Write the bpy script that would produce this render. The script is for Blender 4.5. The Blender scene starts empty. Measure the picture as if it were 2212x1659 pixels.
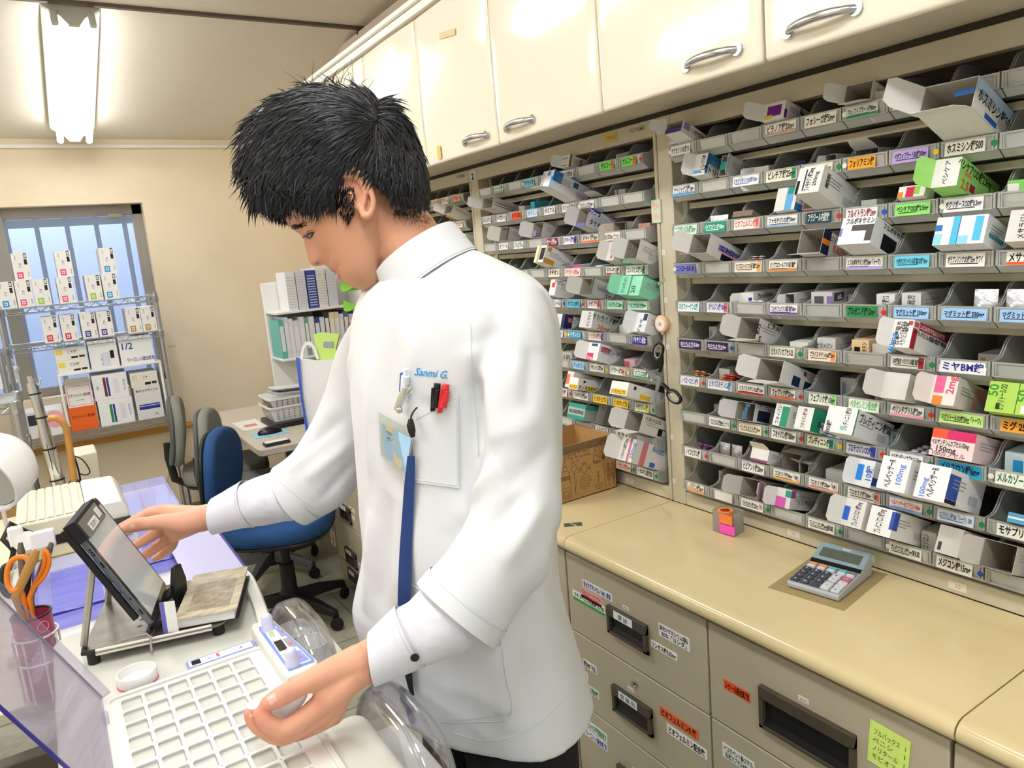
import bpy, bmesh, math, random
import numpy as np
from mathutils import Matrix, Vector, Euler, noise
random.seed(7)
SC = bpy.context.scene
COL = SC.collection
R = math.radians
# ------------------------------------------------------------------ camera
CAM_R = np.array([[0.8385743988, -0.5384197011, -0.0830494020],
                  [-0.1657239060, -0.1068931085, -0.9803618976],
                  [0.5189687511, 0.8358696602, -0.1788668401]])
CAM_H = 1.4687
FPX = 1597.18
cd = bpy.data.cameras.new('camera'); cam = bpy.data.objects.new('camera', cd); COL.objects.link(cam)
cd.sensor_width = 36; cd.lens = 36 * FPX / 2212; cd.clip_start = .02
r_, u_, f_ = CAM_R[0], -CAM_R[1], CAM_R[2]
cam.matrix_world = Matrix(((r_[0], u_[0], -f_[0], 0), (r_[1], u_[1], -f_[1], 0), (r_[2], u_[2], -f_[2], CAM_H), (0, 0, 0, 1)))
SC.camera = cam
# ------------------------------------------------------------------ world, exposure
SC.view_settings.view_transform = 'Standard'; SC.view_settings.look = 'None'
SC.view_settings.gamma = 1; SC.view_settings.use_curve_mapping = False
SC.view_settings.exposure = 0.0
w = bpy.data.worlds.new('world'); SC.world = w; w.use_nodes = True
w.node_tree.nodes['Background'].inputs[0].default_value = (.86, .93, 1, 1)
w.node_tree.nodes['Background'].inputs[1].default_value = 0.6
SC.cycles.transparent_max_bounces = 32
SC.cycles.max_bounces = 10
def area(name, loc, sx, sy, power, rot=(0, 0, 0), color=(.985, .99, 1)):
    l = bpy.data.lights.new(name, 'AREA'); l.shape = 'RECTANGLE'; l.size = sx; l.size_y = sy
    l.energy = power; l.color = color
    o = bpy.data.objects.new(name, l); o.location = loc; o.rotation_euler = rot; COL.objects.link(o)
    return o
# light of the ceiling fluorescent fixtures (their housings and tubes are built further down)
LAMPS = [(.05, .55), (-1.35, .9), (.05, 2.45), (-1.35, 2.9), (.05, -1.2)]
for x, y in LAMPS:
    area('fixture_light', (x, y, 2.455), .2, 1.15, 13.6 if y != .55 else 10.5)
SLOPE = math.atan(.25)
area('far_fixture_light', (.305, 4.13, 2.345),   .19, 1.05, 5, (-SLOPE, 0, 0))

# ------------------------------------------------------------------ materials
MATS = {}
def lin(c):
    if isinstance(c, str):
        c = c.lstrip('#'); c = [int(c[i:i + 2], 16) for i in (0, 2, 4)]
    return tuple((v / 255 / 12.92 if v / 255 <= .04045 else ((v / 255 + .055) / 1.055) ** 2.4) for v in c)
def mat(name, col='cccccc', rough=.5, metal=0, alpha=1, var=0, scale=8, bump=0, bscale=60, spec=.5, coat=0, trans=0, sss=0, emit=0, stretch=None, ior=1.45):
    if name in MATS: return MATS[name]
    m = bpy.data.materials.new(name); MATS[name] = m; m.use_nodes = True
    nt = m.node_tree; b = nt.nodes['Principled BSDF']; L = nt.links.new
    c = (*lin(col), 1)
    b.inputs['Base Color'].default_value = c
    b.inputs['Roughness'].default_value = rough; b.inputs['Metallic'].default_value = metal
    b.inputs['Alpha'].default_value = alpha; b.inputs['Specular IOR Level'].default_value = spec
    b.inputs['Coat Weight'].default_value = coat; b.inputs['Coat Roughness'].default_value = .08
    b.inputs['Transmission Weight'].default_value = trans; b.inputs['IOR'].default_value = ior
    if sss:
        b.inputs['Subsurface Weight'].default_value = sss
        b.inputs['Subsurface Radius'].default_value = (.9, .35, .2); b.inputs['Subsurface Scale'].default_value = .006
    if emit:
        b.inputs['Emission Color'].default_value = c; b.inputs['Emission Strength'].default_value = emit
    if var or bump:
        tc = nt.nodes.new('ShaderNodeTexCoord'); mp = nt.nodes.new('ShaderNodeMapping'); L(tc.outputs['Object'], mp.inputs[0])
        if stretch: mp.inputs['Scale'].default_value = stretch
    if var:
        n = nt.nodes.new('ShaderNodeTexNoise'); n.inputs['Scale'].default_value = scale; n.inputs['Detail'].default_value = 4
        L(mp.outputs[0], n.inputs['Vector'])
        rp = nt.nodes.new('ShaderNodeValToRGB'); rp.color_ramp.elements[0].position = .3; rp.color_ramp.elements[1].position = .7
        rp.color_ramp.elements[0].color = (*[max(0, v * (1 - var)) for v in c[:3]], 1)
        rp.color_ramp.elements[1].color = (*[min(1, v * (1 + var * .6)) for v in c[:3]], 1)
        L(n.outputs['Fac'], rp.inputs[0]); L(rp.outputs[0], b.inputs['Base Color'])
    if bump:
        n2 = nt.nodes.new('ShaderNodeTexNoise'); n2.inputs['Scale'].default_value = bscale; n2.inputs['Detail'].default_value = 5
        L(mp.outputs[0], n2.inputs['Vector'])
        bp = nt.nodes.new('ShaderNodeBump'); bp.inputs['Strength'].default_value = bump; bp.inputs['Distance'].default_value = .004
        L(n2.outputs['Fac'], bp.inputs['Height']); L(bp.outputs[0], b.inputs['Normal'])
    return m
def ink(c):                                     # a printed colour (paper, card, label ink)
    return mat('print_' + c.lstrip('#'), c, .55, spec=.3, var=.03, scale=90)
def plas(c, rough=.4):
    return mat('plastic_%s_%d' % (c, rough * 100), c, rough, var=.03, scale=14)

# ------------------------------------------------------------------ mesh builder
class MB:
    def __init__(s): s.v = []; s.f = []; s.m = []; s.mats = []; s.T = None
    def mi(s, m):
        if m is None: m = s.mats[0] if s.mats else mat('default')
        if m not in s.mats: s.mats.append(m)
        return s.mats.index(m)
    def add(s, vs, fs, m=None, T=None):
        k = s.mi(m); o = len(s.v)
        for p in vs:
            p = Vector(p)
            if T is not None: p = T @ p
            if s.T is not None: p = s.T @ p
            s.v.append(tuple(p))
        for f in fs: s.f.append(tuple(i + o for i in f)); s.m.append(k)
        return s
    def box(s, lo, hi, m=None, T=None):
        x0, y0, z0 = lo; x1, y1, z1 = hi
        return s.add([(x0, y0, z0), (x1, y0, z0), (x1, y1, z0), (x0, y1, z0), (x0, y0, z1), (x1, y0, z1), (x1, y1, z1), (x0, y1, z1)],
                     [(0, 3, 2, 1), (4, 5, 6, 7), (0, 1, 5, 4), (1, 2, 6, 5), (2, 3, 7, 6), (3, 0, 4, 7)], m, T)
    def cbox(s, c, d, m=None, T=None):
        return s.box([c[i] - d[i] / 2 for i in range(3)], [c[i] + d[i] / 2 for i in range(3)], m, T)
    def prism(s, pts, a, b, axis=0, m=None, T=None):      # polygon extruded along an axis from a to b
        n = len(pts); vs = []
        for t in (a, b):
            for p, q in pts:
                vs.append({0: (t, p, q), 1: (p, t, q), 2: (p, q, t)}[axis])
        fs = [tuple(range(n))[::-1], tuple(range(n, 2 * n))]
        fs += [(i, (i + 1) % n, n + (i + 1) % n, n + i) for i in range(n)]
        if axis == 1: fs = [f[::-1] for f in fs]
        return s.add(vs, fs, m, T)
    def lathe(s, prof, n=24, m=None, T=None, cap=True):   # (radius, z) pairs about z
        vs = []; fs = []
        for r, z in prof:
            for i in range(n):
                a = 2 * math.pi * i / n; vs.append((r * math.cos(a), r * math.sin(a), z))
        for k in range(len(prof) - 1):
            for i in range(n):
                j = (i + 1) % n; fs.append((k * n + i, k * n + j, (k + 1) * n + j, (k + 1) * n + i))
        if cap: fs.append(tuple(range(n))[::-1]); fs.append(tuple(range((len(prof) - 1) * n, len(prof) * n)))
        return s.add(vs, fs, m, T)
    def tube(s, pts, r, n=8, m=None, T=None, closed=False, flat=1, up=None):
        P = [Vector(p) for p in pts]; N = len(P); vs = []; fs = []
        rr = r if isinstance(r, (list, tuple)) else [r] * N
        ref = Vector(up) if up else None
        for i in range(N):
            a = P[i - 1] if (i > 0 or closed) else P[i]; b = P[(i + 1) % N] if (i < N - 1 or closed) else P[i]
            t = (b - a).normalized() if (b - a).length > 1e-9 else Vector((0, 0, 1))
            if ref is None: ref = Vector((0, 0, 1)) if abs(t.z) < .9 else Vector((1, 0, 0))
            nn = ref - t * ref.dot(t)
            if nn.length < 1e-4: nn = t.orthogonal()
            nn.normalize(); ref = nn; bb = t.cross(nn)
            for k in range(n):
                an = 2 * math.pi * k / n
                vs.append(P[i] + nn * (math.cos(an) * rr[i]) + bb * (math.sin(an) * rr[i] * flat))
        for i in range(N - (0 if closed else 1)):
            j = (i + 1) % N
            for k in range(n):
                l = (k + 1) % n; fs.append((i * n + k, i * n + l, j * n + l, j * n + k))
        if not closed: fs.append(tuple(range(n))[::-1]); fs.append(tuple(range((N - 1) * n, N * n)))
        return s.add(vs, fs, m, T)
    def loft(s, rings, m=None, T=None, cap=True, closed=True):
        n = len(rings[0]); vs = [p for r in rings for p in r]; fs = []
        for k in range(len(rings) - 1):
            for i in range(n if closed else n - 1):
                j = (i + 1) % n; fs.append((k * n + i, k * n + j, (k + 1) * n + j, (k + 1) * n + i))
        if cap and closed: fs.append(tuple(range(n))[::-1]); fs.append(tuple(range((len(rings) - 1) * n, len(rings) * n)))
        return s.add(vs, fs, m, T)
    def text(s, string, h, m, T, width=None, bold=.0, align='C', lift=0.0):
        V, F, W = glyphs(string, bold)
        sx = sy = h / .80
        if width and W * sx > width: sx = width / W
        ox = {'C': W / 2, 'L': 0, 'R': W}[align]
        return s.add([((x - ox) * sx, (y - .38) * sy, lift) for x, y in V], F, m, T)
    def mesh(s, name, smooth=None, merge=False):
        me = bpy.data.meshes.new(name)
        me.from_pydata(s.v, [], s.f)
        for m in s.mats or [mat('default')]: me.materials.append(m)
        if s.m: me.polygons.foreach_set('material_index', s.m)
        if merge:
            bm = bmesh.new(); bm.from_mesh(me); bmesh.ops.remove_doubles(bm, verts=bm.verts, dist=1e-5); bmesh.ops.recalc_face_normals(bm, faces=bm.faces); bm.to_mesh(me); bm.free()
        if smooth is not None:
            me.polygons.foreach_set('use_smooth', [True] * len(me.polygons))
            me.set_sharp_from_angle(angle=R(smooth))
        me.update()
        return me
    def build(s, name, parent=None, smooth=None, bevel=0, seg=2, T=None, merge=False):
        o = bpy.data.objects.new(name, s.mesh(name, smooth, merge)); COL.objects.link(o)
        if parent is not None: o.parent = parent
        if T is not None: o.matrix_local = T
        if bevel:
            b = o.modifiers.new('bevel', 'BEVEL'); b.width = bevel; b.segments = seg; b.limit_method = 'ANGLE'; b.angle_limit = R(40)
            b.harden_normals = False
            if smooth is None:
                o.data.polygons.foreach_set('use_smooth', [True] * len(o.data.polygons)); o.data.set_sharp_from_angle(angle=R(35))
        return o
_gl = {}
def glyphs(string, bold=0.0):
    key = (string, bold)
    if key not in _gl:
        c = bpy.data.curves.new('t', 'FONT'); c.body = string; c.resolution_u = 2; c.offset = bold
        o = bpy.data.objects.new('t', c); me = o.to_mesh()
        V = [(v.co.x, v.co.y) for v in me.vertices]; F = [tuple(p.vertices) for p in me.polygons]
        W = max([x for x, y in V] + [.1]); o.to_mesh_clear(); bpy.data.objects.remove(o); bpy.data.curves.remove(c)
        _gl[key] = (V, F, W)
    return _gl[key]
def Tm(loc=(0, 0, 0), rot=(0, 0, 0), order='XYZ'):
    return Matrix.Translation(loc) @ Euler([R(a) for a in rot], order).to_matrix().to_4x4()
def frame(o, x, y):                             # matrix with given x and y directions
    x = Vector(x).normalized(); y = Vector(y); z = x.cross(y).normalized(); y = z.cross(x)
    return Matrix(((x.x, y.x, z.x, o[0]), (x.y, y.y, z.y, o[1]), (x.z, y.z, z.z, o[2]), (0, 0, 0, 1)))
def tag(o, label=None, cat=None, group=None, kind=None):
    if label: o['label'] = label
    if cat: o['category'] = cat
    if group: o['group'] = group
    if kind: o['kind'] = kind
    return o
def thing(name, label, cat, T=None, loc=None, group=None):
    o = bpy.data.objects.new(name, None); o.empty_display_size = .05; COL.objects.link(o)
    if T is not None: o.matrix_world = T
    if loc is not None: o.location = loc
    return tag(o, label, cat, group)
def copy_tree(o, parent=None):
    c = o.copy(); COL.objects.link(c)
    if parent is not None: c.parent = parent
    for ch in o.children: copy_tree(ch, c)
    return c
def struct(mb, name, **k):
    o = mb.build(name, **k); o['kind'] = 'structure'; return o
# pixel (of the 2212 x 1659 photograph) + depth or plane -> world point; used only to read sizes and places off the photograph
def ray(px, py): return Vector(CAM_R.T @ np.array([(px - 1106) / FPX, (py - 829.5) / FPX, 1.0]))
def at(px, py, d): return Vector((0, 0, CAM_H)) + ray(px, py) * d
def atz(px, py, z): d = ray(px, py); return at(px, py, (z - CAM_H) / d.z)
def aty(px, py, y): d = ray(px, py); return at(px, py, y / d.y)
def atx(px, py, x): d = ray(px, py); return at(px, py, x / d.x)
ORD = ['top', 'second', 'third', 'fourth', 'fifth', 'sixth', 'seventh', 'eighth', 'ninth', 'bottom']
CORD = ['first', 'second', 'third', 'fourth', 'fifth', 'sixth', 'seventh', 'eighth', 'ninth']
NAMES = {}
# ================================================================== the room
WALL = mat('cream_wall_paper', 'f0e0c4', .8, var=.05, scale=3, bump=.05, bscale=120)
CEIL = mat('ceiling_board', 'e6dece', .85, var=.03, scale=2)
TRIM = mat('white_trim', 'f2eee4', .5, var=.02)
FLOOR = mat('floor_tiles', 'b9b9a6', .35, var=.06, scale=5)
def floor_nodes(m):
    nt = m.node_tree; L = nt.links.new; b = nt.nodes['Principled BSDF']
    tc = nt.nodes.new('ShaderNodeTexCoord')
    br = nt.nodes.new('ShaderNodeTexBrick'); br.offset = 0; br.inputs['Scale'].default_value = 1
    br.inputs['Mortar Size'].default_value = .004; br.inputs['Brick Width'].default_value = .45; br.inputs['Row Height'].default_value = .45
    br.inputs['Color1'].default_value = (*lin('bfc0ad'), 1); br.inputs['Color2'].default_value = (*lin('b7b8a4'), 1); br.inputs['Mortar'].default_value = (*lin('8b8b7c'), 1)
    wv = nt.nodes.new('ShaderNodeTexNoise'); wv.inputs['Scale'].default_value = 3; wv.inputs['Detail'].default_value = 8; wv.inputs['Distortion'].default_value = 2.5
    rp = nt.nodes.new('ShaderNodeValToRGB'); rp.color_ramp.elements[0].position = .47; rp.color_ramp.elements[1].position = .5
    rp.color_ramp.elements[0].color = (1, 1, 1, 1); rp.color_ramp.elements[1].color = (.82, .83, .82, 1)
    e = rp.color_ramp.elements.new(.53); e.color = (1, 1, 1, 1)
    mx = nt.nodes.new('ShaderNodeMix'); mx.data_type = 'RGBA'; mx.blend_type = 'MULTIPLY'; mx.inputs['Factor'].default_value = 1
    L(tc.outputs['Object'], br.inputs['Vector']); L(tc.outputs['Object'], wv.inputs['Vector']); L(wv.outputs['Fac'], rp.inputs[0])
    L(br.outputs['Color'], mx.inputs['A']); L(rp.outputs[0], mx.inputs['B']); L(mx.outputs['Result'], b.inputs['Base Color'])
floor_nodes(FLOOR)
YW, XR, XL, YB = 4.9, 1.55, -2.3, -1.9
ZK, YK = 2.58, 3.67                                  # flat ceiling height, and where the slope begins
ZW = ZK - .25 * (YW - YK)
struct(MB().box((XL, YB, -.1), (XR + .1, YW + .1, 0), FLOOR), 'floor')
# ceiling: flat part, then the slope down to the window wall (one board)
struct(MB().prism([(YB, ZK), (YK - .25, ZK), (YK - .1, ZK - .006), (YK, ZK - .018), (YK + .12, ZK - .038), (YW + .1, ZW - .025), (YW + .1, ZK + .2), (YB, ZK + .2)], XL - .1, XR + .1, 0, CEIL), 'ceiling', smooth=30)
# right wall and left wall
struct(MB().box((XR, YB, 0), (XR + .12, YW + .1, ZK + .1), WALL), 'wall_right')
struct(MB().box((XL - .12, YB, 0), (XL, YW + .1, ZK + .1), WALL), 'wall_left')
# window wall with the recess of the window
WX0, WX1, WZ0, WZ1 = -1.15, .607, .86, 1.917
struct(MB().box((XL, YW, 0), (WX0, YW + .16, ZK), WALL).box((WX1, YW, 0), (XR, YW + .16, ZK), WALL)
       .box((WX0, YW, WZ1), (WX1, YW + .16, ZK), WALL).box((WX0, YW, 0), (WX1, YW + .16, WZ0), WALL), 'wall_far', merge=True)
struct(MB().box((XL, YW - .02, ZW - .052), (XR, YW, ZW - .03), TRIM), 'trim_1', bevel=.004)
struct(MB().box((XL, YW - .012, 0), (XR, YW, .07), mat('skirting_vinyl', '8f8574', .5, var=.05)), 'baseboard_far')
WF = mat('grey_window_frame', '9a958c', .45, var=.04)
wf = struct(MB().box((WX0, YW + .09, WZ1 - .06), (WX1, YW + .13, WZ1), WF).box((WX0, YW + .09, WZ0), (WX1, YW + .13, WZ0 + .05), WF)
            .box((WX1 - .055, YW + .09, WZ0), (WX1, YW + .13, WZ1), WF).box((-.16, YW + .085, WZ0), (-.09, YW + .135, WZ1), WF)
            .box((.42, YW + .07, WZ1 - .075), (.5, YW + .09, WZ1 - .05), WF), 'window_1', bevel=.003)
GLASS = mat('window_glass', 'a9c4f2', .12, alpha=.16, spec=.5)
struct(MB().box((WX0, YW + .108, WZ0), (WX1, YW + .112, WZ1), GLASS), 'window_2')
# what stands outside the window: fence and the pale blue wall of the next building
OUT = mat('neighbour_wall', 'bccdf2', .9, var=.05, scale=1.5)
struct(MB().box((-2.2, 7.0, -.1), (2.2, 7.1, 3.6), OUT), 'wall_outside')
FM = mat('fence_metal', '84898f', .5, var=.06)
fe = thing('railing_fence', 'grey metal railing standing outside the window', 'fence', loc=(0, 5.75, 0))
for i in range(13):
    x = -.95 + i * .17
    MB().box((x - .014, -.014, 0), (x + .014, .014, 2.03), FM).build('upright_bar', fe)
MB().box((-1.0, -.02, 1.86), (1.15, .02, 1.91), FM).build('top_rail', fe)
MB().box((-1.0, -.02, .3), (1.15, .02, .35), FM).build('bottom_rail', fe)
area('outdoor_light', (0, 6.2, 3.4), 2.5, 1.0, 110, (R(25), 0, 0), (.92, .96, 1))
# ceiling curtain rail
DK = mat('dark_rail', '5d5046', .5, var=.05)
cr = thing('curtain_rail', 'dark brown curtain rail crossing the ceiling', 'curtain rail', loc=(0, 3.545, 2.568))
MB().box((-2.2, -.014, -.006), (1.53, .014, .012), DK).build('track', cr, bevel=.002)
MB().lathe([(.004, -.028), (.008, -.022), (.004, -.014), (.004, -.006)], 10, DK, Tm((1.50, 0, 0))).build('end_stop', cr, smooth=40)
# ------------------------------------------------------------------ fluorescent fixtures
WHT = mat('white_enamel', 'eeeeea', .35, var=.02)
GRYC = mat('grey_end_cap', 'c4c2b8', .45, var=.03)
TUBE = mat('glowing_tube', 'ffffff', .4, emit=14)
def fixture(label, T):
    t = thing('ceiling_light', label, 'ceiling light', T=T, group=None)
    for sgn, nm in ((-1, 'end_cap'), (1, 'end_cap')):
        MB().prism([(-.105, 0), (.105, 0), (.1, -.014), (.045, -.05), (.02, -.085), (-.02, -.085), (-.045, -.05), (-.1, -.014)], sgn * .555, sgn * .57, 1, GRYC).build(nm, t, bevel=.002)
    MB().prism([(-.105, 0), (.105, 0), (.103, -.012), (.022, -.07), (-.022, -.07), (-.103, -.012)], -.555, .555, 1, WHT).build('housing', t)
    for sx in (-1, 1):
        tb = MB().tube([(sx * .067, -.56, -.078), (sx * .067, .56, -.078)], .0155, 14, TUBE).build('tube', t, smooth=40)
        for sy in (-1, 1):
            MB().cbox((sx * .067, sy * .572, -.06), (.026, .022, .062), GRYC).build('lamp_holder', t, bevel=.006)
    return t
sl = 2.58 + .25 * 3.67
fixture('twin-tube fluorescent light on the sloping ceiling above the window', Tm((.305, 4.14, sl - .25 * 4.14 - .026), (-math.degrees(SLOPE), 0, 0)))
for (x, y), wd in zip(LAMPS, ['above the packing machine', 'left of the packing machine', 'above the desk end of the cupboards', 'over the middle of the room', 'behind the photographer']):
    fixture('twin-tube fluorescent light on the flat ceiling ' + wd, Tm((x, y, ZK)))
# ------------------------------------------------------------------ handrail on the window wall
WOOD = mat('varnished_wood', 'c89243', .4, var=.18, scale=30, stretch=(.3, 6, 6))
hr = thing('handrail', 'varnished wooden handrail on the wall below the wire rack', 'handrail', loc=(0, YW - .055, .575))
MB().tube([(-2.0, 0, 0), (.66, 0, 0)], .02, 16, WOOD).build('rail', hr, smooth=40)
MB().lathe([(.0205, 0), (.021, .004), (.014, .012), (.001, .014)], 16, WOOD, Tm((.66, 0, 0), (0, 90, 0))).build('end_knob', hr, smooth=40)
for x in (-1.6, -.6, .45):
    MB().tube([(x, 0, -.01), (x, .03, -.03), (x, .052, -.03)], .008, 8, WHT).build('bracket', hr, smooth=40)
# power outlet
po = thing('wall_outlet', 'cream power outlet low on the wall behind grey chair', 'outlet', loc=(.62, YW, .3))
MB().box((-.035, -.012, -.06), (.035, 0, .06), plas('d9cfb4')).build('cover', po, bevel=.004)
MB().box((-.012, -.016, .0), (.012, -.012, .03), plas('a99f86')).build('socket', po, bevel=.002)

# ================================================================== wall of medicine cupboards (runs along +Y, fronts face -X)
BEIGE = mat('beige_enamel', 'cfc7ae', .42, var=.04, scale=4)
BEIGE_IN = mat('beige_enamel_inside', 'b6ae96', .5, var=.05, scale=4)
DRAWER = mat('drawer_enamel', 'b7ae97', .45, var=.05, scale=6)
COUNTER = mat('cream_worktop_laminate', 'dfcd9f', .16, var=.05, scale=3, coat=.3)
DOORM = mat('cream_gloss_door', 'f0e7d3', .12, var=.02, scale=2, coat=.6)
CHROME = mat('brushed_chrome', 'c9ccd2', .22, metal=1, var=.03)
BRONZE = mat('dark_handle_plastic', '4a4438', .4, var=.08)
BLK = mat('black_plastic', '141414', .45, var=.1)
# --- upper cupboards: units of two doors
DW = .4123; Y0D = 2.082
def dome_door(y0, y1, z0, z1, x):                  # slightly crowned glossy door with rounded edge
    N, K = 14, 18; mb = MB(); vs = []; fs = []
    for j in range(K + 1):
        for i in range(N + 1):
            u = i / N; v = j / K
            y = y1 + (y0 - y1) * u; z = z0 + (z1 - z0) * v
            e = min(u, 1 - u) * (y1 - y0); g = min(v, 1 - v) * (z1 - z0)
            vs.append((x - .004 * (1 - (2 * u - 1) ** 2) - .003 * (1 - (2 * v - 1) ** 2), y, z))
    for j in range(K):
        for i in range(N): a = j * (N + 1) + i; fs.append((a, a + 1, a + N + 2, a + N + 1))
    mb.add(vs, fs, DOORM)
    return mb
def upper_unit(k, label):
    yt = Y0D - (k) * 2 * DW; yb = yt - 2 * DW
    t = thing('wall_cupboard', label, 'cupboard', loc=(1.08, (yt + yb) / 2, 1.733))
    M0 = Matrix.Translation(-Vector((1.08, (yt + yb) / 2, 1.733)))
    mb = MB(); mb.T = M0
    mb.box((1.08, yb + .001, 1.7535), (XR - .001, yt - .001, 2.165), mat('cupboard_body', 'd9d0ba', .5, var=.03)); mb.build('body', t)
    for i in range(2):
        a = yt - i * DW; b = a - DW
        mb = dome_door(b + .0025, a - .0025, 1.733, 2.152, 1.058); mb.T = None
        o = mb.build('door', t, T=M0)
        s = o.modifiers.new('s', 'SOLIDIFY'); s.thickness = .02; s.offset = -1
        bv = o.modifiers.new('b', 'BEVEL'); bv.width = .007; bv.segments = 3; bv.limit_method = 'ANGLE'; bv.angle_limit = R(60)
        o.data.polygons.foreach_set('use_smooth', [True] * len(o.data.polygons))
        hy = (b + .105) if i == 0 else (a - .11)
        hz = 1.766; hx = 1.051
        pts = [(hx + .004 - .02 * math.sin(math.pi * q / 12) ** .5 - .002, hy - .058 + .116 * q / 12, hz + .002 * math.sin(math.pi * q / 12)) for q in range(13)]
        h = MB().tube(pts, [.007 if 2 < q < 10 else .0062 for q in range(13)], 10, CHROME, flat=.8)
        for e in (0, 12): h.lathe([(.011, -.004), (.009, .004)], 12, CHROME, Tm(pts[e], (0, 90, 0)))
        h.build('handle', o, smooth=50, T=Matrix())
    return t
upper_unit(-2, 'cream wall cupboard furthest from the camera')
upper_unit(-1, 'cream wall cupboard behind the tips of the hair')
upper_unit(0, 'cream wall cupboard above and right of the black hair')
upper_unit(1, 'cream wall cupboard above the nearest medicine shelves')
upper_unit(2, 'cream wall cupboard at the top right corner, cut by the frame')
struct(MB().box((1.062, -.9, 2.166), (1.30, 3.75, 2.19), TRIM).box((1.05, -.9, 2.19), (1.30, 3.75, 2.206), TRIM), 'trim_2', bevel=.003)
struct(MB().box((XR - .05, -.9, 2.206), (XR, YK + .3, ZK - .03), mat('wall_above_cupboards', 'ddcfbe', .8, var=.04)), 'wall_above')
tp = MB().box((-.0006, -.011, -.018), (0, .011, .018), ink('e8bf62')).build('paper_tape', T=Tm((1.0505, 1.985, 1.762)))
tag(tp, 'small yellow paper scrap taped on the cupboard door by the hair', 'tape')
tp2 = MB().box((-.0006, -.045, -.008), (0, .045, .008), mat('old_tape', 'e6d3a4', .3, alpha=.75)).build('tape_mark', T=Tm((1.0495, 1.87, 2.055), (8, 0, 0)))
tag(tp2, 'strip of yellowed tape high on the cupboard door right of hair', 'tape')
# --- shelf units
ROW0, PITCH, BW = 1.655, .0877, .0867
SEC = {3: (1.335, .447, 1.272), 2: (2.223, 1.335, 2.138), 1: (3.111, 2.223, 3.02)}
SECN = {3: 'nearest shelves', 2: 'middle shelves', 1: 'farthest shelves'}
XP = 1.284
def shelf_unit(k):
    ya, yb, ys = SEC[k]
    t = thing('medicine_shelf_unit', {3: 'beige enamel shelf unit nearest the camera, full of clear medicine bins', 2: 'beige enamel shelf unit behind the cardboard box, full of medicine bins', 1: 'beige enamel shelf unit mostly hidden behind the head'}[k], 'shelf unit', loc=(XP, (ya + yb) / 2, .8))
    M0 = Matrix.Translation(-Vector((XP, (ya + yb) / 2, .8)))
    def P(mb, n, **kw): mb.T = None; return mb.build(n, t, T=M0, **kw)
    P(MB().box((XP, ya - .047, .8), (XP + .24, ya - .0015, 1.742), BEIGE), 'post', bevel=.002)
    P(MB().box((XP, yb + .0015, .8), (XP + .24, yb + .012, 1.742), BEIGE), 'post', bevel=.002)
    P(MB().box((XP, yb + .012, 1.702), (XP + .03, ya - .047, 1.742), BEIGE), 'fascia', bevel=.002)
    P(MB().box((XP, yb + .012, .8), (XP + .24, ya - .047, .834), BEIGE), 'base_board', bevel=.003)
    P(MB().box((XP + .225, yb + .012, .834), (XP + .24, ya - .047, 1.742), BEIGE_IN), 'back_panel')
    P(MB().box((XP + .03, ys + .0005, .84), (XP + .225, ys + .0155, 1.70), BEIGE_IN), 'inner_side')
    for r in range(9):
        z = ROW0 - PITCH * r - .027
        P(MB().box((XP + .036, yb + .012, z - .014), (XP + .225, ya - .047, z), BEIGE), 'shelf', bevel=.0015)
    if k > 1:
        c = MB().box((-.001, -.018, -.014), (0, .018, .017), ink('e9e7dd'))
        c.text(str(k), .022, ink('3d4a8c'), frame((-.0013, 0, 0), (0, -1, 0), (0, 0, 1)), bold=.06)
        c.build('number_plate', t, T=M0 @ Tm((XP, ya - .02, 1.718)))
    m = MB()
    m.text('YUYAMA', .011, ink('8d8468'), frame((XP - .0004, yb + .062, 1.728), (0, -1, 0), (0, 0, 1)), bold=.03)
    m.build('maker_name', t, T=M0)
    for i in range(4):
        yy = ys - .13 - i * .17
        c = MB().box((-.0008, -.016, -.008), (0, .016, .008), ink('ece6d6'))
        c.text(str({3: 19, 2: 11, 1: 3}[k] + 2 * i), .009, ink('d58f86'), frame((-.001, 0, 0), (0, -1, 0), (0, 0, 1)))
        c.build('number_sticker', t, T=M0 @ Tm((XP, yy, .817)))
    for i in range(6):
        c = MB().box((-.0008, -.005, -.006), (0, .005, .006), ink('ecebea'))
        c.text(str(9 - i), .006, ink('b9a9c9'), frame((-.001, 0, 0), (0, -1, 0), (0, 0, 1)))
        c.build('row_sticker', t, T=M0 @ Tm((XP, ya - .008, 1.43 - i * .115)))
for k in (1, 2, 3): shelf_unit(k)
struct(MB().box((XP + .001, -.5, 1.7425), (XP + .24, 3.2, 1.7528), mat('gap_shadow', '3a342a', .8)), 'gap_shade_strip')  # dark strip paints the shade in the gap between fascia and cupboards
struct(MB().box((XP, -.55, .8), (XP + .24, .443, 1.742), BEIGE), 'wall_cupboard_side')
# --- worktops
def worktop(ya, yb, label):
    t = thing('worktop', label, 'worktop', loc=(1.2, (ya + yb) / 2, .8))
    prof = [(1.2832, .8), (.953, .8), (.942, .797), (.935, .791), (.932, .782), (.934, .773), (.940, .768), (.95, .766), (1.2832, .766)]
    mb = MB().prism([(p - 1.2, q - .8) for p, q in prof], yb + .0012 - (ya + yb) / 2, ya - .0012 - (ya + yb) / 2, 1, COUNTER)
    mb.build('slab', t, smooth=40)
worktop(1.335, .458, 'cream laminate worktop carrying the calculator')
worktop(3.13, 1.335, 'cream laminate worktop under the cardboard box, beyond the seam')
worktop(.458, -.55, 'cream laminate worktop at the right edge, nearest the camera')
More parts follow.
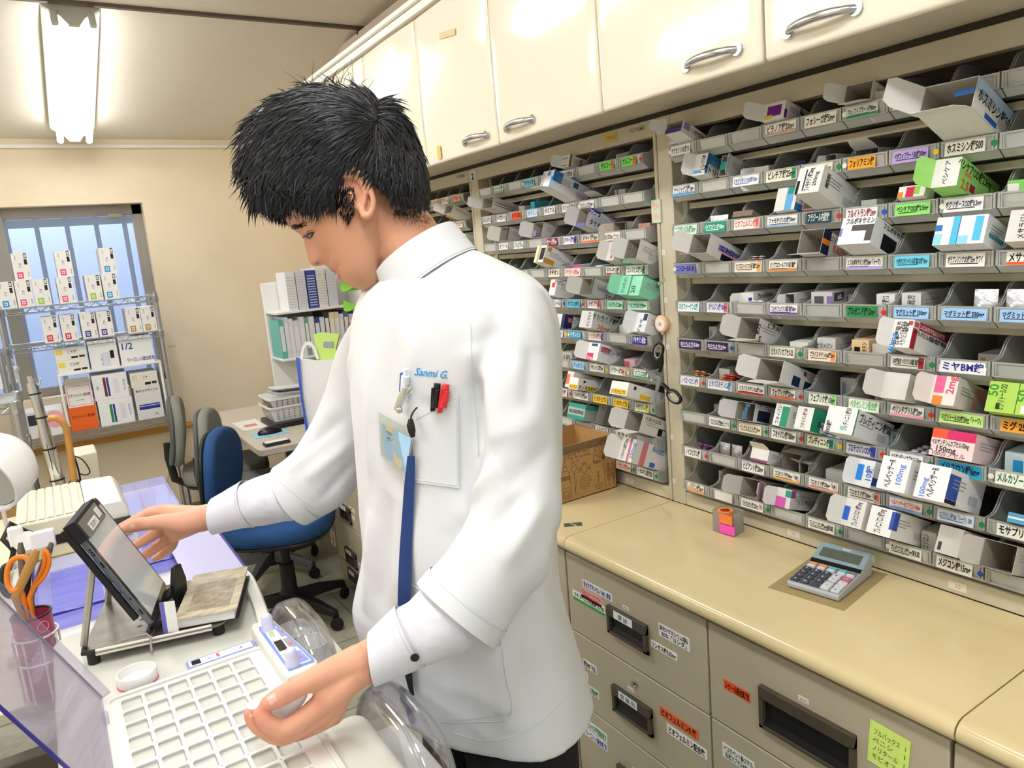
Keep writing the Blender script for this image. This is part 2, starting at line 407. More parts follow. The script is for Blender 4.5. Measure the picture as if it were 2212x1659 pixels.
# --- drawer cabinets under the worktop
def sticker(parent, x, y, z, w, h, bg, s1='', fg='202020', s2='', band=None, tilt=0, M0=None, name='label_strip'):
    c = MB().box((-.0008, -w / 2, -h / 2), (0, w / 2, h / 2), ink(bg))
    F = frame((-.0011, 0, 0), (0, -1, 0), (0, 0, 1))
    if band: c.box((-.001, -w / 2 + .001, -h / 2 + .0004), (0, w / 2 - .001, -h / 2 + h * .32), ink(band))
    if s2:
        c.text(s1, h * .34, ink(fg), F @ Tm((0, h * .22, 0)), width=w * .92, bold=.02)
        c.text(s2, h * .34, ink(fg), F @ Tm((0, -h * .22, 0)), width=w * .8, bold=.02)
    elif s1: c.text(s1, h * (.42 if band else .62), ink(fg), F @ Tm((0, h * .14 if band else 0, 0)), width=w * .92, bold=.03)
    return c.build(name, parent, T=M0 @ Tm((x, y, z), (tilt, 0, 0)))
def pull(parent, y, z, w, h, plate, M0):
    x = .9505
    mb = MB()
    # raised bezel, deep scoop, and the card plate above it
    mb.box((x - .010, y - w / 2, z + h / 2 - .022), (x, y + w / 2, z + h / 2), BRONZE)
    mb.prism([(x, z - h / 2), (x - .010, z - h / 2 + .006), (x - .010, z - h / 2 + .012), (x, z - h / 2 + .012)], y - w / 2, y + w / 2, 1, BRONZE)
    for s in (-1, 1):
        mb.prism([(x, z - h / 2), (x - .010, z - h / 2 + .006), (x - .010, z + h / 2 - .02), (x, z + h / 2)], y + s * (w / 2 - .004) - .004, y + s * (w / 2 - .004) + .004, 1, BRONZE)
    mb.box((x - .0015, y - w / 2 + .004, z - h / 2 + .008), (x - .0005, y + w / 2 - .004, z + h / 2 - .02), BLK)
    mb.prism([(x - .001, z - h / 2 + .012), (x - .007, z - h / 2 + .012), (x - .001, z - h / 2 + .024)], y - w / 2 + .006, y + w / 2 - .006, 1, BLK)
    h_ = mb.build('handle', parent, bevel=.0015, T=M0)
    if plate:
        c = MB().box((-.0008, -w * .24, -.009), (0, w * .24, .009), ink('e8ecf2'))
        c.text(plate, .011, ink('222222'), frame((-.0011, 0, 0), (0, -1, 0), (0, 0, 1)), width=w * .4)
        c.build('handle_card', parent, T=M0 @ Tm((x - .0102, y + w * .05, z + h / 2 - .011)))
def drawer_unit(ya, yb, label, rows, stickers):
    yc = (ya + yb) / 2
    t = thing('drawer_cabinet', label, 'drawer cabinet', loc=(1.1, yc, 0))
    M0 = Matrix.Translation((-1.1, -yc, 0))
    MB().box((.975, yb + .001, .09), (1.5, ya - .001, .764), DRAWER).build('body', t, T=M0)
    MB().box((1.02, yb + .001, 0), (1.5, ya - .001, .09), mat('dark_kick', '55503f', .6, var=.05)).build('kick_board', t, T=M0)
    zs = rows['z']
    ds = []
    for i in range(len(zs) - 1):
        d = MB().box((.9505, yb + .002, zs[i + 1] + .0015), (.974, ya - .002, zs[i] - .0015), DRAWER).build('drawer', t, bevel=.002, T=M0)
        ds.append(d)
        pl = rows['pull'][i]
        if pl:
            py, pz, pw, ph, card = pl
            pull(d, py, pz, pw, ph, card, Matrix())
            sticker(d, .9505, py + .005, pz + ph / 2 + .012, .02, .009, 'e8e0d8', '%d-K' % rows['no'][i], 'b9a0a0', M0=Matrix(), name='drawer_number')
        if i in rows.get('lock', ()):
            l = MB().lathe([(.009, 0), (.009, .003), (.006, .004), (.006, .002), (.001, .002)], 18, CHROME, Tm((.9505, py - .01, pz + ph / 2 + .034), (0, -90, 0)))
            l.box((-.0008, -.0012, -.004), (.0008, .0012, .004), BLK, Tm((.9482, py - .01, pz + ph / 2 + .034)))
            l.build('lock', d, smooth=40)
    for (i, px, py, w, h, bg, s1, fg, s2, band, tilt) in stickers:
        p = atx(px, py, .9505)
        sticker(ds[i], .9505, p.y, p.z, w, h, bg, s1, fg, s2, band, tilt, Matrix())
    return t
Z4 = [.757, .557, .367, .177, .09]
drawer_unit(1.357, .915, 'drawer cabinet with small dark pulls and many label strips, left of the orange-labelled one',
    dict(z=Z4, pull=[(1.14, .645, .125, .07, '便 秘'), (1.14, .452, .125, .07, '整 腸 剤'), (1.14, .25, .125, .07, ''), None], no=[49, 49, 48, 47], lock=(1,)), [
    (0, 1290, 1275, .105, .019, 'e6e8f2', '酸化マグネシウム「NP」原末', '30307a', '', None, 0),
    (0, 1277, 1290, .075, .024, 'f0a8a8', 'ピコスルファートナトリウム', 'a02020', '内用液0.75%「CHOS」', None, 0),
    (0, 1272, 1302, .12, .024, 'f4f4ee', 'ラキソベロン内用液 0.75%', '1a1a1a', '', '3fa652', 0),
    (0, 1456, 1376, .085, .028, 'e9ebea', '酸化マグネシウム細粒', '222222', '83%「ヨシダ」', None, 0),
    (0, 1434, 1404, .075, .016, 'f4f4f0', 'リンゼス錠0.25mg', '1a1a1a', '', None, 0),
    (1, 1466, 1561, .108, .022, 'ee6a3a', 'ビオフェルミンR 散', '2a1a10', '', None, 0),
    (1, 1483, 1601, .11, .022, 'f4f0ec', 'ビオフェルミン配合散', '1a1a1a', '', None, 0),
    (1, 1275, 1440, .05, .02, 'eeeeea', '細粒98%「大正」', '333333', '', None, 0),
    (1, 1265, 1459, .02, .02, 'eeeeea', '㊞', '333333', '', None, 0),
    (1, 1280, 1493, .05, .02, 'e6eadd', 'トーリ配合散', '2a6a3a', '', None, 0),
    (2, 1287, 1577, .085, .022, 'f0f2ea', 'マーロックス懸濁用配合顆粒', '2f8a4a', '', None, 0),
    (2, 1288, 1597, .085, .02, 'f0f2f6', 'マーズレンS配合顆粒', '2a2f9a', '', None, 0)])
drawer_unit(.913, .471, 'drawer cabinet with one wide dark pull and a yellow-green note',
    dict(z=[.757, .557, .367, .177, .09], pull=[(.70, .645, .18, .085, ''), None, None, None], no=[50, 51, 52, 53]), [
    (0, 1592, 1492, .06, .019, 'e8542e', 'シナール配合顆粒', '241208', '', None, 0),
    (1, 1595, 1640, .075, .03, 'e9ebea', 'イコサペント酸エチル', '222222', '粒状カプセル600mg', None, 0)])
nt_ = MB(); nt_.box((-.0006, -.031, -.036), (0, .031, .036), ink('d6ef7a'))
for i, s in enumerate(['フルバックス   1', 'ペニシ     1', 'ノリタール   1', 'モビオス   1']):
    nt_.text(s, .009, ink('3a4a3a'), frame((-.0009, 0, .02 - i * .014), (0, -1, 0), (0, 0, 1)), width=.05)
p = atx(1920, 1622, .9505)
tag(nt_.build('sticky_note', T=Tm((.9498, p.y, p.z), (4, 0, 0))), 'yellow-green handwritten sticky note on the drawer front at lower right', 'sticky note')
drawer_unit(.469, .027, 'drawer cabinet at the lower right corner of the photo', dict(z=Z4, pull=[None] * 4, no=[54] * 4), [])
drawer_unit(1.801, 1.359, 'drawer cabinet standing hidden behind the white tunic', dict(z=Z4, pull=[(1.58, .645, .125, .07, '便'), (1.58, .452, .125, .07, ''), (1.58, .25, .125, .07, ''), None], no=[45, 46, 47, 48]), [])
drawer_unit(2.245, 1.803, 'drawer cabinet fully behind the person, third from the far end', dict(z=Z4, pull=[None] * 4, no=[41] * 4), [])
drawer_unit(2.689, 2.247, 'drawer cabinet behind the navy lanyard, second from the far end', dict(z=Z4, pull=[(2.46, .645, .125, .07, '外用'), (2.46, .452, .125, .07, '目'), (2.46, .25, .125, .07, ''), None], no=[37, 38, 39, 40]), [])
drawer_unit(3.133, 2.691, 'drawer cabinet at the far end of the row, next to blue chair',
    dict(z=Z4, pull=[(2.93, .645, .125, .07, '外用'), (2.95, .425, .125, .075, '点 眼'), (2.95, .222, .125, .075, '点 鼻'), (2.95, .135, .12, .06, '点 耳')], no=[33, 34, 35, 36]), [
    (1, 713, 1090, .06, .018, 'eceadf', '細粒', '666666', '', None, 0), (1, 712, 1102, .07, .018, 'dfe8d0', '顆粒', '5a8a4a', '', None, 0),
    (1, 760, 1101, .07, .018, 'efe6b8', '散', '555555', '', None, 0), (1, 760, 1116, .07, .018, 'f0dcc0', '散', '555555', '', None, 0),
    (2, 718, 1148, .06, .018, 'dfe8d0', '顆粒', '5a8a4a', '', None, 0), (2, 719, 1157, .06, .018, 'f0d0b0', '顆粒', '777777', '', None, 0), (2, 720, 1166, .06, .018, 'efc0c0', '細粒', '884444', '', None, 0), (2, 721, 1174, .06, .018, 'ecebe6', '細粒', '444444', '', None, 0),
    (2, 773, 1217, .07, .018, 'efd8d8', '散', 'a04040', '', None, 0), (2, 775, 1230, .07, .02, 'cfe6ea', '散', '444444', '', None, 0),
    (3, 730, 1240, .07, .018, 'dfe8d0', '散', '5a8a4a', '', None, 0), (3, 737, 1262, .05, .018, 'dfe8a0', '散', '5a8a4a', '', None, 0)])
# ================================================================== clear medicine bins, their labels and what lies in them
def clear(name, col='c9cbc8', dens=.22, edge=.5, rough=.08, tint='f4f6f4'):
    if name in MATS: return MATS[name]
    m = bpy.data.materials.new(name); MATS[name] = m; m.use_nodes = True
    nt = m.node_tree; L = nt.links.new; b = nt.nodes['Principled BSDF']; out = nt.nodes['Material Output']
    b.inputs['Base Color'].default_value = (*lin(col), 1); b.inputs['Roughness'].default_value = rough
    b.inputs['Specular IOR Level'].default_value = .8
    tr = nt.nodes.new('ShaderNodeBsdfTransparent'); tr.inputs[0].default_value = (*lin(tint), 1)
    lw = nt.nodes.new('ShaderNodeLayerWeight'); lw.inputs[0].default_value = .35
    ma = nt.nodes.new('ShaderNodeMath'); ma.operation = 'MULTIPLY_ADD'; ma.inputs[1].default_value = edge; ma.inputs[2].default_value = dens; ma.use_clamp = True
    mx = nt.nodes.new('ShaderNodeMixShader')
    L(lw.outputs['Fresnel'], ma.inputs[0]); L(ma.outputs[0], mx.inputs[0]); L(tr.outputs[0], mx.inputs[1]); L(b.outputs[0], mx.inputs[2]); L(mx.outputs[0], out.inputs[0])
    return m
def glossclear(name, tint='fafafa', base=.05, edge=.55, rough=.05):
    if name in MATS: return MATS[name]
    m = bpy.data.materials.new(name); MATS[name] = m; m.use_nodes = True
    nt = m.node_tree; L = nt.links.new; out = nt.nodes['Material Output']; nt.nodes.remove(nt.nodes['Principled BSDF'])
    g = nt.nodes.new('ShaderNodeBsdfGlossy'); g.inputs['Roughness'].default_value = rough; g.inputs[0].default_value = (.95, .95, .97, 1)
    tr = nt.nodes.new('ShaderNodeBsdfTransparent'); tr.inputs[0].default_value = (*lin(tint), 1)
    lw = nt.nodes.new('ShaderNodeLayerWeight'); lw.inputs[0].default_value = .3
    ma = nt.nodes.new('ShaderNodeMath'); ma.operation = 'MULTIPLY_ADD'; ma.inputs[1].default_value = edge; ma.inputs[2].default_value = base; ma.use_clamp = True
    mx = nt.nodes.new('ShaderNodeMixShader')
    L(lw.outputs['Fresnel'], ma.inputs[0]); L(ma.outputs[0], mx.inputs[0]); L(tr.outputs[0], mx.inputs[1]); L(g.outputs[0], mx.inputs[2]); L(mx.outputs[0], out.inputs[0])
    return m
BINM = clear('clear_bin_plastic', 'c4c5c0', .12, .40, .12, 'f0f1ee')
EDGE = clear('clear_bin_edge', 'd0d1cc', .6, .3, .15)
def bin_mesh():
    h = BW / 2 - .0012; m = MB()
    m.box((-h, .018, -.0235), (h, .2, -.0222), BINM)
    m.prism([(0, .0125), (.0018, .0125), (.0046, -.0112), (.0195, -.0222), (.018, -.0236), (.003, -.012)], -h, h, 0, EDGE)
    prof = [(0, .0125), (.016, .013), (.028, .0165), (.037, .025), (.045, .0355), (.053, .043), (.061, .0455), (.2, .0455), (.2, -.0235), (.018, -.0235), (.003, -.012)]
    for s in (-1, 1):
        a, b = (h - .0014, h) if s > 0 else (-h, -h + .0014)
        m.prism(prof, a, b, 0, BINM)
        m.tube([(s * (h - .0007), p, q) for p, q in prof[:8]], .0011, 5, EDGE)
    m.box((-h, .1985, -.0235), (h, .2, .0455), BINM)
    for z0, z1 in ((-.0118, -.0102), (.0098, .0125)): m.box((-h + .004, -.0016, z0), (h - .004, .001 + (.0025 if z0 < 0 else 0), z1), EDGE)
    for s in (-1, 1):
        m.box((s * (h - .006) - .001, -.0016, -.0112), (s * (h - .006) + .001, .002, .0118), EDGE)
        m.box((s * (h - .002) - .0018, -.0012, -.0112), (s * (h - .002) + .0018, .003, .0125), EDGE)
    return m.mesh('medicine_bin', smooth=30)
BINMESH = bin_mesh()
BINB = Matrix(((0, 1, 0, 0), (-1, 0, 0, 0), (0, 0, 1, 0), (0, 0, 0, 1)))      # bin axes: x right, y into the shelf, z up
XB = 1.2605
CN = {'ffffff': 'white', 'f2f0ea': 'white'}
def cname(hexc):
    r, g, b = [int(hexc[i:i + 2], 16) for i in (0, 2, 4)]
    mx, mn = max(r, g, b), min(r, g, b)
    if mx - mn < 22: return 'white' if mx > 205 else ('grey' if mx > 70 else 'black')
    import colorsys
    hh, s, v = colorsys.rgb_to_hsv(r / 255, g / 255, b / 255); d = hh * 360
    n = 'red' if d < 14 or d > 345 else 'orange' if d < 38 else 'yellow' if d < 62 else 'green' if d < 160 else 'teal' if d < 185 else 'blue' if d < 242 else 'purple' if d < 290 else 'pink'
    if n == 'yellow' and s < .3 and v > .8: return 'cream'
    if n == 'orange' and s < .25: return 'cream'
    if s < .35 and v > .7: return 'pale ' + n
    return ('dark ' + n) if v < .45 else n
DOTC = {'r': 'd8362c', 'g': '1f8a4a', 'b': '2a56c8', 'y': 'f0d02a', 'w': 'f0efe2'}
LABELS = {3: [
 'ナウセリンOD錠10|f2f0ea|5a3f6a||w;|||b;|||r;ピラノア錠20mg|f1ece0|4a3a30|c9a98a|;フォシーガ錠5mg|f2eedd|2a2a2a||;フェノフィブラート錠80mg|d8dcd4|2d3a38|2f9a6e|w;プロブコール錠250mg「日医工」|f3efe4|22222a||;|||;|||',
 'ナトリックス錠1mg|f0f0ee|1a1a1a|4aa0e0|;|||r;ピオグリタゾンOD錠15mg|f4f4f6|2f6ab0||;ピレチア錠25mg|f0ecd8|1a1a1a|2f9a5a|;プラバスタチン10mg|efe9d2|8a5a3a||g;フォリアミン錠|f5ad2a|3a1f10||w;ベザフィブラートSR錠200mg|c4acec|3a3050||y;ホスミシン錠500|f1eede|2c2c34||g;|||',
 'ニフランジル錠5mg|dff0e2|2f9a6a||;バイアスピリン錠100mg|18a07c|f4fff8||;ビオフェルミン錠剤|f6eeea|d0584a|f0a090|;ファモチジンD錠20mg|f0f0f0|1c1c22|9ab8d8|;フラジール内服錠|1f4a56|f0f6f4||r;フルイトラン錠2mg|f2eeea|8a2040||b;ベシケアOD錠2.5mg|96e878|10301a||;ボグリボースOD錠0.3mg|f0eef0|2a2a2a||w;|||',
 'ニトロールR 20|7f7fd8|16163a||w;|||r;ビソプロロールフマル酸塩錠2.5mg|f6ead6|2a2a2a|efb070|;ビソプロロールフマル酸塩錠|f1ede2|222222|e88a3a|;|||r;2 フルボキサミン錠25mg「トーワ」|efeee6|2a2a2a|b0a0e0|;ベポタスチンベシル酸塩OD錠10mg|78d8f2|123a5a||;ポラプレジンクOD錠75mg サワイ|f2ece8|2a2a2a||;メサラジン|f2efe8|1a1a1a|ee5a2a|',
 'ネオファーゲンC錠|f2f6f4|1f9ab0||;パナルジン錠100mg|f0eef2|3a2f9a|e06a60|;|||w;フェキソフェナジン塩酸塩錠60mg|efecf0|3f3050|7a5aa0|;|||;プルゼニド錠12mg|2f8a4e|0a2010||r;マグミット錠 330mg|a4ccf4|14203a||;マグミット錠 330mg|a4ccf4|14203a||;マグミット錠 330mg|a4ccf4|14203a||',
 'ネキシウムカプセル20mg|3a1e5a|f2ecf6||;ネキシウムカプセル10mg|3a1e5a|f2ecf6||b;|||y;ビタメジンカプセル25|eee9d6|1f1f1f||g;プラバスタチンNa錠5mg|f6e2cc|2a2a2a|ee9a5a|;|||;日本薬局方 ベラパミル塩酸塩錠40mg|f0efe4|303030|b03038|g;ミヤBM錠|f6f6fa|2a3088||;|||',
 'ノイロトロピン錠4|f4f2f6|3a3fa0||r;ピタバスタチンCa錠|eef0f4|3a4f8a|9ac0e8|;ピタバスタチンCa錠1mg|f4f0ea|4a3a3a|c0303a|;フェブリク錠20mg|f1ede4|1f1f1f|ee6a3a|r;フェブリク錠10mg|eef2e2|1f1f1f|8ad86a|;ベタセレミン配合錠|f0f4e8|6ac06a||;ペリンドプリル錠2mg|f4efe8|1f1f1f|f09ab0|r;ミグリトールOD錠50mg「トーワ」|c8ee8a|1a2a10||;ミグ 25mg|f6a83a|2a1a10||',
 '|||r;バラシクロビル錠500mg「トーワ」|f2f1ea|2a3a5a||g;モンテルカスト錠10mg|eee6c8|3a3a2a||g;フオイパン錠100mg|f1f0ea|1a1a1a||r;ブレディニン錠50|eef0d8|1a1a1a|2fa090|y;プロテカジンOD錠10|eeeef4|2f3aa0|4a4ab0|r;ペルサンチン-Lカプセル150mg|f4f2f0|3a3a3a|a83058|g;メリスロン錠6mg|28a4d0|0c1c3a||;メルカゾール|eef2e6|1a6a3a||w',
 'ノイロビタン錠|f0efea|1f1f1f||r;|||;ビビアント錠20mg|f2f2f0|1f1f1f||;フロセミド錠40mg「NP」|f1ede2|1f1f1f|f0b050|;フロセミド錠20mg「NP」|f1ece6|3a2a2a|e8a088|;フロセミド錠10mg「NP」|f1ece6|3a2a2a|e8a088|;ヘルベッサーRカプセル100mg|f4f0ec|e04a3a|8ab0e8|g;コバラミン錠500「トーワ」500|e4ecf6|3a6ac0||g;モサプリド|efefe8|1a1a1a||',
 'ノバミン錠5mg|f4ecd8|2a2a2a|f0a050|;|f0eeea|8a8a8a||;バルサルタン錠125mg「TE」|f2efe9|2a2a2a||g;|||g;プレドニゾロン錠5mg(旭化成)|efeede|1a1a1a||g;|||;プレドニゾロン錠1mg(旭化成)|f0eee0|1a1a1a||w;メジコン錠15mg|f2f0e6|1a1a1a||b;|||'],
 2: [
 '|||;セララ錠|e8ecdf|3a6a5a|8ac8a0|;|||;ダイアモックス錠|8adcf0|1a4a5a||w;|||;リフモックス錠250|efeeea|1c1c2a||;|||;サルコート|7ae05a|2a6a2a|f0702a|;サルコート|8ae86a|2a6a2a|f0702a|r',
 'セレコックス|d6d6cf|555555||;タイプロトン|f1f0ee|2a2a4a||;ダイドロネル|f0582a|2a1a10||;タウリン|d0e6f6|4a8ab8||;タミフル|f0f0ee|2a2a2a||;チノフェン配合錠|f0ede6|1f1f1f||;テオフィリン錠100mg|f2f1ed|3a3a3a||w;|||g;|||r',
 '|||;セフゾール|e9e9e4|333333||;ゾルピデム|eeece4|333333||;|||;セナージ錠5mg|8a1c3a|f4ecee||;タケキャブ錠20mg|efeef4|2a2a6a|2a3a9a|;タケキャブ錠10mg|f4ece4|333333|f0703a|;タルセバ錠25mg「サワイ」|f0ece0|3a3a3a||;|||',
 '|||;|||;|||;|||w;タチオン|f4f0e2|1a1a1a||;チウラジール錠5mg|f4e2da|d0402a||;|||w;チラーヂンS錠|f0ece6|2a2a2a|b0402a|;コンスピロ錠5mg|e8eee6|2a3a2a|3a6a4a|',
 '|||;|||;|||;|||;テグレトール|e4e8f2|3a3a5a||b;タケプロンOD錠15|6acdec|1a3a5a||r;タゼプラム|f2e8e4|5a3a3a|e0455a|;テルミサルタン20mg|b8f2d2|1a4a3a||;テルミサルタン錠40mg|b8f2d2|1a4a3a||',
 '|||;|||;|||;|||;ダーゼン|ecedf2|3a3a3a||y;テグレリン|2a9ac8|f0f8fc||w;テトラミド錠30mg|f0ece4|b05a2a|2a4ac0|;|||r;デキサゾン配合|2a2a8a|f0f0fa||',
 '|||;|||;|||;|||;|||;ディオバン|a0d2f4|2a4a9a||;デザレックス錠5mg|efece4|2a2a2a||y;ドグマチール錠50mg|eeeadc|2a2a2a|f0a08a|y;ネブスロOD錠|eef2ee|2a2a2a|2f9a6a|',
 '|||;|||;|||;|||;セララ錠|f0e6e8|8a2030||r;ドンペリドン錠25mg|f0eee8|2a2a2a||;デノタスチュアブル|f2c832|1a1a1a||;デノタスチュアブル|f2c832|1a1a1a||;ドキサゾシン錠|eeeec0|3a3a2a|d8e03a|g',
 '|||;|||;|||;|||;|||;|||g;ドネペジル|f0efe8|2a2a2a||;ドライ|efe9df|2a2a2a||;|||',
 '|||;|||;|||;|||;|||;|||;ニコランジル|e8e8e2|2a2a2a||;トラゼンタ錠5mg|f4e2d2|c04a2a||g;トラネキサム酸錠250|e8ece4|2a2a2a||g'],
 1: [';'.join(['%s|%s|333333||' % (random.choice(['アスパラ', 'アダラート', 'アマリール', 'アムロジン', 'アリセプト']), random.choice(['f4e0c8', 'f6b07a', 'ecebe4', 'e6e6e0'])) if c > 3 else '|||' for c in range(9)]) for r in range(10)]}
def bin_T(k, r, c):
    return Matrix.Translation((XB, SEC[k][2] - BW * (c + .5), ROW0 - PITCH * r)) @ BINB
def add_bin(k, r, c, spec):
    s, bg, fg, rest = (spec.split('|', 3) + ['', '', ''])[:4]
    band, _, dots = rest.partition('|')
    look = (cname(bg) + ' label strip') if bg else 'empty label slot'
    if dots and not bg: look = {'r': 'red', 'g': 'green', 'b': 'blue', 'y': 'yellow', 'w': 'white'}[dots[0]] + ' dot and no label strip'
    o = bpy.data.objects.new('medicine_bin', BINMESH); COL.objects.link(o); o.matrix_world = bin_T(k, r, c)
    tag(o, 'clear bin with %s, %s row, %s from left, %s' % (look, ORD[r], CORD[c], SECN[k]), 'bin', 'clear medicine bins on the ' + SECN[k])
    dx = 0
    if bg:
        rnd = random.Random(hash((k, r, c)) if 0 else k * 1000 + r * 20 + c)
        wd = .052 if len(s) < 9 else rnd.choice([.06, .066, .07])
        if dots: wd = min(wd, .06); dx = -.005
        if 'ミヤBM' in s: wd = .074
        hh = .0105 + rnd.random() * .0015
        m = MB().box((-wd / 2, -.0006, -hh), (wd / 2, .0002, hh), ink(bg))
        T = frame((0, -.0009, 0), (1, 0, 0), (0, 0, 1))
        if band:
            if rnd.random() < .5: m.box((-wd / 2 + .0005, -.0008, -hh + .0005), (wd / 2 - .0005, 0, -hh * .55), ink(band)); 
            else: m.box((wd / 2 - .011, -.0008, -hh + .001), (wd / 2 - .001, 0, hh - .001), ink(band))
        if s:
            m.text(s, hh * (1.15 if len(s) < 12 else .8), ink(fg), T @ Tm((0, .001 if band else 0, 0)), width=wd * .9, bold=.03)
            if len(s) > 11:
                for q in range(1): m.box((-wd * .4, -.0008, -hh * .62), (wd * (.1 + .25 * rnd.random()), 0, -hh * .5), ink(fg))
        ob = m.build('label_strip', o, T=Tm((dx, 0.0 - .0012, .0002), (-7, 0, rnd.uniform(-.6, .6))))
    for i, d in enumerate(dots):
        sx = -1 if d == 'w' else 1
        px = sx * (.0375 if bg else .034)
        MB().lathe([(.0048, 0), (.0046, .0008)], 14, ink(DOTC[d]), frame((px, -.0016, -.001), (1, 0, 0), (0, 0, 1))).build('dot_sticker', o)
    return o
for k, cmin in ((3, 0), (2, 0), (1, 4)):
    for r in range(10):
        row = LABELS[k][r].split(';')
        for c in range(cmin, 9):
            if k == 2 and r >= 4 and c < 3: continue          # behind the person
            if k == 1 and r > 2: continue
            add_bin(k, r, c, row[c] if c < len(row) else '|||')
# ------------------------------------------------------------------ cartons
CARD = mat('grey_card_inside', 'b4ad9f', .8, var=.04)
def carton(name, label, T, w, h, d, base='e8e7e3', P=(), opn=False, flaps='', group=None, cat='box', real=.0005):
    """local axes: x right, y depth (front end at y=0), z up, origin at front bottom centre"""
    b = ink(base); m = MB(); W = w / 2; t = real
    if opn:
        m.box((-W, 0, 0), (-W + t, d, h), b).box((W - t, 0, 0), (W, d, h), b).box((-W, 0, 0), (W, d, t), b).box((-W, 0, h - t), (W, d, h), b).box((-W, d - t, 0), (W, d, h), b)
        i = .0002
        m.box((-W + t, .001, t), (-W + t + i, d - t, h - t), CARD).box((W - t - i, .001, t), (W - t, d - t, h - t), CARD).box((-W + t, .001, t), (W - t, d - t, t + i), CARD).box((-W + t, .001, h - t - i), (W - t, d - t, h - t), CARD).box((-W + t, d - t - i, t), (W - t, d - t, h - t), CARD)
    else: m.box((-W, 0, 0), (W, d, h), b)
    FR = {'F': frame((0, -.0002, h / 2), (1, 0, 0), (0, 0, 1)), 'R': frame((W + .0002, d / 2, h / 2), (0, 1, 0), (0, 0, 1)), 'L': frame((-W - .0002, d / 2, h / 2), (0, -1, 0), (0, 0, 1)),
          'T': frame((0, d / 2, h + .0002), (1, 0, 0), (0, 1, 0)), 'B': frame((0, d / 2, -.0002), (1, 0, 0), (0, -1, 0))}
    SZ = {'F': (w, h), 'R': (d, h), 'L': (d, h), 'T': (w, d), 'B': (w, d)}
    for ip, p in enumerate(P):
        f = p[0]; a, c = SZ[f]; lf = .00006 * ip
        if len(p) == 6:
            u0, v0, u1, v1, colr = p[1:]
            m.add([((u0 - .5) * a, (v0 - .5) * c, lf), ((u1 - .5) * a, (v0 - .5) * c, lf), ((u1 - .5) * a, (v1 - .5) * c, lf), ((u0 - .5) * a, (v1 - .5) * c, lf)], [(0, 1, 2, 3)], ink(colr), FR[f])
        else:
            u, v, hh, s, colr, rot = p[1:]
            wd = (c if abs(rot) == 90 else a) * .86
            m.text(s, hh, ink(colr), FR[f] @ Tm(((u - .5) * a, (v - .5) * c, lf + .0001), (0, 0, rot)), width=wd, bold=.02)
    o = m.build(name, T=T)
    tag(o, label, cat, group)
    for fl in flaps:
        q = MB()
        if fl in 'lr':
            s = -1 if fl == 'l' else 1; L_ = w * .8
            pts = [(0, 0), (L_ * .8, 0), (L_, h * .15), (L_, h * .85), (L_ * .8, h), (0, h)]
            q.prism([(p_, z_) for p_, z_ in pts], 0, t, 1, b)
            ang = 75 if s < 0 else -75
            q.build('flap', o, T=Tm((s * W, 0, 0), (0, 0, -(180 - 62) if s < 0 else -62)))
        elif fl in 'bt':
            L_ = h * .75
            pts = [(-W, 0), (W, 0), (W, L_ * .5), (W * .8, L_), (-W * .8, L_), (-W, L_ * .5)]
            q.prism(pts, 0, t, 2, b)
            q.build('flap', o, T=Tm((0, 0, 0 if fl == 'b' else h), (-160 if fl == 'b' else 152, 0, 180 if 0 else 0)) if 1 else None)
        elif fl == 's':
            pts = [(0, 0), (h * .5, .1 * h), (h * .5, .9 * h), (0, h)]
            q.prism(pts, 0, t, 1, CARD); q.build('side_flap', o, T=Tm((W, 0, 0), (0, 0, -50)))
    return o
def yfrompx(px, X, z):                                   # Y on plane X where height z shows at image column px
    kx = (px - 1106) / FPX; a = CAM_R[0] - kx * CAM_R[2]
    return -(a[0] * X + a[2] * (z - CAM_H)) / a[1]
USED = {}; OCC = {}
def place(key, x, w, y0, y1, lim=.0396, least=.55):
    """a free stretch of the bin's width for something w wide between depths y0 and y1: (centre, width) or None"""
    free = [(-lim, lim)]
    for a, b, c, d in OCC.get(key, []):
        if c < y1 and d > y0:
            free = [q for f in free for q in ((f[0], min(f[1], a)), (max(f[0], b), f[1])) if q[1] - q[0] > .004]
    best = None
    for a, b in free:
        ww = min(w, b - a - .0006)
        if ww < least * w: continue
        cx = max(a + ww / 2 + .0003, min(b - ww / 2 - .0003, x))
        sc = abs(cx - x) + .5 * (w - ww)
        if best is None or sc < best[0]: best = (sc, cx, ww)
    if best is None: return None
    OCC.setdefault(key, []).append((best[1] - best[2] / 2 - .0003, best[1] + best[2] / 2 + .0003, y0, y1))
    return best[1], best[2]
def lines(face, u0, v0, u1, n, colr='7a7a80', seed=0, gap=.11, th=.035):
    rr = random.Random(seed); o = []
    for i in range(n):
        v = v0 - gap * i; o.append((face, u0, v - th / 2, u0 + (u1 - u0) * (.55 + .45 * rr.random()), v + th / 2, colr))
    return o
CNT = [0]
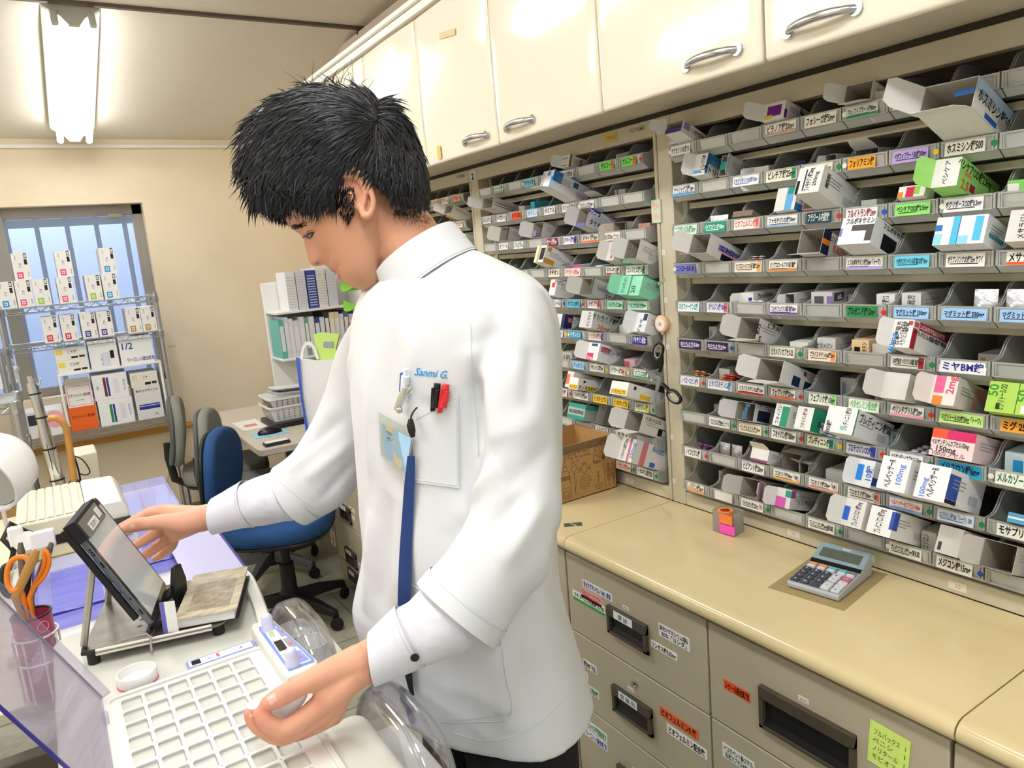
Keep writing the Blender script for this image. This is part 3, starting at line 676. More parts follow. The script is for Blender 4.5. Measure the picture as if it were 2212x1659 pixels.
def C(k, r, px, w, h, d, y=.03, z=-.0212, yaw=0, pitch=0, roll=0, base='e8e7e3', P=(), opn=False, flaps='', desc='white medicine carton', plain=False, name='medicine_carton'):
    yaw *= .25
    if y >= .004: y = max(y, .0212); z = -.0214; h = min(h, .064); pitch = roll = 0; front = False; d = min(d, .19 - y)
    else:
        front = True; roll = 0; y = min(y, -.004); w = min(w, .078); yaw *= .5
        for _ in range(12):
            ins = d + y                                   # length that lies behind the lip
            p_ = math.asin(min(.42, .0342 / max(ins, .03)))
            yb_ = .0215 if r == 0 else .0595; tt = (yb_ - y - h * math.sin(p_)) / math.cos(p_)
            if tt > d or .0148 - y * math.tan(p_) - tt * math.sin(p_) + h * math.cos(p_) < .0440: break
            if _ < 4 and r: y -= .006
            else: h *= .94
        pitch = -math.degrees(p_); z = .0148 - y * math.tan(p_)
    zz = ROW0 - PITCH * r + z + h / 2
    Y = yfrompx(px, XB + y, zz)
    c = int((SEC[k][2] - Y) / BW); c = max(0, min(8, c))
    xm = SEC[k][2] - BW * (c + .5); sl_ = d * abs(math.sin(R(yaw))) * .5
    fit = place((k, r, c), xm - Y, w + 2 * sl_, y, y + d * math.cos(R(pitch)) + h * math.sin(R(-pitch)))
    if fit is None: return None
    xx, ww = fit; w = ww - 2 * sl_; Y = xm - xx
    key = (k, r, c); n = USED.get(key, 0); USED[key] = n + 1
    suffix = ['', ' (right one)', ' (third one)', ' (fourth one)'][n]
    T = Matrix.Translation((XB, Y, ROW0 - PITCH * r)) @ BINB @ Tm((0, y, z), (pitch, 0, yaw))
    CNT[0] += 1
    P = list(P)
    if not plain: P += lines('R', .12, .72, .55, 3, 'a2a2a6', CNT[0]) + [('R', .62, .2, .85, .45, 'c9c9cc')]
    lab = '%s%s, %s bin of %s row, %s' % (desc, suffix, CORD[c], ORD[r], SECN[k])
    return carton(name, lab, T, w, h, d, base, P, opn, flaps, group='cartons in the ' + SECN[k])
S3 = 3
W_ = 'e9e8e4'; G_ = 'd3d1cb'
# top row
C(3, 0, 1452, .048, .026, .12, -.04, .014, 8, -4, 0, W_, [('F', 0, 0, 1, .4, '5a3f9a'), ('R', .04, .35, .2, .95, '9a8ad0'), ('R', .55, .6, .009, 'ナウセリン', '222222', 0)], True, 'l', 'open white and purple carton')
C(3, 0, 1475, .04, .034, .12, 0, .013, 4, 0, 0, W_, [('F', .25, .3, .75, .7, '8f80c8'), ('R', .05, 0, .2, .8, '9a8ad0'), ('R', .62, .45, .010, 'ナウセリン', '222222', 0)], False, '', 'white and violet carton')
C(3, 0, 1567, .03, .03, .1, .05, base='c9c5bf', desc='small grey carton')
C(3, 0, 1668, .05, .046, .13, -.01, .012, 5, 6, 0, W_, [('F', .2, .2, .85, .8, '7a2a9a'), ('F', .1, .05, .45, .3, 'f0d060'), ('R', 0, 0, .06, .5, '6a2a8a'), ('R', .4, .55, .012, '20錠', '333333', 90)], False, 'l', 'white and purple torn carton')
C(3, 0, 1822, .05, .04, .12, .0, .004, 8, 4, 0, W_, [('B', .1, .05, .6, .15, '222222')], True, 'lb', 'white open carton')
C(3, 0, 1906, .042, .05, .12, .012, -.004, 6, 4, 0, W_, [('F', .3, 0, 1, 1, 'd8402e'), ('F', .6, .1, .8, .8, '22181c'), ('R', 0, 0, .02, 1, 'd8402e'), ('F', .18, .4, .012, 'O', 'd8402e', 0)], False, 'l', 'red and black carton')
C(3, 0, 2040, .04, .04, .12, .02, -.004, 6, 4, 0, 'cfccc6', [('F', 0, 0, .4, .8, '15151a')], False, '', 'light grey carton')
# second row
C(3, 1, 1498, .034, .048, .12, -.006, -.002, 4, 3, 0, W_, [('F', .05, .1, .6, .25, '5aa6ea'), ('R', 0, .1, .06, 1, '2a6ab0'), ('R', .06, .55, .7, 1, '2f7fb0'), ('R', .3, .3, .012, 'ナトリックス', '222222', 0), ('F', .7, .5, .009, 'ナトリックス錠', '222222', 90)], False, 'l', 'white and blue carton')
C(3, 1, 1566, .022, .045, .1, 0, -.004, 6, 0, 0, W_, [('F', 0, .3, 1, .7, '2fa89a')], True, 'r', 'white and teal open carton')
C(3, 1, 1612, .032, .048, .12, .03, -.015, 3, 0, 0, 'e2e2df', [('F', .4, .05, .55, .95, '5ab8b0'), ('R', 0, 0, .08, .6, '3a9aa0')], False, '', 'white carton with a teal line')
C(3, 1, 1652, .036, .046, .11, .022, -.016, 3, 4, 0, W_, [('R', .05, .5, .25, .9, '3a70b0')], False, 'l', 'white carton with folded flap')
C(3, 1, 1690, .04, .03, .1, .006, -.002, -12, 8, 20, 'c9c9c4', [('R', .4, .5, .01, 'ピレチア', '444444', 0)], False, '', 'tilted grey carton')
C(3, 1, 1737, .042, .044, .11, .022, -.008, 8, 5, 0, '2a2a52', [('F', .12, .3, .5, .75, 'dfe0ea'), ('F', .2, .38, .42, .66, '2a8a6a'), ('R', .2, .2, .9, .9, 'c9c6c2')], False, '', 'navy carton with white emblem')
C(3, 1, 1795, .022, .046, .12, .008, -.008, 3, 2, 0, W_, [], True, 'l', 'white carton, end opened')
C(3, 1, 1872, .044, .046, .12, .03, -.012, 6, 2, 0, 'e0dfdb', [('F', .5, .5, .014, '10mg', '333333', 90)], True, 't', 'pale grey open carton')
C(3, 1, 1942, .03, .02, .08, .02, -.012, 6, 0, 0, W_, [('F', .2, .2, .8, .8, '8a6ac0')], False, '', 'small white and purple carton')
C(3, 1, 2105, .085, .052, .13, -.05, .0135, 2, -5, 0, W_, [('R', 0, .55, .9, 1, 'bcd6f2'), ('F', .62, .45, .98, .62, '3a70c8'), ('R', .5, .55, .017, 'ホスミシン錠500', '222222', 0), ('R', .3, .05, .6, .22, '2a60c0'), ('B', .3, .1, .6, .16, '3a60b0')], True, 'lb', 'large white and blue open carton')
# third row
C(3, 2, 1602, .05, .012, .08, .0, .012, 12, -6, 0, '8a776c', [], False, '', 'brown folded card', True, 'folded_card')
C(3, 2, 1628, .05, .03, .1, .04, -.02, 4, 0, 0, 'd8d6d2', [('F', .3, .3, .7, .7, 'f0b0a0')], False, '', 'white carton with pink print')
C(3, 2, 1692, .046, .046, .11, -.012, .012, 6, 4, 0, W_, [('F', .5, 0, .85, 1, '6ab4ec'), ('F', .55, .7, .95, 1, '2a9a86'), ('R', 0, 0, 1, .32, '2f80d0'), ('R', .4, .5, .012, '工場', '222222', 0)], False, '', 'white and blue carton leaning out')
C(3, 2, 1742, .05, .07, .12, -.04, .0135, 10, 7, 0, 'eceae6', [('F', .15, .5, .03, .0, '000000'), ('F', .3, .1, .36, .9, '2a3a6a'), ('F', .5, .5, .010, 'ファモチジン錠20mg', '222222', 90), ('F', .75, .5, .008, '250mg', '333333', 90), ('R', .12, .3, .2, .8, '55554f')], False, '', 'big white carton tilted out over the lip')
C(3, 2, 1793, .03, .06, .03, -.005, .006, 20, 8, 0, 'f0b4ba', [], True, '', 'pink folded card', True, 'folded_card')
C(3, 2, 1838, .03, .05, .1, .03, -.016, 4, 0, 0, 'e6e6e2', [('F', .2, .05, .8, .1, '333333'), ('R', .1, .1, .5, .8, 'aee0b4')], False, '', 'white and mint carton')
C(3, 2, 1875, .03, .045, .1, .05, -.02, 4, 0, 0, 'cfd8ca', desc='pale green carton')
C(3, 2, 2008, .04, .056, .13, -.012, .0, 3, 3, 0, 'a6e47a', [('F', 0, 0, 1, 1, W_), ('F', .5, .5, .008, 'ベシケア', '444444', 90), ('R', .36, .78, .014, 'ベシケアOD錠2.5mg', '1f3a14', 0), ('R', .13, .5, .3, .6, 'f0904a'), ('R', .18, .2, .016, '2.5', 'e0602a', 0), ('R', .3, .1, .42, .35, 'b02848')], True, 'l', 'lime green open carton', True)
C(3, 2, 1966, .045, .02, .03, -.01, .008, 10, 0, 0, 'f2f0ec', [('F', .3, 0, .6, .9, 'd82a5a'), ('F', .6, .2, .8, .9, '9ad84a'), ('F', 0, 0, .2, .5, 'f0902a')], False, '', 'white flap printed red and lime', True)
C(3, 2, 2205, .04, .05, .12, .01, -.01, 3, 0, 0, '8ad870', [('F', .0, .2, .4, .9, 'f2f2ee')], False, '', 'green and white carton')
# fourth row
C(3, 3, 1490, .052, .044, .13, -.045, .0135, 6, 4, 0, 'e6e3de', [('R', .25, .45, 1, .7, '7a74c8'), ('R', .25, .38, 1, .45, 'e88aa0'), ('R', .35, .02, .75, .34, '1c1c20'), ('F', .5, .5, .010, 'ニトロールR', '222222', 90), ('R', .62, .58, .012, 'ニトロールR', '16163a', 0)], True, 'lb', 'white open carton with violet stripe', True)
C(3, 3, 1560, .055, .05, .12, .045, -.02, 2, 0, 0, '5c5a62', [('F', 0, .2, 1, .45, '6a66a8'), ('F', 0, .12, 1, .2, 'b06070'), ('F', .5, .55, .012, 'ニトロールR', '22222a', 0)], False, '', 'dark grey carton with violet stripe', True)
C(3, 3, 1722, .05, .046, .12, -.022, .008, 5, 3, 0, 'dcdad6', [('R', .0, 0, .2, 1, '1f2440'), ('R', 0, .4, .2, .62, 'f08a2a'), ('R', .55, .42, .014, '0.625mg', 'e0602a', 0), ('R', .5, .75, .009, 'ビソプロロール', '333333', 0), ('F', .8, .5, .008, 'ビソプロ', '333333', 90)], True, 'b', 'open white carton with navy and orange band', True)
C(3, 3, 1868, .062, .05, .13, -.035, .004, 4, 4, 0, 'f0eff2', [('F', .35, .1, 1, .7, '57534f'), ('F', .3, .0, .8, .48, 'f6f6f6'), ('F', .0, .3, .08, .6, '8a80d0'), ('F', .55, .85, .010, 'フルボキサミン', '222222', 0), ('R', .25, .05, .6, .6, '15151a'), ('R', .5, .85, .009, 'フルボキサミン', '222222', 0)], False, '', 'white carton with torn window', True)
C(3, 3, 2012, .036, .056, .12, .0, -.01, 3, 0, 0, 'f0f2f4', [('F', 0, .5, .3, .72, '2a7ad0'), ('F', 0, 0, .35, .4, '9adcf4'), ('F', .72, 0, 1, 1, '5ac4ee'), ('R', 0, 0, .1, 1, '3aa8e0')], False, '', 'white and cyan carton', True)
C(3, 3, 2058, .04, .056, .12, .0, -.01, 3, 0, 0, 'f0f2f4', [('F', 0, 0, .4, .3, '9adcf4'), ('F', .55, .1, .85, .95, '5ac4ee'), ('R', .1, .3, .6, .45, '4aa0a8')], False, '', 'white and cyan carton')
C(3, 3, 2152, .046, .052, .12, .02, -.018, 2, 0, 0, 'dcdbd8', [('F', .05, .75, .22, .95, '3aa0e0'), ('F', .15, .2, .012, 'OD75', '3a4a5a', 90), ('F', .55, .5, .011, 'ポラプレジンク', '333333', 90)], False, '', 'grey carton with blue mark')
C(3, 3, 2203, .04, .052, .12, .0, -.012, 2, 0, 0, 'e2dfdc', [('F', .5, .5, .010, 'メサラジン', '333333', 90)], False, '', 'white carton')
# fifth row
C(3, 4, 1600, .032, .052, .13, .02, -.02, 3, 0, 0, 'eeedea', [('F', .6, .3, .9, .8, '2a3aa0'), ('R', .3, .85, .010, 'Panaldine', '555555', 0), ('R', .75, .6, .86, .95, '3a3a48')], False, 'l', 'white and blue carton')
C(3, 4, 1706, .022, .05, .12, .012, -.02, 4, 0, 0, 'f0eff0', [('F', .1, .55, .9, .62, '5a3a9a')], True, 'l', 'white carton with violet line, open')
C(3, 4, 1772, .045, .054, .13, .006, -.02, 3, 0, 0, 'cfccc9', [('F', .75, 0, 1, .85, '8a78b0'), ('F', .15, .3, .6, .85, '55555c'), ('R', .05, .65, .3, .95, '44424c'), ('R', .18, .8, .010, '60', 'e8e8ea', 0)], False, '', 'pale grey carton with mauve edge')
C(3, 4, 1918, .034, .05, .11, .03, -.0205, 2, 0, 0, 'e8e7e4', [('F', .5, .5, .012, 'プルゼニド錠12', '222222', 90)], False, '', 'white carton')
C(3, 4, 1860, .034, .045, .1, .07, -.0205, 2, 0, 0, 'c4c3bd', desc='dim grey carton')
C(3, 4, 1968, .034, .052, .12, .03, -.0205, 2, 0, 0, 'dddcd8', [('F', .5, .5, .012, '日本薬局方', '555555', 90), ('R', .0, 0, .5, .3, '3a4a44')], False, '', 'white carton')
# sixth row
C(3, 5, 1628, .05, .046, .12, -.03, .004, 6, 4, 0, 'dedbd6', [('R', .0, .5, .012, 'B25', '22223a', 90), ('R', .5, .85, .011, 'ビタメジン', '222222', 0), ('R', .06, .6, .5, .64, 'd08a80'), ('R', .1, .1, .014, 'S', '222222', 0)], True, 'lb', 'open white carton of capsules')
C(3, 5, 1745, .042, .04, .11, .02, -.02, 2, 0, 0, 'ecebe6', [], False, '', 'plain white carton')
C(3, 5, 1785, .04, .05, .12, .03, -.02, 2, 0, 0, 'd4d2cd', [('F', .5, .3, .018, 'B25', 'a8a6a0', 0), ('F', .4, .7, .010, 'ビタメジン', '444444', 0)], False, '', 'grey carton with faint print')
C(3, 5, 1842, .034, .052, .12, .02, -.015, 2, 0, 0, 'ecc9a0', [('F', .15, .2, .5, .75, '15130f'), ('F', .75, .5, .009, 'プラバスタチン', '3a2a1a', 90)], False, '', 'cream and black carton')
C(3, 5, 1880, .036, .045, .12, .03, -.02, 2, 0, 0, 'd8d5cf', desc='light grey carton')
C(3, 5, 1942, .034, .062, .15, -.03, .006, 3, 2, 0, 'f2eeec', [('F', .3, .5, .009, '日本薬局方', '333333', 90), ('F', .62, .5, .010, 'ベラパミル塩酸塩錠', '222222', 90), ('F', .75, .8, .95, .95, 'c8404a'), ('F', .1, .15, .012, '40mg', '3a8ad0', 90), ('R', .0, 0, .1, .72, 'b02a38'), ('R', .12, .72, .85, 1, 'b02a38'), ('R', .02, .78, .1, .95, 'd85a60'), ('R', .4, .85, .007, 'Ca拮抗性不整脈治療剤', 'f6e0e0', 0), ('R', .4, .6, .008, 'ベラパミル塩酸塩錠40mg', '333333', 0), ('R', .75, .15, .016, '40', '3a8ad0', 0)], False, 'l', 'big white and crimson carton', True)
# seventh row
C(3, 6, 1565, .03, .05, .05, .04, -.02, 5, 0, 0, 'c6c5c0', desc='small clear and grey carton')
C(3, 6, 1645, .058, .045, .13, -.045, .004, 6, 3, 0, 'e9e7e4', [('R', .3, .1, .5, .55, '22305a'), ('R', .62, .1, .85, .5, '22305a'), ('R', .55, .7, .62, .9, 'b83a3a'), ('B', .1, .1, .5, .2, 'c0403a')], True, 'lb', 'open white carton with navy squares', True)
C(3, 6, 1668, .045, .03, .1, .05, .008, 2, 0, 0, 'dddcd6', [('F', .2, .2, .25, .8, '333333'), ('F', .6, .2, .65, .8, '333333')], False, '', 'white carton at the back')
C(3, 6, 1908, .045, .05, .12, .0, -.012, 3, 2, 0, 'dcdad6', [('R', .5, .5, .009, 'ベタセレミン', '444444', 0)], False, 'l', 'white carton with rounded flap')
C(3, 6, 2022, .04, .052, .12, -.006, -.008, 6, 2, 0, 'ece4e0', [('F', .1, .4, .5, 1, 'f06a9a'), ('F', .1, 0, .5, .3, 'f08a3a'), ('F', .72, .7, .014, '2mg', 'e04a5a', 90), ('R', .5, .2, .9, .9, 'efaeb0')], False, 'l', 'pink and white carton')
C(3, 6, 2140, .042, .052, .12, .0, -.015, 3, 0, 0, 'b2d860', [('F', .16, .7, .016, '50', '3a9a30', 90), ('F', .5, .5, .010, 'ミグリトールOD', '2a4a1a', 90), ('F', .35, .1, .48, .3, '22321a')], False, '', 'lime carton')
C(3, 6, 2192, .04, .052, .12, .0, -.015, 3, 0, 0, 'b2d860', [('F', .16, .6, .016, '50', '3a9a30', 90), ('F', .2, .05, .7, .3, 'f0f2e8')], False, '', 'lime and white carton')
# eighth row
C(3, 7, 1590, .05, .04, .12, -.012, .006, 3, 2, 0, 'dedddb', [('F', .5, .5, .014, '500mg', '4a8ab8', 90), ('R', .1, .1, .45, .7, '222a4a'), ('R', .55, .5, .9, .75, '3a4052'), ('R', .45, .88, .010, 'バラシクロビル錠500mg', '222222', 0)], True, 'l', 'open white carton with navy panel', True)
C(3, 7, 1682, .034, .046, .12, -.03, .004, 8, 5, 0, 'eff0ee', [('F', .5, 0, 1, .9, '2f9a78'), ('F', .3, .5, .008, 'フオイパン', '333333', 90)], False, '', 'white and green carton')
C(3, 7, 1715, .036, .046, .13, -.04, .008, 8, 5, 0, 'eff0ee', [('R', 0, .0, .9, 1, '2f9a78'), ('R', .25, .05, .9, .5, 'e8ecea'), ('R', .6, .3, .012, 'フオイパン錠100mg', '333333', 180), ('F', .5, .5, .008, 'フオイパン錠100', '8a3a2a', 90)], False, '', 'white and green carton', True)
C(3, 7, 1792, .058, .06, .13, -.045, .0, 5, 4, 0, 'f2f2f0', [('R', 0, 0, .03, 1, '2fa898'), ('R', .5, .72, .016, 'ブレディニン錠50', '222222', 0), ('F', .7, .55, .010, 'ブレディニン錠50', '444444', 90), ('F', .15, .15, .009, '100錠', '333333', 90), ('F', .55, .15, .7, .3, '8ad8d0')], False, '', 'big white carton with teal edge')
C(3, 7, 1888, .03, .052, .12, .05, -.02, 3, 0, 0, '8f9a96', [('F', .3, .5, .8, .85, '3f8a78')], False, '', 'grey green carton')
C(3, 7, 2030, .07, .056, .13, .0, -.012, -4, 2, 0, 'f0d8d8', [('F', 0, .66, .36, 1, 'ee5a3a'), ('F', .36, .66, 1, 1, 'd8306a'), ('F', .45, .52, .009, 'ペルサンチン-Lカプセル150mg', '3a2a2a', 0), ('F', .3, .3, .010, 'L 150mg', '3a2a2a', 0), ('F', .45, .12, .008, '100カプセル', '9a6a6a', 0)], False, '', 'pink carton with red and magenta top')
C(3, 7, 2112, .07, .046, .13, -.02, .002, 8, 2, 0, '3aa6cc', [('R', .5, .5, .010, 'メリスロン', '14506a', 0)], True, 'b', 'bright blue open carton')
C(3, 7, 2148, .03, .05, .1, .05, -.01, 3, 0, 0, 'd6dfe2', [('F', .3, .1, .9, .7, '2a8ac0')], False, '', 'white and blue carton at the back')
C(3, 7, 2192, .03, .056, .1, .03, -.01, 3, 0, 0, 'c6d6dc', [('F', .4, .0, .9, .8, '2a90c8')], False, '', 'pale carton with blue panel')
# ninth row
C(3, 8, 1650, .045, .03, .1, .0, -.008, 4, 0, 0, 'f0eeea', [('F', 0, 0, 1, .2, '8a4a7a')], False, 't', 'flat white carton with raised flap')
C(3, 8, 1700, .05, .06, .12, .035, -.0205, 3, 0, 0, 'cfcdc8', [], True, 'r', 'grey white open carton')
C(3, 8, 1742, .045, .048, .11, .015, -.02, 3, 0, 0, 'b8b2a6', [], True, 'rt', 'grey open carton with flaps')
C(3, 8, 1808, .05, .044, .1, .03, -.0205, 3, 0, 0, 'bdbab0', desc='dull grey carton')
C(3, 8, 1880, .032, .05, .13, -.03, .004, 10, 4, 0, 'eceff2', [('F', 0, .2, .4, .8, '2f8ae8'), ('F', .75, .5, .012, '10錠', '3a6ac0', 90), ('R', .0, .1, .25, .4, '2a50a0')], False, 'l', 'white and blue carton')
C(3, 8, 1938, .05, .066, .13, -.06, .004, 6, 6, 0, 'f4f4f6', [('F', .35, .5, .012, 'ヘルベッサーR', '1a1a2a', 90), ('F', .7, .5, .011, '100mg', '6a8ae0', 90), ('R', .3, .6, .012, '100', '8aa0e8', 0)], False, '', 'big white carton pulled out')
C(3, 8, 2005, .05, .066, .13, -.06, .004, 6, 6, 0, 'f4f4f6', [('F', .5, .5, .012, 'ヘルベッサーR', '1a1a2a', 90), ('F', .25, .3, .010, '100mg', '6a8ae0', 90), ('R', .0, .15, .3, .85, '3a5ab8'), ('R', .0, .02, .3, .14, '222244')], False, '', 'big white carton with blue panel pulled out')
C(3, 8, 2205, .04, .016, .1, -.01, .012, 3, 0, 0, '5aa4cc', [('F', 0, .4, 1, .6, 'e8f0f4')], False, '', 'flat blue carton')
# bottom row
C(3, 9, 1605, .055, .042, .11, -.004, -.004, 5, 2, 0, 'c9c4c2', [('F', .8, .3, .98, .9, 'd89ac8'), ('R', .0, .0, .06, .9, 'b878b0'), ('R', .55, .8, .009, 'バルサルタン', '884a88', 0)], True, 'lr', 'open white carton with pink edge')
C(3, 9, 1568, .03, .05, .1, .07, -.0205, 2, 0, 0, 'cfcbc4', desc='dim white carton')
C(3, 9, 1660, .014, .04, .1, .02, -.02, 2, 0, 0, 'e6e2da', desc='thin white carton')
C(3, 9, 1688, .036, .04, .12, -.008, .0, -4, 2, 0, 'e6e3e2', [('F', 0, 0, .7, .55, 'd860b8'), ('F', .6, .6, 1, .95, '2fa080'), ('R', .0, .6, .12, 1, 'b04aa0'), ('R', .5, .4, .010, 'バルサルタン', '777777', 0)], False, 'l', 'white and magenta carton')
C(3, 9, 1850, .04, .052, .12, -.06, .004, 8, 4, 0, 'e6e4e0', [('F', 0, .2, .3, .7, '2f6ad8'), ('F', .65, .5, .010, 'プレドニゾロン錠5mg', '333333', 90)], False, 'l', 'white carton with blue tab')
C(3, 9, 1895, .044, .056, .13, -.055, .004, 6, 5, 0, 'f0f0ee', [('F', .45, .5, .012, 'プレドニゾロン錠5mg', '222222', 90), ('F', .88, .3, 1, .95, '3a58b8'), ('R', .0, .3, .14, .95, '3a58b8')], False, '', 'white carton with blue edge')
C(3, 9, 2005, .04, .06, .1, .02, -.0205, 2, 0, 0, 'cdcac4', [('F', .3, .5, .010, 'プレドニゾロン', '555555', 90), ('F', .1, .1, .25, .4, '444444')], False, '', 'light grey carton')
C(3, 9, 2043, .04, .052, .1, .0, -.0205, -6, 0, 0, 'd6d3cd', [('F', .1, .1, .25, .4, '444444')], False, '', 'grey carton leaning')
C(3, 9, 2098, .048, .046, .13, -.02, -.002, 2, 2, 0, 'e8e8ea', [('F', .9, 0, 1, 1, '22305a'), ('F', .15, .7, .5, .9, '4a8ae0'), ('F', .4, .3, .013, 'メジコン', '222222', 0)], False, '', 'white carton with navy edge')
C(3, 9, 2135, .05, .046, .12, -.03, -.002, 2, 2, 0, 'c9c5be', [], True, 'l', 'open grey carton of foil')
C(3, 9, 2205, .07, .056, .12, -.03, -.004, 4, 2, 0, '9a8474', [('B', .2, .0, .8, .1, 'e05a4a')], True, 'lb', 'open brown carton')
# middle shelf unit
C(2, 0, 1218, .036, .05, .13, -.012, -.004, 5, 3, 0, 'efefec', [('F', .1, .1, .8, .16, '3a5aa0'), ('F', .1, .7, .8, .76, '3a5aa0'), ('R', 0, .0, .06, 1, '9a8a3a'), ('R', .3, .6, .020, 'S', '222222', 0), ('R', .5, .3, .012, 'ライオ', '333333', 0)], False, 'l', 'white carton with olive edge')
C(2, 0, 1136, .03, .03, .08, .05, -.01, 4, 0, 0, 'c8aeb0', desc='dull pink carton')
C(2, 0, 1362, .05, .05, .11, .04, -.01, 2, 0, 0, 'b9b6ac', [('F', 0, .1, .2, .95, 'd8dcd0')], False, '', 'grey and white carton')
C(2, 1, 1050, .06, .034, .16, -.05, .0135, 2, 0, 0, 'c4c2be', [('R', .05, .55, .9, .6, '555c7a'), ('R', .05, .3, .5, .36, '555c7a')], True, 'l', 'long grey carton pulled out')
C(2, 1, 1128, .03, .05, .12, .03, -.02, 3, 0, 0, 'dcdcd6', desc='white carton')
C(2, 1, 1150, .02, .056, .12, .01, -.02, 3, 0, 0, '4ac0e0', [('F', 0, .3, 1, .5, 'eaf4f6')], False, '', 'bright cyan carton')
C(2, 1, 1186, .05, .062, .14, -.06, .0135, 10, 6, 0, 'e8e9ec', [('F', .45, .7, .7, .95, '3a8ae0'), ('R', .0, .4, .22, 1, '2f7fd0'), ('R', .5, .6, .62, .9, '2f6aa0'), ('F', .15, .5, .010, '乳がんパントテン', '22222a', 90), ('F', .85, 0, 1, .6, '5a9ae8')], False, 'b', 'big white and blue carton pulled out')
C(2, 1, 1300, .05, .04, .11, .015, -.008, 8, 4, 0, 'dfe0de', [('F', .2, .3, .6, .6, '6aa0c8')], True, 't', 'open white carton with blue print')
C(2, 1, 1340, .04, .05, .11, .04, -.016, 3, 0, 0, 'b4b6b2', [('F', .2, .2, .35, 1, '3a6a8a')], False, '', 'grey carton with blue stripe')
C(2, 2, 1085, .05, .045, .12, .0, -.012, 4, 0, 0, 'd8d6d0', [], True, 'ls', 'open white carton, black inside')
C(2, 2, 1110, .05, .05, .12, .01, -.016, 4, 0, 0, 'e6e8ea', [('F', .05, .8, .2, .95, '3aa0a0'), ('R', .2, .6, .8, .8, 'b06a70')], False, '', 'white carton with handwritten mark')
C(2, 2, 1160, .05, .045, .12, .0, -.012, 4, 0, 0, 'd4d2ce', [('F', .1, .1, .4, .5, '7a8ab8')], True, 'l', 'pale open carton')
C(2, 2, 1252, .042, .052, .13, -.02, -.004, 6, 4, 0, 'c9c9ce', [('R', .0, .7, .3, 1, '2a2f8a'), ('R', .14, .84, .012, '20mg', 'f0f0f6', 0), ('R', .5, .3, .014, 'タケキャブ錠20mg', '22222a', 0), ('F', .1, .0, .9, .15, '6a6ac0')], True, 'l', 'grey open carton with navy corner')
C(2, 2, 1340, .05, .055, .12, .01, -.012, 4, 0, 0, 'cfc4b6', [], True, 'ls', 'open cream carton with white flap')
C(2, 2, 1392, .04, .046, .1, .01, -.012, 4, 0, 0, 'c09080', [('F', .2, .1, .8, .4, 'd8c0b8')], False, '', 'dull brown carton')
C(2, 3, 1160, .046, .05, .13, -.02, -.004, 5, 2, 0, 'efeeea', [('F', .5, .15, .95, .85, '1c2230'), ('F', .25, 0, .45, 1, 'd8b050'), ('R', .0, .0, .3, .3, 'c8973a'), ('R', .05, .7, .15, .95, 'c8973a'), ('R', .7, .4, .012, 'ジオパ', '333333', 180)], False, '', 'white, black and gold carton')
C(2, 3, 1246, .045, .04, .1, .01, -.015, 3, 0, 0, 'dfe2ea', [('F', 0, .72, 1, 1, 'e05aa0'), ('F', 0, .6, .2, .9, '3a50a0')], False, '', 'white and pink carton')
C(2, 3, 1295, .03, .036, .1, .015, -.018, 3, 0, 0, 'd4e2ea', [('F', 0, .5, 1, .7, '8ac8e0')], False, '', 'pale blue carton')
C(2, 3, 1316, .032, .056, .12, -.008, -.01, 4, 2, 0, 'ded8d4', [('F', .6, .1, .75, .9, '8a4a30'), ('R', .2, .3, .45, 1, '7a4a34'), ('R', .7, .3, .95, 1, 'b89a8a')], False, 'l', 'white and brown carton')
C(2, 3, 1348, .03, .024, .05, -.01, .006, 8, 0, 0, '8ad8b0', [('F', .3, .2, .7, .7, '2f8a5a')], False, '', 'small mint card', True, 'folded_card')
C(2, 3, 1388, .046, .05, .12, -.01, -.004, 4, 2, 0, 'e2e0dc', [('F', .3, .5, .010, 'コンスピロ', '333333', 90), ('R', .3, .2, .8, .6, 'c6c8c4')], True, 'l', 'white open carton with side print')
C(2, 4, 1194, .03, .046, .14, -.01, -.01, 4, 2, 0, 'e9e8e6', [('F', .3, .5, .8, .8, 'e04a4a'), ('R', .2, .85, .010, 'テグレトール', '333333', 0)], False, '', 'white carton with red spot')
C(2, 4, 1262, .05, .052, .13, -.012, -.004, 4, 3, 0, 'd0cecb', [('R', .3, .5, .009, 'NOXON', '444444', 0), ('R', .5, .2, .010, '工業団', '333333', 0)], True, 'ls', 'open grey carton, white flap bent')
C(2, 4, 1342, .036, .056, .12, -.012, -.008, 4, 2, 0, '8fdcb6', [('F', .5, .5, .012, 'テルミサルタン', '1f4a3a', 90), ('R', .5, .8, .012, 'テルミサルタン', '1f4a3a', 0), ('R', .25, .25, .018, '40', '2a5a48', 0)], False, 'l', 'mint green carton', True)
C(2, 4, 1394, .04, .05, .12, -.008, -.008, 4, 2, 0, '9ae2c0', [('F', .3, .3, .016, '20', '2a5a48', 90), ('R', .5, .8, .012, 'テル', '1f4a3a', 0)], False, '', 'mint green carton')
C(2, 5, 1208, .042, .04, .12, -.012, -.004, 10, 2, 0, 'e2e2e4', [('F', .7, 0, 1, 1, '22285a'), ('R', 0, .0, .25, 1, '22285a'), ('R', .1, .5, .22, .8, 'd05a60')], False, 'l', 'white and navy carton')
C(2, 5, 1262, .052, .052, .14, -.016, -.002, 8, 2, 0, 'd6d6d4', [('R', .4, .72, .014, 'テトラミド錠30mg', '222222', 0), ('R', .3, .2, .016, '30mg', 'e05a3a', 0), ('F', .7, .5, .012, 'テトラミド', '333333', 90)], False, '', 'light grey carton with orange figures')
C(2, 5, 1384, .04, .05, .1, -.02, -.004, 6, 4, 0, 'e8e8ec', [('F', .6, .6, .95, .95, '33335a'), ('F', .5, .3, .010, 'デキサ', '333333', 90)], False, 'l', 'white carton with dark bars')
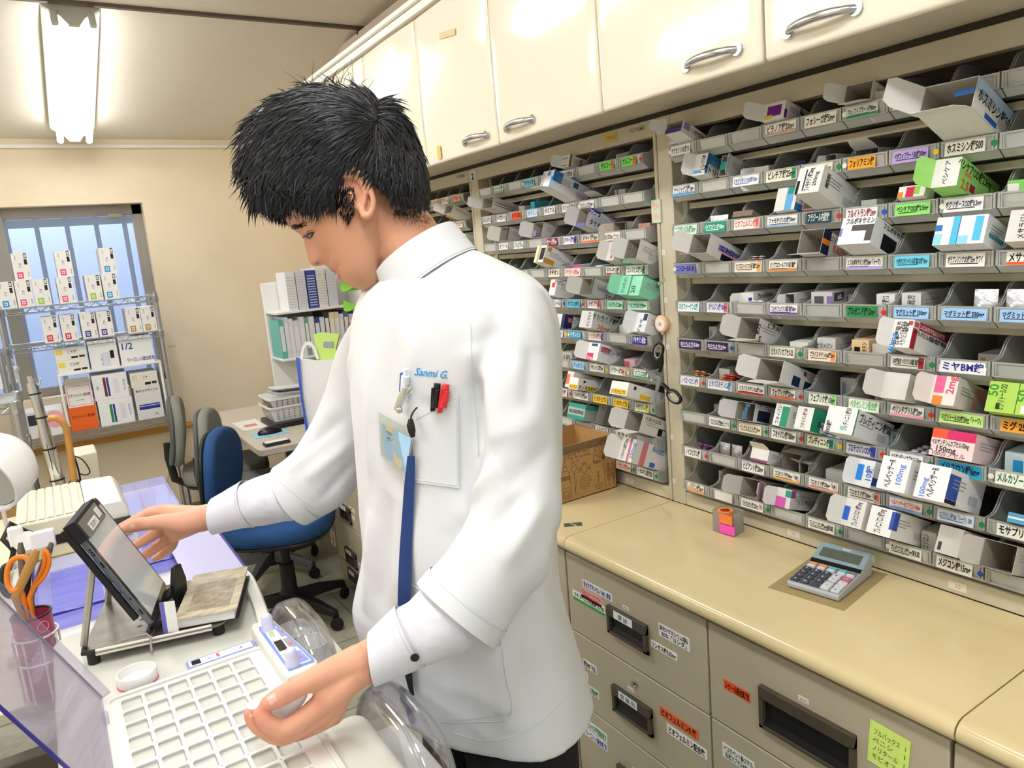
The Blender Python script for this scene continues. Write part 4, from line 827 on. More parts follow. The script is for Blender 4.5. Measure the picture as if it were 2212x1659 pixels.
C(2, 6, 1276, .045, .048, .13, -.012, -.004, 6, 2, 0, 'efeeee', [('F', .0, .0, .6, .4, 'e0406a'), ('F', .25, .8, .8, .95, '3a4a9a'), ('R', .05, .55, .3, .85, 'd85a70'), ('R', .45, .7, .012, 'デザレックス', '333333', 0), ('F', .3, .15, .010, '5mg', 'f6e6ea', 0)], False, 'l', 'white and pink carton')
C(2, 6, 1370, .04, .05, .12, .01, -.01, 4, 0, 0, 'c8a8ac', [('F', .0, .2, .5, .9, 'b85a6a'), ('R', .2, .2, .6, .7, 'c06a78')], False, '', 'dull rose carton')
C(2, 6, 1225, .05, .05, .12, .02, -.01, 4, 0, 0, 'bcbab6', [('F', .5, .7, .016, '1.02', '2a2a2a', 0)], False, '', 'grey carton')
C(2, 7, 1222, .03, .05, .12, .0, -.01, 4, 0, 0, 'e0dcd8', [('F', .0, .2, .5, .8, 'e8785a')], False, '', 'white and orange carton')
C(2, 7, 1244, .06, .034, .16, -.04, -.006, 30, 0, 0, 'f0efea', [('F', .1, .05, .95, .42, 'f2c832'), ('F', .5, .22, .010, 'デノタス', '1a1a1a', 0), ('R', .2, .05, .7, .42, 'f2c832'), ('R', .45, .22, .011, 'デノタスチュアブル配合錠', '1a1a1a', 0), ('R', .12, .65, .17, .85, '333333')], False, '', 'flat white and yellow carton', True)
C(2, 7, 1325, .06, .034, .17, -.08, -.028, 30, 0, 0, 'f2f1ee', [('F', .1, .05, .95, .42, 'f2c832'), ('F', .5, .22, .010, 'デノタスチュアブル', '1a1a1a', 0), ('R', .28, .05, .5, .42, 'f2c832'), ('T', 0, 0, .3, 1, 'f0c830'), ('R', .12, .6, .17, .85, '333333')], False, '', 'flat white and yellow carton jutting out', True)
C(2, 8, 1240, .09, .05, .14, .0, -.01, 2, 0, 0, 'a8b4b0', [('R', 0, .7, 1, 1, '2f9a86'), ('F', 0, .75, 1, 1, '2f9a86'), ('F', 0, 0, 1, .25, '2f9a86'), ('F', .5, .5, .011, 'NICARDIPINE', '333f3c', 0)], False, '', 'grey and teal carton')
C(2, 8, 1300, .05, .05, .1, .0, -.008, 6, 0, 0, '8a8c8a', [], True, 'r', 'dark grey open carton')
C(2, 8, 1326, .03, .056, .1, -.02, -.03, 4, 0, 0, 'd8dcdc', [('F', .2, .1, .3, .9, '3a8a8a'), ('F', .6, .1, .7, .9, '6a7a7a')], False, '', 'white carton with teal text')
C(2, 8, 1392, .056, .052, .13, -.03, -.02, 12, 2, 0, 'dcdad4', [('R', .5, .1, .9, .5, '1a1a1a'), ('R', .3, .8, .010, 'ドネペジル', '333333', 0)], True, 'lb', 'open white carton with black panel')
C(2, 9, 1385, .05, .06, .13, -.08, -.004, 14, 2, 0, 'e0dedb', [('F', .6, .0, .75, 1, 'd06a7a'), ('F', .3, .5, .011, 'トラネキサム酸錠250mg', '333333', 90), ('F', .9, .5, .012, '250mg', '3a80c8', 90), ('R', .2, .0, .35, 1, 'd87a88'), ('R', .65, .75, .013, '250mg', '3a80c8', 180), ('R', .5, .05, .65, .25, '3a70c0')], False, 'l', 'white carton with pink stripe pulled out', True)
C(1, 1, 990, .05, .03, .12, -.05, .0135, 12, 0, 0, 'd9d4c8', [], True, 'l', 'white open carton')
C(1, 1, 972, .04, .02, .1, -.03, .0135, 20, 0, 0, 'b08a62', [], False, '', 'brown carton')
C(1, 0, 985, .05, .04, .12, .02, -.01, 4, 0, 0, 'c9b8a8', [], False, '', 'dull beige carton')
C(1, 2, 993, .05, .04, .12, .0, -.01, 4, 0, 0, 'c4d2ca', [], False, '', 'pale green carton')
# quiet cartons deep inside the bins that show nothing else
rq = random.Random(5)
for k in (3, 2):
    for r in range(10):
        for c in range(9):
            if k == 2 and (c < 4 and r > 3 or r < 2 and c < 3): continue
            if USED.get((k, r, c)) or rq.random() < .38: continue
            X = XB + .085; Y = SEC[k][2] - BW * (c + .5) + rq.uniform(-.012, .012)
            kx = CAM_R @ np.array([X, Y, ROW0 - PITCH * r - CAM_H])
            C(k, r, 1106 + FPX * kx[0] / kx[2], rq.uniform(.03, .05), rq.uniform(.03, .052), .08, .085, -.0212, rq.uniform(-6, 6), 0, 0, rq.choice(['c9c7c1', 'd6d4ce', 'b9bbb4', 'd0cdd0', 'c6d0cc', 'd8cfc8']), [('F', .1, .2, .3, .8, rq.choice(['8a9ab8', 'b08a8a', '8aa89a', 'a89ab8', 'c0a070']))], False, '', rq.choice(['dim grey carton', 'pale carton', 'shaded white carton']) + ' at the back')
# ------------------------------------------------------------------ blister packs lying in the bins
FOIL = mat('blister_foil', 'c9cacc', .25, metal=.85, var=.06)
def blister_mesh(cap, foil, nx=2, ny=5, w=.036, d=.09):
    m = MB(); m.box((-w / 2, 0, -.0006), (w / 2, d, 0), foil)
    for i in range(nx):
        for j in range(ny):
            x = (i + .5) / nx * w - w / 2; y = (j + .5) / ny * d
            r = min(w / nx, d / ny) * .38
            m.lathe([(r, 0), (r * .92, .0025), (r * .6, .0038), (.0004, .0042)], 10, cap, Tm((x, y, 0)), cap=False)
    return m.mesh('blister_pack', smooth=50)
def blisters(k, r, px, cap, foilc, n, y=.01, z=-.016, word='silver', tilt=6, metal=1):
    me = blister_mesh(mat('pill_' + cap, cap, .22, var=.03), mat('foil_' + foilc, foilc, .28, metal=.7 * metal, var=.05))
    Y = yfrompx(px, XB + y, ROW0 - PITCH * r + z)
    c = max(0, min(8, int((SEC[k][2] - Y) / BW)))
    lean = y <= .012; y = -.003 if lean else .0215; fit = place((k, r, c), SEC[k][2] - BW * (c + .5) - Y, .040, y, y + .09, least=.96)
    if fit is None: return
    Y = SEC[k][2] - BW * (c + .5) - fit[0]; p_ = math.asin(.036 / .086) if lean else 0; z = .0152 if lean else -.0205
    for i in range(n):
        o = bpy.data.objects.new('blister_pack', me); COL.objects.link(o)
        o.matrix_world = Matrix.Translation((XB, Y, ROW0 - PITCH * r)) @ BINB @ Tm((0, y + rq.uniform(0, .004), z), (-math.degrees(p_), 0, 0)) @ Tm((0, 0, .0048 * i), (0, 0, rq.uniform(-1.4, 1.4)))
        tag(o, '%s blister pack, %s up, %s bin of %s row, %s' % (word, ['lowest', 'second', 'third', 'fourth', 'fifth', 'sixth'][i], CORD[c], ORD[r], SECN[k]) if n > 1 else '%s blister pack in the %s bin of the %s row, %s' % (word, CORD[c], ORD[r], SECN[k]), 'blister pack', 'blister packs in the ' + SECN[k])
blisters(3, 0, 2148, 'e08050', '7a8a3a', 5, .03, -.006, 'green and orange', 4, 0)
blisters(3, 0, 1700, 'f2f2f0', 'd0d0cc', 1, .0, .0125, 'white', 2)
blisters(3, 1, 1468, 'dfe3e3', 'c2c8c8', 2, .01, .006, 'clear and silver', 12)
blisters(3, 5, 1500, '2c3358', '22263a', 5, .0, -.006, 'navy', 10)
blisters(3, 5, 1560, '1c1c2c', '20222c', 3, .03, -.004, 'black', 10)
blisters(3, 5, 2140, 'f4f4f4', '3a3a62', 3, .0, -.006, 'white and indigo', 8)
blisters(3, 6, 1520, 'd8a070', 'b07848', 3, .0, .0, 'copper coloured', 6)
blisters(3, 6, 1577, 'd8452a', 'b8301c', 3, .0, -.006, 'bright red', 10)
blisters(3, 6, 1718, 'eeeeee', '2a2226', 3, -.01, -.002, 'silver and black', 4)
blisters(3, 6, 1800, 'c9d2c4', '4a6a50', 4, -.01, -.006, 'green', 8)
blisters(3, 6, 2125, 'eef0e6', 'd0d6b8', 2, -.006, .002, 'white', 6)
blisters(3, 7, 1930, 'e8eaf0', '1c2236', 4, .02, -.012, 'white and navy', 30)
blisters(3, 7, 1750, 'bcd0e8', 'c2cad6', 1, -.004, .004, 'pale blue', 10)
blisters(3, 8, 1530, '8a5a8a', '6a4060', 3, .0, -.004, 'plum', 4)
blisters(3, 8, 1815, 'e0602a', '7a8038', 2, .0, -.006, 'olive and orange', 4, 0)
blisters(3, 8, 2130, 'c8202c', '8a1a24', 4, .01, -.008, 'crimson', 12)
blisters(3, 9, 2150, 'd0d2d6', 'aeb2b8', 2, -.01, -.0, 'silver', 14)
blisters(3, 9, 2208, 'b86a3a', '6a3a2a', 4, -.01, .002, 'bronze', 6)
blisters(3, 4, 1590, 'f0e8e6', 'c8a8a8', 1, .0, .004, 'pale pink', 4)
blisters(3, 3, 1640, 'd6d0d0', '8a7470', 2, .0, .0, 'brown and silver', 4)
blisters(2, 8, 1275, '2f9a6a', 'e8e8e0', 2, .0, -.006, 'green and white', 6)
blisters(3, 5, 1835, 'd2c2bc', 'a88a86', 1, -.006, .006, 'pinkish', 8)
# foil sachets and paper
def sachet(k, r, px, y, z, w, h, colr, word, txt=''):
    Y = yfrompx(px, XB + y, ROW0 - PITCH * r + z)
    m = MB(); N = 6; M_ = mat('foil_' + colr, colr, .3, metal=.6, bump=.8, bscale=70)
    vs = []; fs = []
    for s in (0, 1):
        for j in range(N + 1):
            for i in range(N + 1):
                u, v = i / N, j / N; b = .005 * (1 - (2 * u - 1) ** 2) * (1 - (2 * v - 1) ** 2) + .0003
                vs.append(((u - .5) * w, (b if s else -b), v * h))
    q = (N + 1) ** 2
    for j in range(N):
        for i in range(N):
            a = j * (N + 1) + i; fs.append((a, a + 1, a + N + 2, a + N + 1)); fs.append((a + q + N + 1, a + q + N + 2, a + q + 1, a + q))
    m.add(vs, fs, M_)
    if txt: m.text(txt, .008, ink('4a50b0'), frame((0, -.0058, h * .45), (1, 0, 0), (0, 0, 1)), width=w * .8)
    c = max(0, min(8, int((SEC[k][2] - Y) / BW))); y = max(y, .024)
    fit = place((k, r, c), SEC[k][2] - BW * (c + .5) - Y, w + .004, y - .006, y + .016, least=.8)
    if fit is None: return
    Y = SEC[k][2] - BW * (c + .5) - fit[0]
    key = ('s', k, r, c); n = USED.get(key, 0); USED[key] = n + 1
    tag(m.build('foil_sachet', smooth=60, T=Matrix.Translation((XB, Y, ROW0 - PITCH * r)) @ BINB @ Tm((0, y, -.0205), (-6, 0, 0))),
        '%s foil sachet%s in %s bin of %s row, %s' % (word, ['', ' (middle one)', ' (right one)'][n], CORD[c], ORD[r], SECN[k]), 'sachet', 'foil sachets')
for px in (2148, 2182, 2206): sachet(3, 4, px, .01, -.02, .036, .058, 'd2d4da', 'silver', 'Mg 330')
for px in (1555, 1590): sachet(3, 8, px, .03, -.02, .03, .05, 'bfc0c0', 'pale silver')
sachet(3, 8, 2140, .03, -.018, .045, .06, 'b8b4b2', 'dull silver'); sachet(3, 8, 2175, .035, -.018, .04, .05, 'c8c4c2', 'bright silver')
sachet(2, 5, 1345, .0, -.012, .06, .052, 'dfe2dc', 'white plastic')
sachet(3, 2, 1545, .02, -.015, .05, .045, 'b9c4c0', 'clear')
# ================================================================== the pharmacist
from mathutils.bvhtree import BVHTree
RT, DN, FW = Vector(CAM_R[0]), Vector(CAM_R[1]), Vector(CAM_R[2])
EYE = Vector((0, 0, CAM_H))
def catmull(P, n):
    P = [np.array(p, float) for p in P]; out = []
    Q = [2 * P[0] - P[1]] + P + [2 * P[-1] - P[-2]]
    for i in range(len(P) - 1):
        a, b, c, d = Q[i:i + 4]
        for k in range(n):
            t = k / n
            out.append(.5 * ((2 * b) + (c - a) * t + (2 * a - 5 * b + 4 * c - d) * t * t + (3 * b - a - 3 * c + d) * t ** 3))
    out.append(P[-1]); return out
def sphere(mb, c, r, m=None, n=14):
    prof = [(max(1e-4, r * math.sin(math.pi * k / (n // 2 + 1))), -r * math.cos(math.pi * k / (n // 2 + 1))) for k in range(n // 2 + 2)]
    mb.lathe(prof, n, m, Matrix.Translation(c))
def limb(mb, pts, m=None, n=14, sub=4, flat=1, up=None):     # (x, y, z, r) chain with round ends
    S = catmull(pts, sub)
    P = [Vector(s[:3]) for s in S]; r = [float(s[3]) for s in S]
    mb.tube(P, r, n, m, flat=flat, up=up)
    sphere(mb, P[0], r[0] * .98, m); sphere(mb, P[-1], r[-1] * .98, m)
def plimb(mb, pts, **k):                                     # (px, py, depth, r)
    limb(mb, [(*at(a, b, d), r) for a, b, d, r in pts], **k)
def ringloft(mb, spec, m=None, n=40, sub=4, power=2.0):      # (px, py, depth, half width px, half depth m): oval sections square to the axis
    S = catmull(spec, sub); C = [at(s[0], s[1], s[2]) for s in S]; rings = []
    for i, s in enumerate(S):
        t = (C[min(i + 1, len(C) - 1)] - C[max(i - 1, 0)]).normalized()
        v = (C[i] - EYE).normalized(); n1 = t.cross(v).normalized(); n2 = n1.cross(t)
        a = s[3] * s[2] / FPX; b = s[4]; q = []
        for k in range(n):
            an = 2 * math.pi * k / n; c_, s_ = math.cos(an), math.sin(an)
            q.append(C[i] + n1 * (a * math.copysign(abs(c_) ** (2 / power), c_)) + n2 * (b * math.copysign(abs(s_) ** (2 / power), s_)))
        rings.append(q)
    mb.loft(rings, m); return C
def fuse(mb, voxel, it=4, keep=.5):
    me = mb.mesh('fuse'); o = bpy.data.objects.new('fuse', me); COL.objects.link(o)
    rm = o.modifiers.new('r', 'REMESH'); rm.mode = 'VOXEL'; rm.voxel_size = voxel
    dg = bpy.context.evaluated_depsgraph_get()
    ev = o.evaluated_get(dg).to_mesh()
    nv = len(ev.vertices); V = np.empty(nv * 3); ev.vertices.foreach_get('co', V); V = V.reshape(-1, 3)
    E = np.empty(len(ev.edges) * 2, int); ev.edges.foreach_get('vertices', E); E = E.reshape(-1, 2)
    F = [tuple(p.vertices) for p in ev.polygons]
    o.evaluated_get(dg).to_mesh_clear(); bpy.data.objects.remove(o)
    V = relax(V, E, it, keep)
    return V, E, F
def relax(V, E, it, keep=.5, wt=None):
    nv = len(V); i0 = np.concatenate([E[:, 0], E[:, 1]]); i1 = np.concatenate([E[:, 1], E[:, 0]])
    deg = np.maximum(np.bincount(i0, minlength=nv), 1)[:, None]
    for _ in range(it):
        A = np.stack([np.bincount(i0, V[i1, k], nv) for k in range(3)], 1) / deg
        k_ = keep if wt is None else 1 - (1 - keep) * wt[:, None]
        V = V * k_ + A * (1 - k_)
    return V
def vnormals(V, F):
    Fa = np.array([f[:4] if len(f) > 3 else (*f, f[2]) for f in F]); n = np.cross(V[Fa[:, 2]] - V[Fa[:, 0]], V[Fa[:, 3]] - V[Fa[:, 1]])
    N = np.zeros_like(V)
    for k in range(4):
        for c in range(3): N[:, c] += np.bincount(Fa[:, k], n[:, c], len(V))
    return N / np.maximum(np.linalg.norm(N, axis=1), 1e-9)[:, None]
def finish(name, V, F, m, parent=None, col=None):
    me = bpy.data.meshes.new(name); me.from_pydata(V.tolist(), [], F); me.materials.append(m)
    me.polygons.foreach_set('use_smooth', [True] * len(F))
    if col is not None:
        a = me.color_attributes.new('tone', 'FLOAT_COLOR', 'POINT'); a.data.foreach_set('color', np.concatenate([col, np.ones((len(V), 1))], 1).ravel())
    me.update(); o = bpy.data.objects.new(name, me); COL.objects.link(o)
    if parent is not None: o.parent = parent; o.matrix_parent_inverse = parent.matrix_world.inverted()
    return o
# ---- head: local axes u (face forward), v (crown), w (towards the person's left)
HD = 1.10; HO = at(800, 460, HD)
HU = (RT * -.69 + DN * .725).normalized(); HV = (RT * -.725 + DN * -.69).normalized(); HW = (HV.cross(HU)).normalized()
if HW.dot(FW) > 0: HW = -HW
HS = FPX / HD
def huv(px, py): dx, dy = (px - 800) / HS, (py - 460) / HS; return (-.69 * dx + .725 * dy, -.725 * dx - .69 * dy)
def hp(u, v, w): return HO + HU * u + HV * v + HW * w
def hpx(px, py, w): u, v = huv(px, py); return hp(u, v, w)
prof = [huv(*p) for p in [(627, 490), (637, 500), (649, 508), (655, 515), (658, 528), (661.5, 545), (665, 560), (670, 570), (679, 575.5), (688, 572.5), (697, 568), (705, 574), (712, 581.5), (719, 588.5), (727, 591), (732, 589.5), (730, 594), (729, 600), (735, 606), (745, 611), (761, 621), (779, 626.5), (803, 627)]]
pu = [(v, u) for u, v in prof] + [(.09, .091), (.10, .082), (.11, .066), (.12, .042), (.128, .015), (.131, -.005)]
pu.sort(); PV = np.array([a for a, b in pu]); PU = np.array([b for a, b in pu])
def tab(x, T): return float(np.interp(x, [a for a, b in T], [b for a, b in T]))
U0 = [(-.085, .074), (-.07, .091), (-.055, .0965), (-.043, .0985), (-.03, .0965), (-.02, .0955), (-.005, .093), (.015, .092), (.04, .0905), (.055, .0905), (.072, .097), (.09, .091), (.10, .082), (.11, .066), (.12, .042), (.128, .015), (.131, -.005)]
UB = [(-.085, .066), (-.075, .045), (-.06, .018), (-.045, -.002), (-.03, -.02), (-.015, -.045), (0, -.07), (.03, -.088), (.06, -.093), (.09, -.085), (.11, -.065), (.122, -.04), (.131, -.01)]
WW = [(-.085, .010), (-.078, .026), (-.065, .036), (-.05, .044), (-.03, .052), (0, .063), (.03, .068), (.06, .0715), (.09, .068), (.11, .054), (.122, .034), (.131, .004)]
body = MB(); NR, NA = 96, 150; rings = []
for i in range(NR):
    v = -.0845 + (.1305 + .0845) * i / (NR - 1)
    uf, u0, ub, ww = float(np.interp(v, PV, PU)), tab(v, U0), tab(v, UB), tab(v, WW)
    uc = ub + (u0 - ub) * (.38 + .07 * min(1, max(0, (v + .05) / .05))); ring = []
    for k in range(NA):
        a = 2 * math.pi * k / NA; c_, s_ = math.cos(a), math.sin(a)
        w_ = ww * math.copysign(abs(s_) ** .9, s_)
        u = uc + ((u0 - uc) * abs(c_) ** .78 if c_ > 0 else -(uc - ub) * abs(c_) ** .9)
        if c_ > 0:
            g = lambda x, s: math.exp(-(x / s) ** 2)
            if -.014 < v < .068:                       # nose, widening to the wings
                sg = .0085 + .0085 * g(v - .006, .016); u += (uf - u0) * g(w_, sg)
                u += .006 * g(abs(w_) - .0125, .006) * g(v - .004, .009)
            else: u += (uf - u0) * g(w_, .021 if v < -.01 else .05)
            u -= .0095 * g(abs(w_) - .031, .015) * g(v - .052, .011)     # eye sockets
            u += .0060 * g(abs(w_) - .031, .012) * g(v - .044, .0075)    # closed-down lids
            u += .0035 * g(abs(w_) - .036, .018) * g(v - .020, .018)     # cheek
            u -= .0035 * g(abs(w_) - .027, .006) * g(v + .027, .006)     # corners of the mouth
        ring.append(hp(u, v, w_))
    rings.append(ring)
body.loft(rings)
# ear (person's left one)
ew = .066
EO = [(766, 410), (771, 401), (781, 397), (793, 400), (806, 410), (816, 425), (823, 443), (828, 462), (826, 480), (817, 492), (808, 490), (804, 478)]
limb(body, [(*hpx(x, y, ew + .008 + .005 * math.sin(i / 11 * math.pi)), .0042 if i < 9 else .0052) for i, (x, y) in enumerate(EO)], n=10, sub=3)
limb(body, [(*hpx(x, y, ew + .008), .0036) for x, y in [(778, 412), (792, 414), (804, 428), (810, 448), (808, 466)]], n=8, sub=3)
body.loft([[hpx(797 + (x - 797) * .98, 446 + (y - 446) * .98, ew + q) for x, y in EO] for q in (-.006, .0045)])
limb(body, [(*hpx(781, 448, ew + .004), .006), (*hpx(786, 462, ew + .004), .0055), (*hpx(797, 474, ew + .003), .005)], n=8)
# neck, trunk, legs (under the clothes)
NC0, NC1 = at(938, 600, 1.10), at(897, 540, 1.10)
limb(body, [(*hp(-.02, .02, 0), .045), (*at(868, 500, 1.10), .049), (*at(893, 545, 1.10), .054), (*at(940, 610, 1.10), .062), (*at(962, 690, 1.10), .08)], n=24)
CX, CY = .505, .98
body.loft([[(CX + b * math.cos(2 * math.pi * k / 32), CY + a * math.sin(2 * math.pi * k / 32), z) for k in range(32)] for z, a, b in [(.86, .15, .10), (.95, .15, .10), (1.05, .13, .095), (1.2, .15, .1), (1.32, .15, .1), (1.38, .10, .075), (1.42, .06, .05)]])
for sy in (-.085, .085):
    limb(body, [(CX + .01, CY + sy, .88, .08), (CX, CY + sy * 1.05, .5, .058), (CX + .015, CY + sy * 1.1, .11, .04)], n=20)
plimb(body, [(1105, 690, .985, .045), (1130, 900, .97, .042), (1118, 1130, .955, .04), (1000, 1310, .925, .036), (900, 1372, .912, .029), (815, 1415, .903, .0235)])
plimb(body, [(830, 720, 1.26, .045), (785, 880, 1.29, .04), (738, 990, 1.31, .04), (620, 1062, 1.325, .034), (530, 1092, 1.328, .027), (462, 1113, 1.33, .0225)])
body.loft([[(CX + .02 + b * math.cos(2 * math.pi * k / 20), CY + a * math.sin(2 * math.pi * k / 20), z) for k in range(20)] for z, a, b in [(1.3, .16, .06), (1.36, .185, .055), (1.39, .16, .05)]])
# ---- left hand (near): palm, thumb and four fingers closing on the paper cup
plimb(body, [(838, 1402, .905, .0235), (800, 1424, .902, .0245), (770, 1445, .895, .0250)], n=18)
for px, py, d, r in [(690, 1524, .868, .0135), (697, 1540, .882, .0135), (708, 1550, .894, .0128), (722, 1545, .905, .0118)]:
    plimb(body, [(786, 1432, .9, .0215), (742, 1482, (d + .89) / 2, .0175), (px, py, d, r)], n=12)
plimb(body, [(778, 1428, .893, .0215), (740, 1443, .884, .0190), (700, 1458, .872, .0158), (664, 1474, .862, .0128), (622, 1496, .852, .0118), (598, 1509, .847, .0112), (576, 1521, .844, .0088)], n=14)
plimb(body, [(716, 1480, .874, .013), (696, 1505, .868, .012)], n=12)                # web of the thumb
plimb(body, [(690, 1524, .868, .0135), (655, 1551, .860, .0118), (618, 1576, .852, .0122), (597, 1571, .848, .0106), (578, 1561, .845, .0104), (567, 1549, .843, .0096), (560, 1541, .842, .0078)], n=14)
plimb(body, [(697, 1540, .882, .0132), (655, 1569, .876, .0115), (612, 1589, .870, .0115), (580, 1583, .868, .0100), (556, 1567, .866, .0094), (545, 1552, .864, .0088), (538, 1541, .862, .0070)], n=14)
plimb(body, [(708, 1550, .894, .0126), (670, 1572, .890, .0106), (636, 1584, .886, .0102), (608, 1577, .884, .0090), (590, 1565, .882, .0074)], n=12)
plimb(body, [(722, 1546, .905, .0116), (692, 1562, .902, .0096), (668, 1568, .899, .0090), (645, 1562, .897, .0078), (632, 1553, .896, .0064)], n=12)
# ---- right hand (far), reaching to the tablet
plimb(body, [(478, 1108, 1.33, .0225), (452, 1116, 1.33, .0235), (430, 1121, 1.33, .0245)], n=18)
for px, py, d, r in [(352, 1106, 1.335, .0150), (352, 1122, 1.355, .0150), (360, 1142, 1.372, .0140), (372, 1158, 1.388, .0130)]:
    plimb(body, [(440, 1118, 1.33, .0215), (395, (1118 + py) / 2 + 2, (d + 1.33) / 2, .020), (px, py, d, r)], n=12)
plimb(body, [(430, 1122, 1.322, .0210), (395, 1130, 1.308, .0200), (350, 1127, 1.297, .0140), (318, 1131, 1.292, .0122), (304, 1132, 1.29, .0126), (282, 1138, 1.288, .0112), (268, 1142, 1.287, .0086)], n=14)
plimb(body, [(352, 1106, 1.335, .0140), (325, 1108, 1.335, .0112), (303, 1119, 1.332, .0108), (283, 1129, 1.328, .0094), (262, 1137, 1.324, .0070)], n=12)
plimb(body, [(354, 1124, 1.355, .0140), (340, 1148, 1.358, .0110), (322, 1161, 1.362, .0108), (300, 1174, 1.368, .0092), (282, 1184, 1.373, .0070)], n=12)
plimb(body, [(362, 1146, 1.372, .0132), (356, 1168, 1.38, .0106), (338, 1182, 1.386, .0104), (318, 1196, 1.392, .0090), (300, 1206, 1.398, .0070)], n=12)
plimb(body, [(374, 1160, 1.388, .0120), (372, 1178, 1.40, .0094), (360, 1190, 1.408, .0090), (345, 1201, 1.415, .0078), (332, 1208, 1.42, .0062)], n=12)
V, E, F = fuse(body, .0021, 1)
V = relax(V, E, 4, .5, np.clip((1.34 - V[:, 2]) / .03, .05, 1))
# skin tones: lips, knuckles, stubble, ear, moles; shade painted into ear canal and nostril
SK = np.tile(np.array(lin('dca285')), (len(V), 1))
def dab(P, r, colr, k=1.0):
    d = np.linalg.norm(V - np.array(P), axis=1); f = np.clip(k * np.exp(-(d / r) ** 2), 0, 1)[:, None]
    SK[:] = SK * (1 - f) + np.array(lin(colr)) * f
near = V[:, 2] > 1.33
SK[near] = np.array(lin('cf9878'))
for w_ in (0, .01, .02, -.01, -.02):
    dab(hpx(722, 588, w_), .0048, 'b06a64', .8); dab(hpx(731, 600, w_ * .9), .0062, 'b4545e', .95)
dab(hpx(737, 590, .021), .0022, '7a4a40', .7)
for x, y in [(850, 585), (835, 600), (812, 612), (870, 600), (790, 612), (856, 560)]: dab(hpx(x, y, .03), .018, 'a98466', .55)
for x, y, w_ in [(758, 487, .065), (737, 497, .066), (779, 569, .05)]: dab(hpx(x, y, w_), .0018, '5a3a2e', .9)
dab(hpx(790, 448, .066), .0055, '7a4238', .85); dab(hpx(786, 422, .07), .006, 'c07a66', .7); dab(hpx(800, 440, .078), .02, 'd8937c', .5)
dab(hpx(690, 570, .009), .0034, '4a2a22', .9); dab(hpx(672, 566, 0), .012, 'cd8a70', .5)
for a in [(576, 1521, .844), (560, 1541, .842), (538, 1541, .862), (560, 1560, .848)]: dab(at(*a), .012, 'e58a78', .6)
for a in [(622, 1494, .842), (618, 1582, .848), (690, 1518, .86)]: dab(at(*a), .009, 'c9806a', .5)
for a in [(268, 1142, 1.287), (262, 1137, 1.32)]: dab(at(*a), .012, 'e0948a', .6)
for a in [(303, 1128, 1.28), (350, 1092, 1.33)]: dab(at(*a), .010, 'd08a78', .45)
SKIN = mat('skin', 'd8a07f', .5, sss=.12, bump=.12, bscale=420, spec=.4)
nt = SKIN.node_tree; av = nt.nodes.new('ShaderNodeVertexColor'); av.layer_name = 'tone'
nt.links.new(av.outputs[0], nt.nodes['Principled BSDF'].inputs['Base Color'])
person = thing('person', 'person in a white short-sleeved tunic over a white shirt, looking down at the tray', 'person', loc=(CX, CY, 0))
bpy.context.view_layer.update()
finish('body', V, F, SKIN, person, SK)
BV = BVHTree.FromPolygons(V.tolist(), F)
# nails
NAIL = mat('nail', 'efb5a6', .25, spec=.6)
def nail(P, along, normal, L_, W2, nm='fingernail'):
    along = Vector(along).normalized(); n_ = Vector(normal); n_ = (n_ - along * n_.dot(along)).normalized(); s_ = along.cross(n_)
    vs = []; fs = []; A, B = 8, 8
    for i in range(A + 1):
        for j in range(B + 1):
            x = (i / A - .5) * 2; y = (j / B - .5) * 2
            k = math.sqrt(max(0, 1 - (abs(x) ** 3) * .55)); q = Vector(P) + along * (x * L_ / 2) + s_ * (y * W2 / 2 * k) + n_ * (-.0022 * y * y - .0006 * x * x)
            vs.append(q)
    for i in range(A):
        for j in range(B): a = i * (B + 1) + j; fs.append((a, a + 1, a + B + 2, a + B + 1))
    o = MB().add(vs, fs, NAIL).build(nm, smooth=60); o.parent = person; o.matrix_parent_inverse = person.matrix_world.inverted()
    s = o.modifiers.new('s', 'SOLIDIFY'); s.thickness = .0008
    return o
def onskin(px, py, off=0.0, tree=None):
    d = ray(px, py).normalized(); h = (tree or BV).ray_cast(EYE, d)
    if h[0] is None: return None, None
    return h[0] - d * off, h[1]
for a, b, L_, W2 in [((584, 1512), (571, 1520), .0155, .0125), ((282, 1138), (268, 1142), .0135, .0115), ((541, 1546), (535, 1541), .007, .007)]:
    p0, n0 = onskin(*a); p1, n1 = onskin(*b)
    if p0 and p1: nail(p0 + n0 * .0002, p1 - p0, n0, L_, W2)
# eye, lashes, brow
DARK = mat('hair_black', '0d0d10', .38, spec=.55)
LASH = MB()
e0, _ = onskin(657, 512); 
def skp(px, py, off=.0008):
    p, n = onskin(px, py); return p + n * off if p else hpx(px, py, .03)
ew_ = MB().loft([[skp(x, y, o_) for x, y in [(659, 511), (665, 507), (672, 504.5), (678, 503), (674, 510), (669, 516), (663, 514)]] for o_ in (-.002, .0009)], mat('eye_wet', '4a4544', .12, spec=.8))
eo = ew_.build('eye', smooth=40); eo.parent = person; eo.matrix_parent_inverse = person.matrix_world.inverted()
LASH.tube([skp(x, y, .0012) for x, y in [(655.5, 513), (660, 508.5), (667, 504.5), (674, 502.5), (681, 500.5)]], [.0006, .0011, .0013, .0011, .0005], 6, DARK)
LASH.tube([skp(x, y, .0010) for x, y in [(676, 505), (673, 511), (670, 516)]], [.0009, .0012, .0004], 6, DARK)
LASH.tube([skp(x, y, .0004) for x, y in [(660, 503), (668, 498.5), (677, 496)]], [.0003, .0006, .0003], 5, mat('lid_crease', '8a5a48', .7))
rh = random.Random(3)
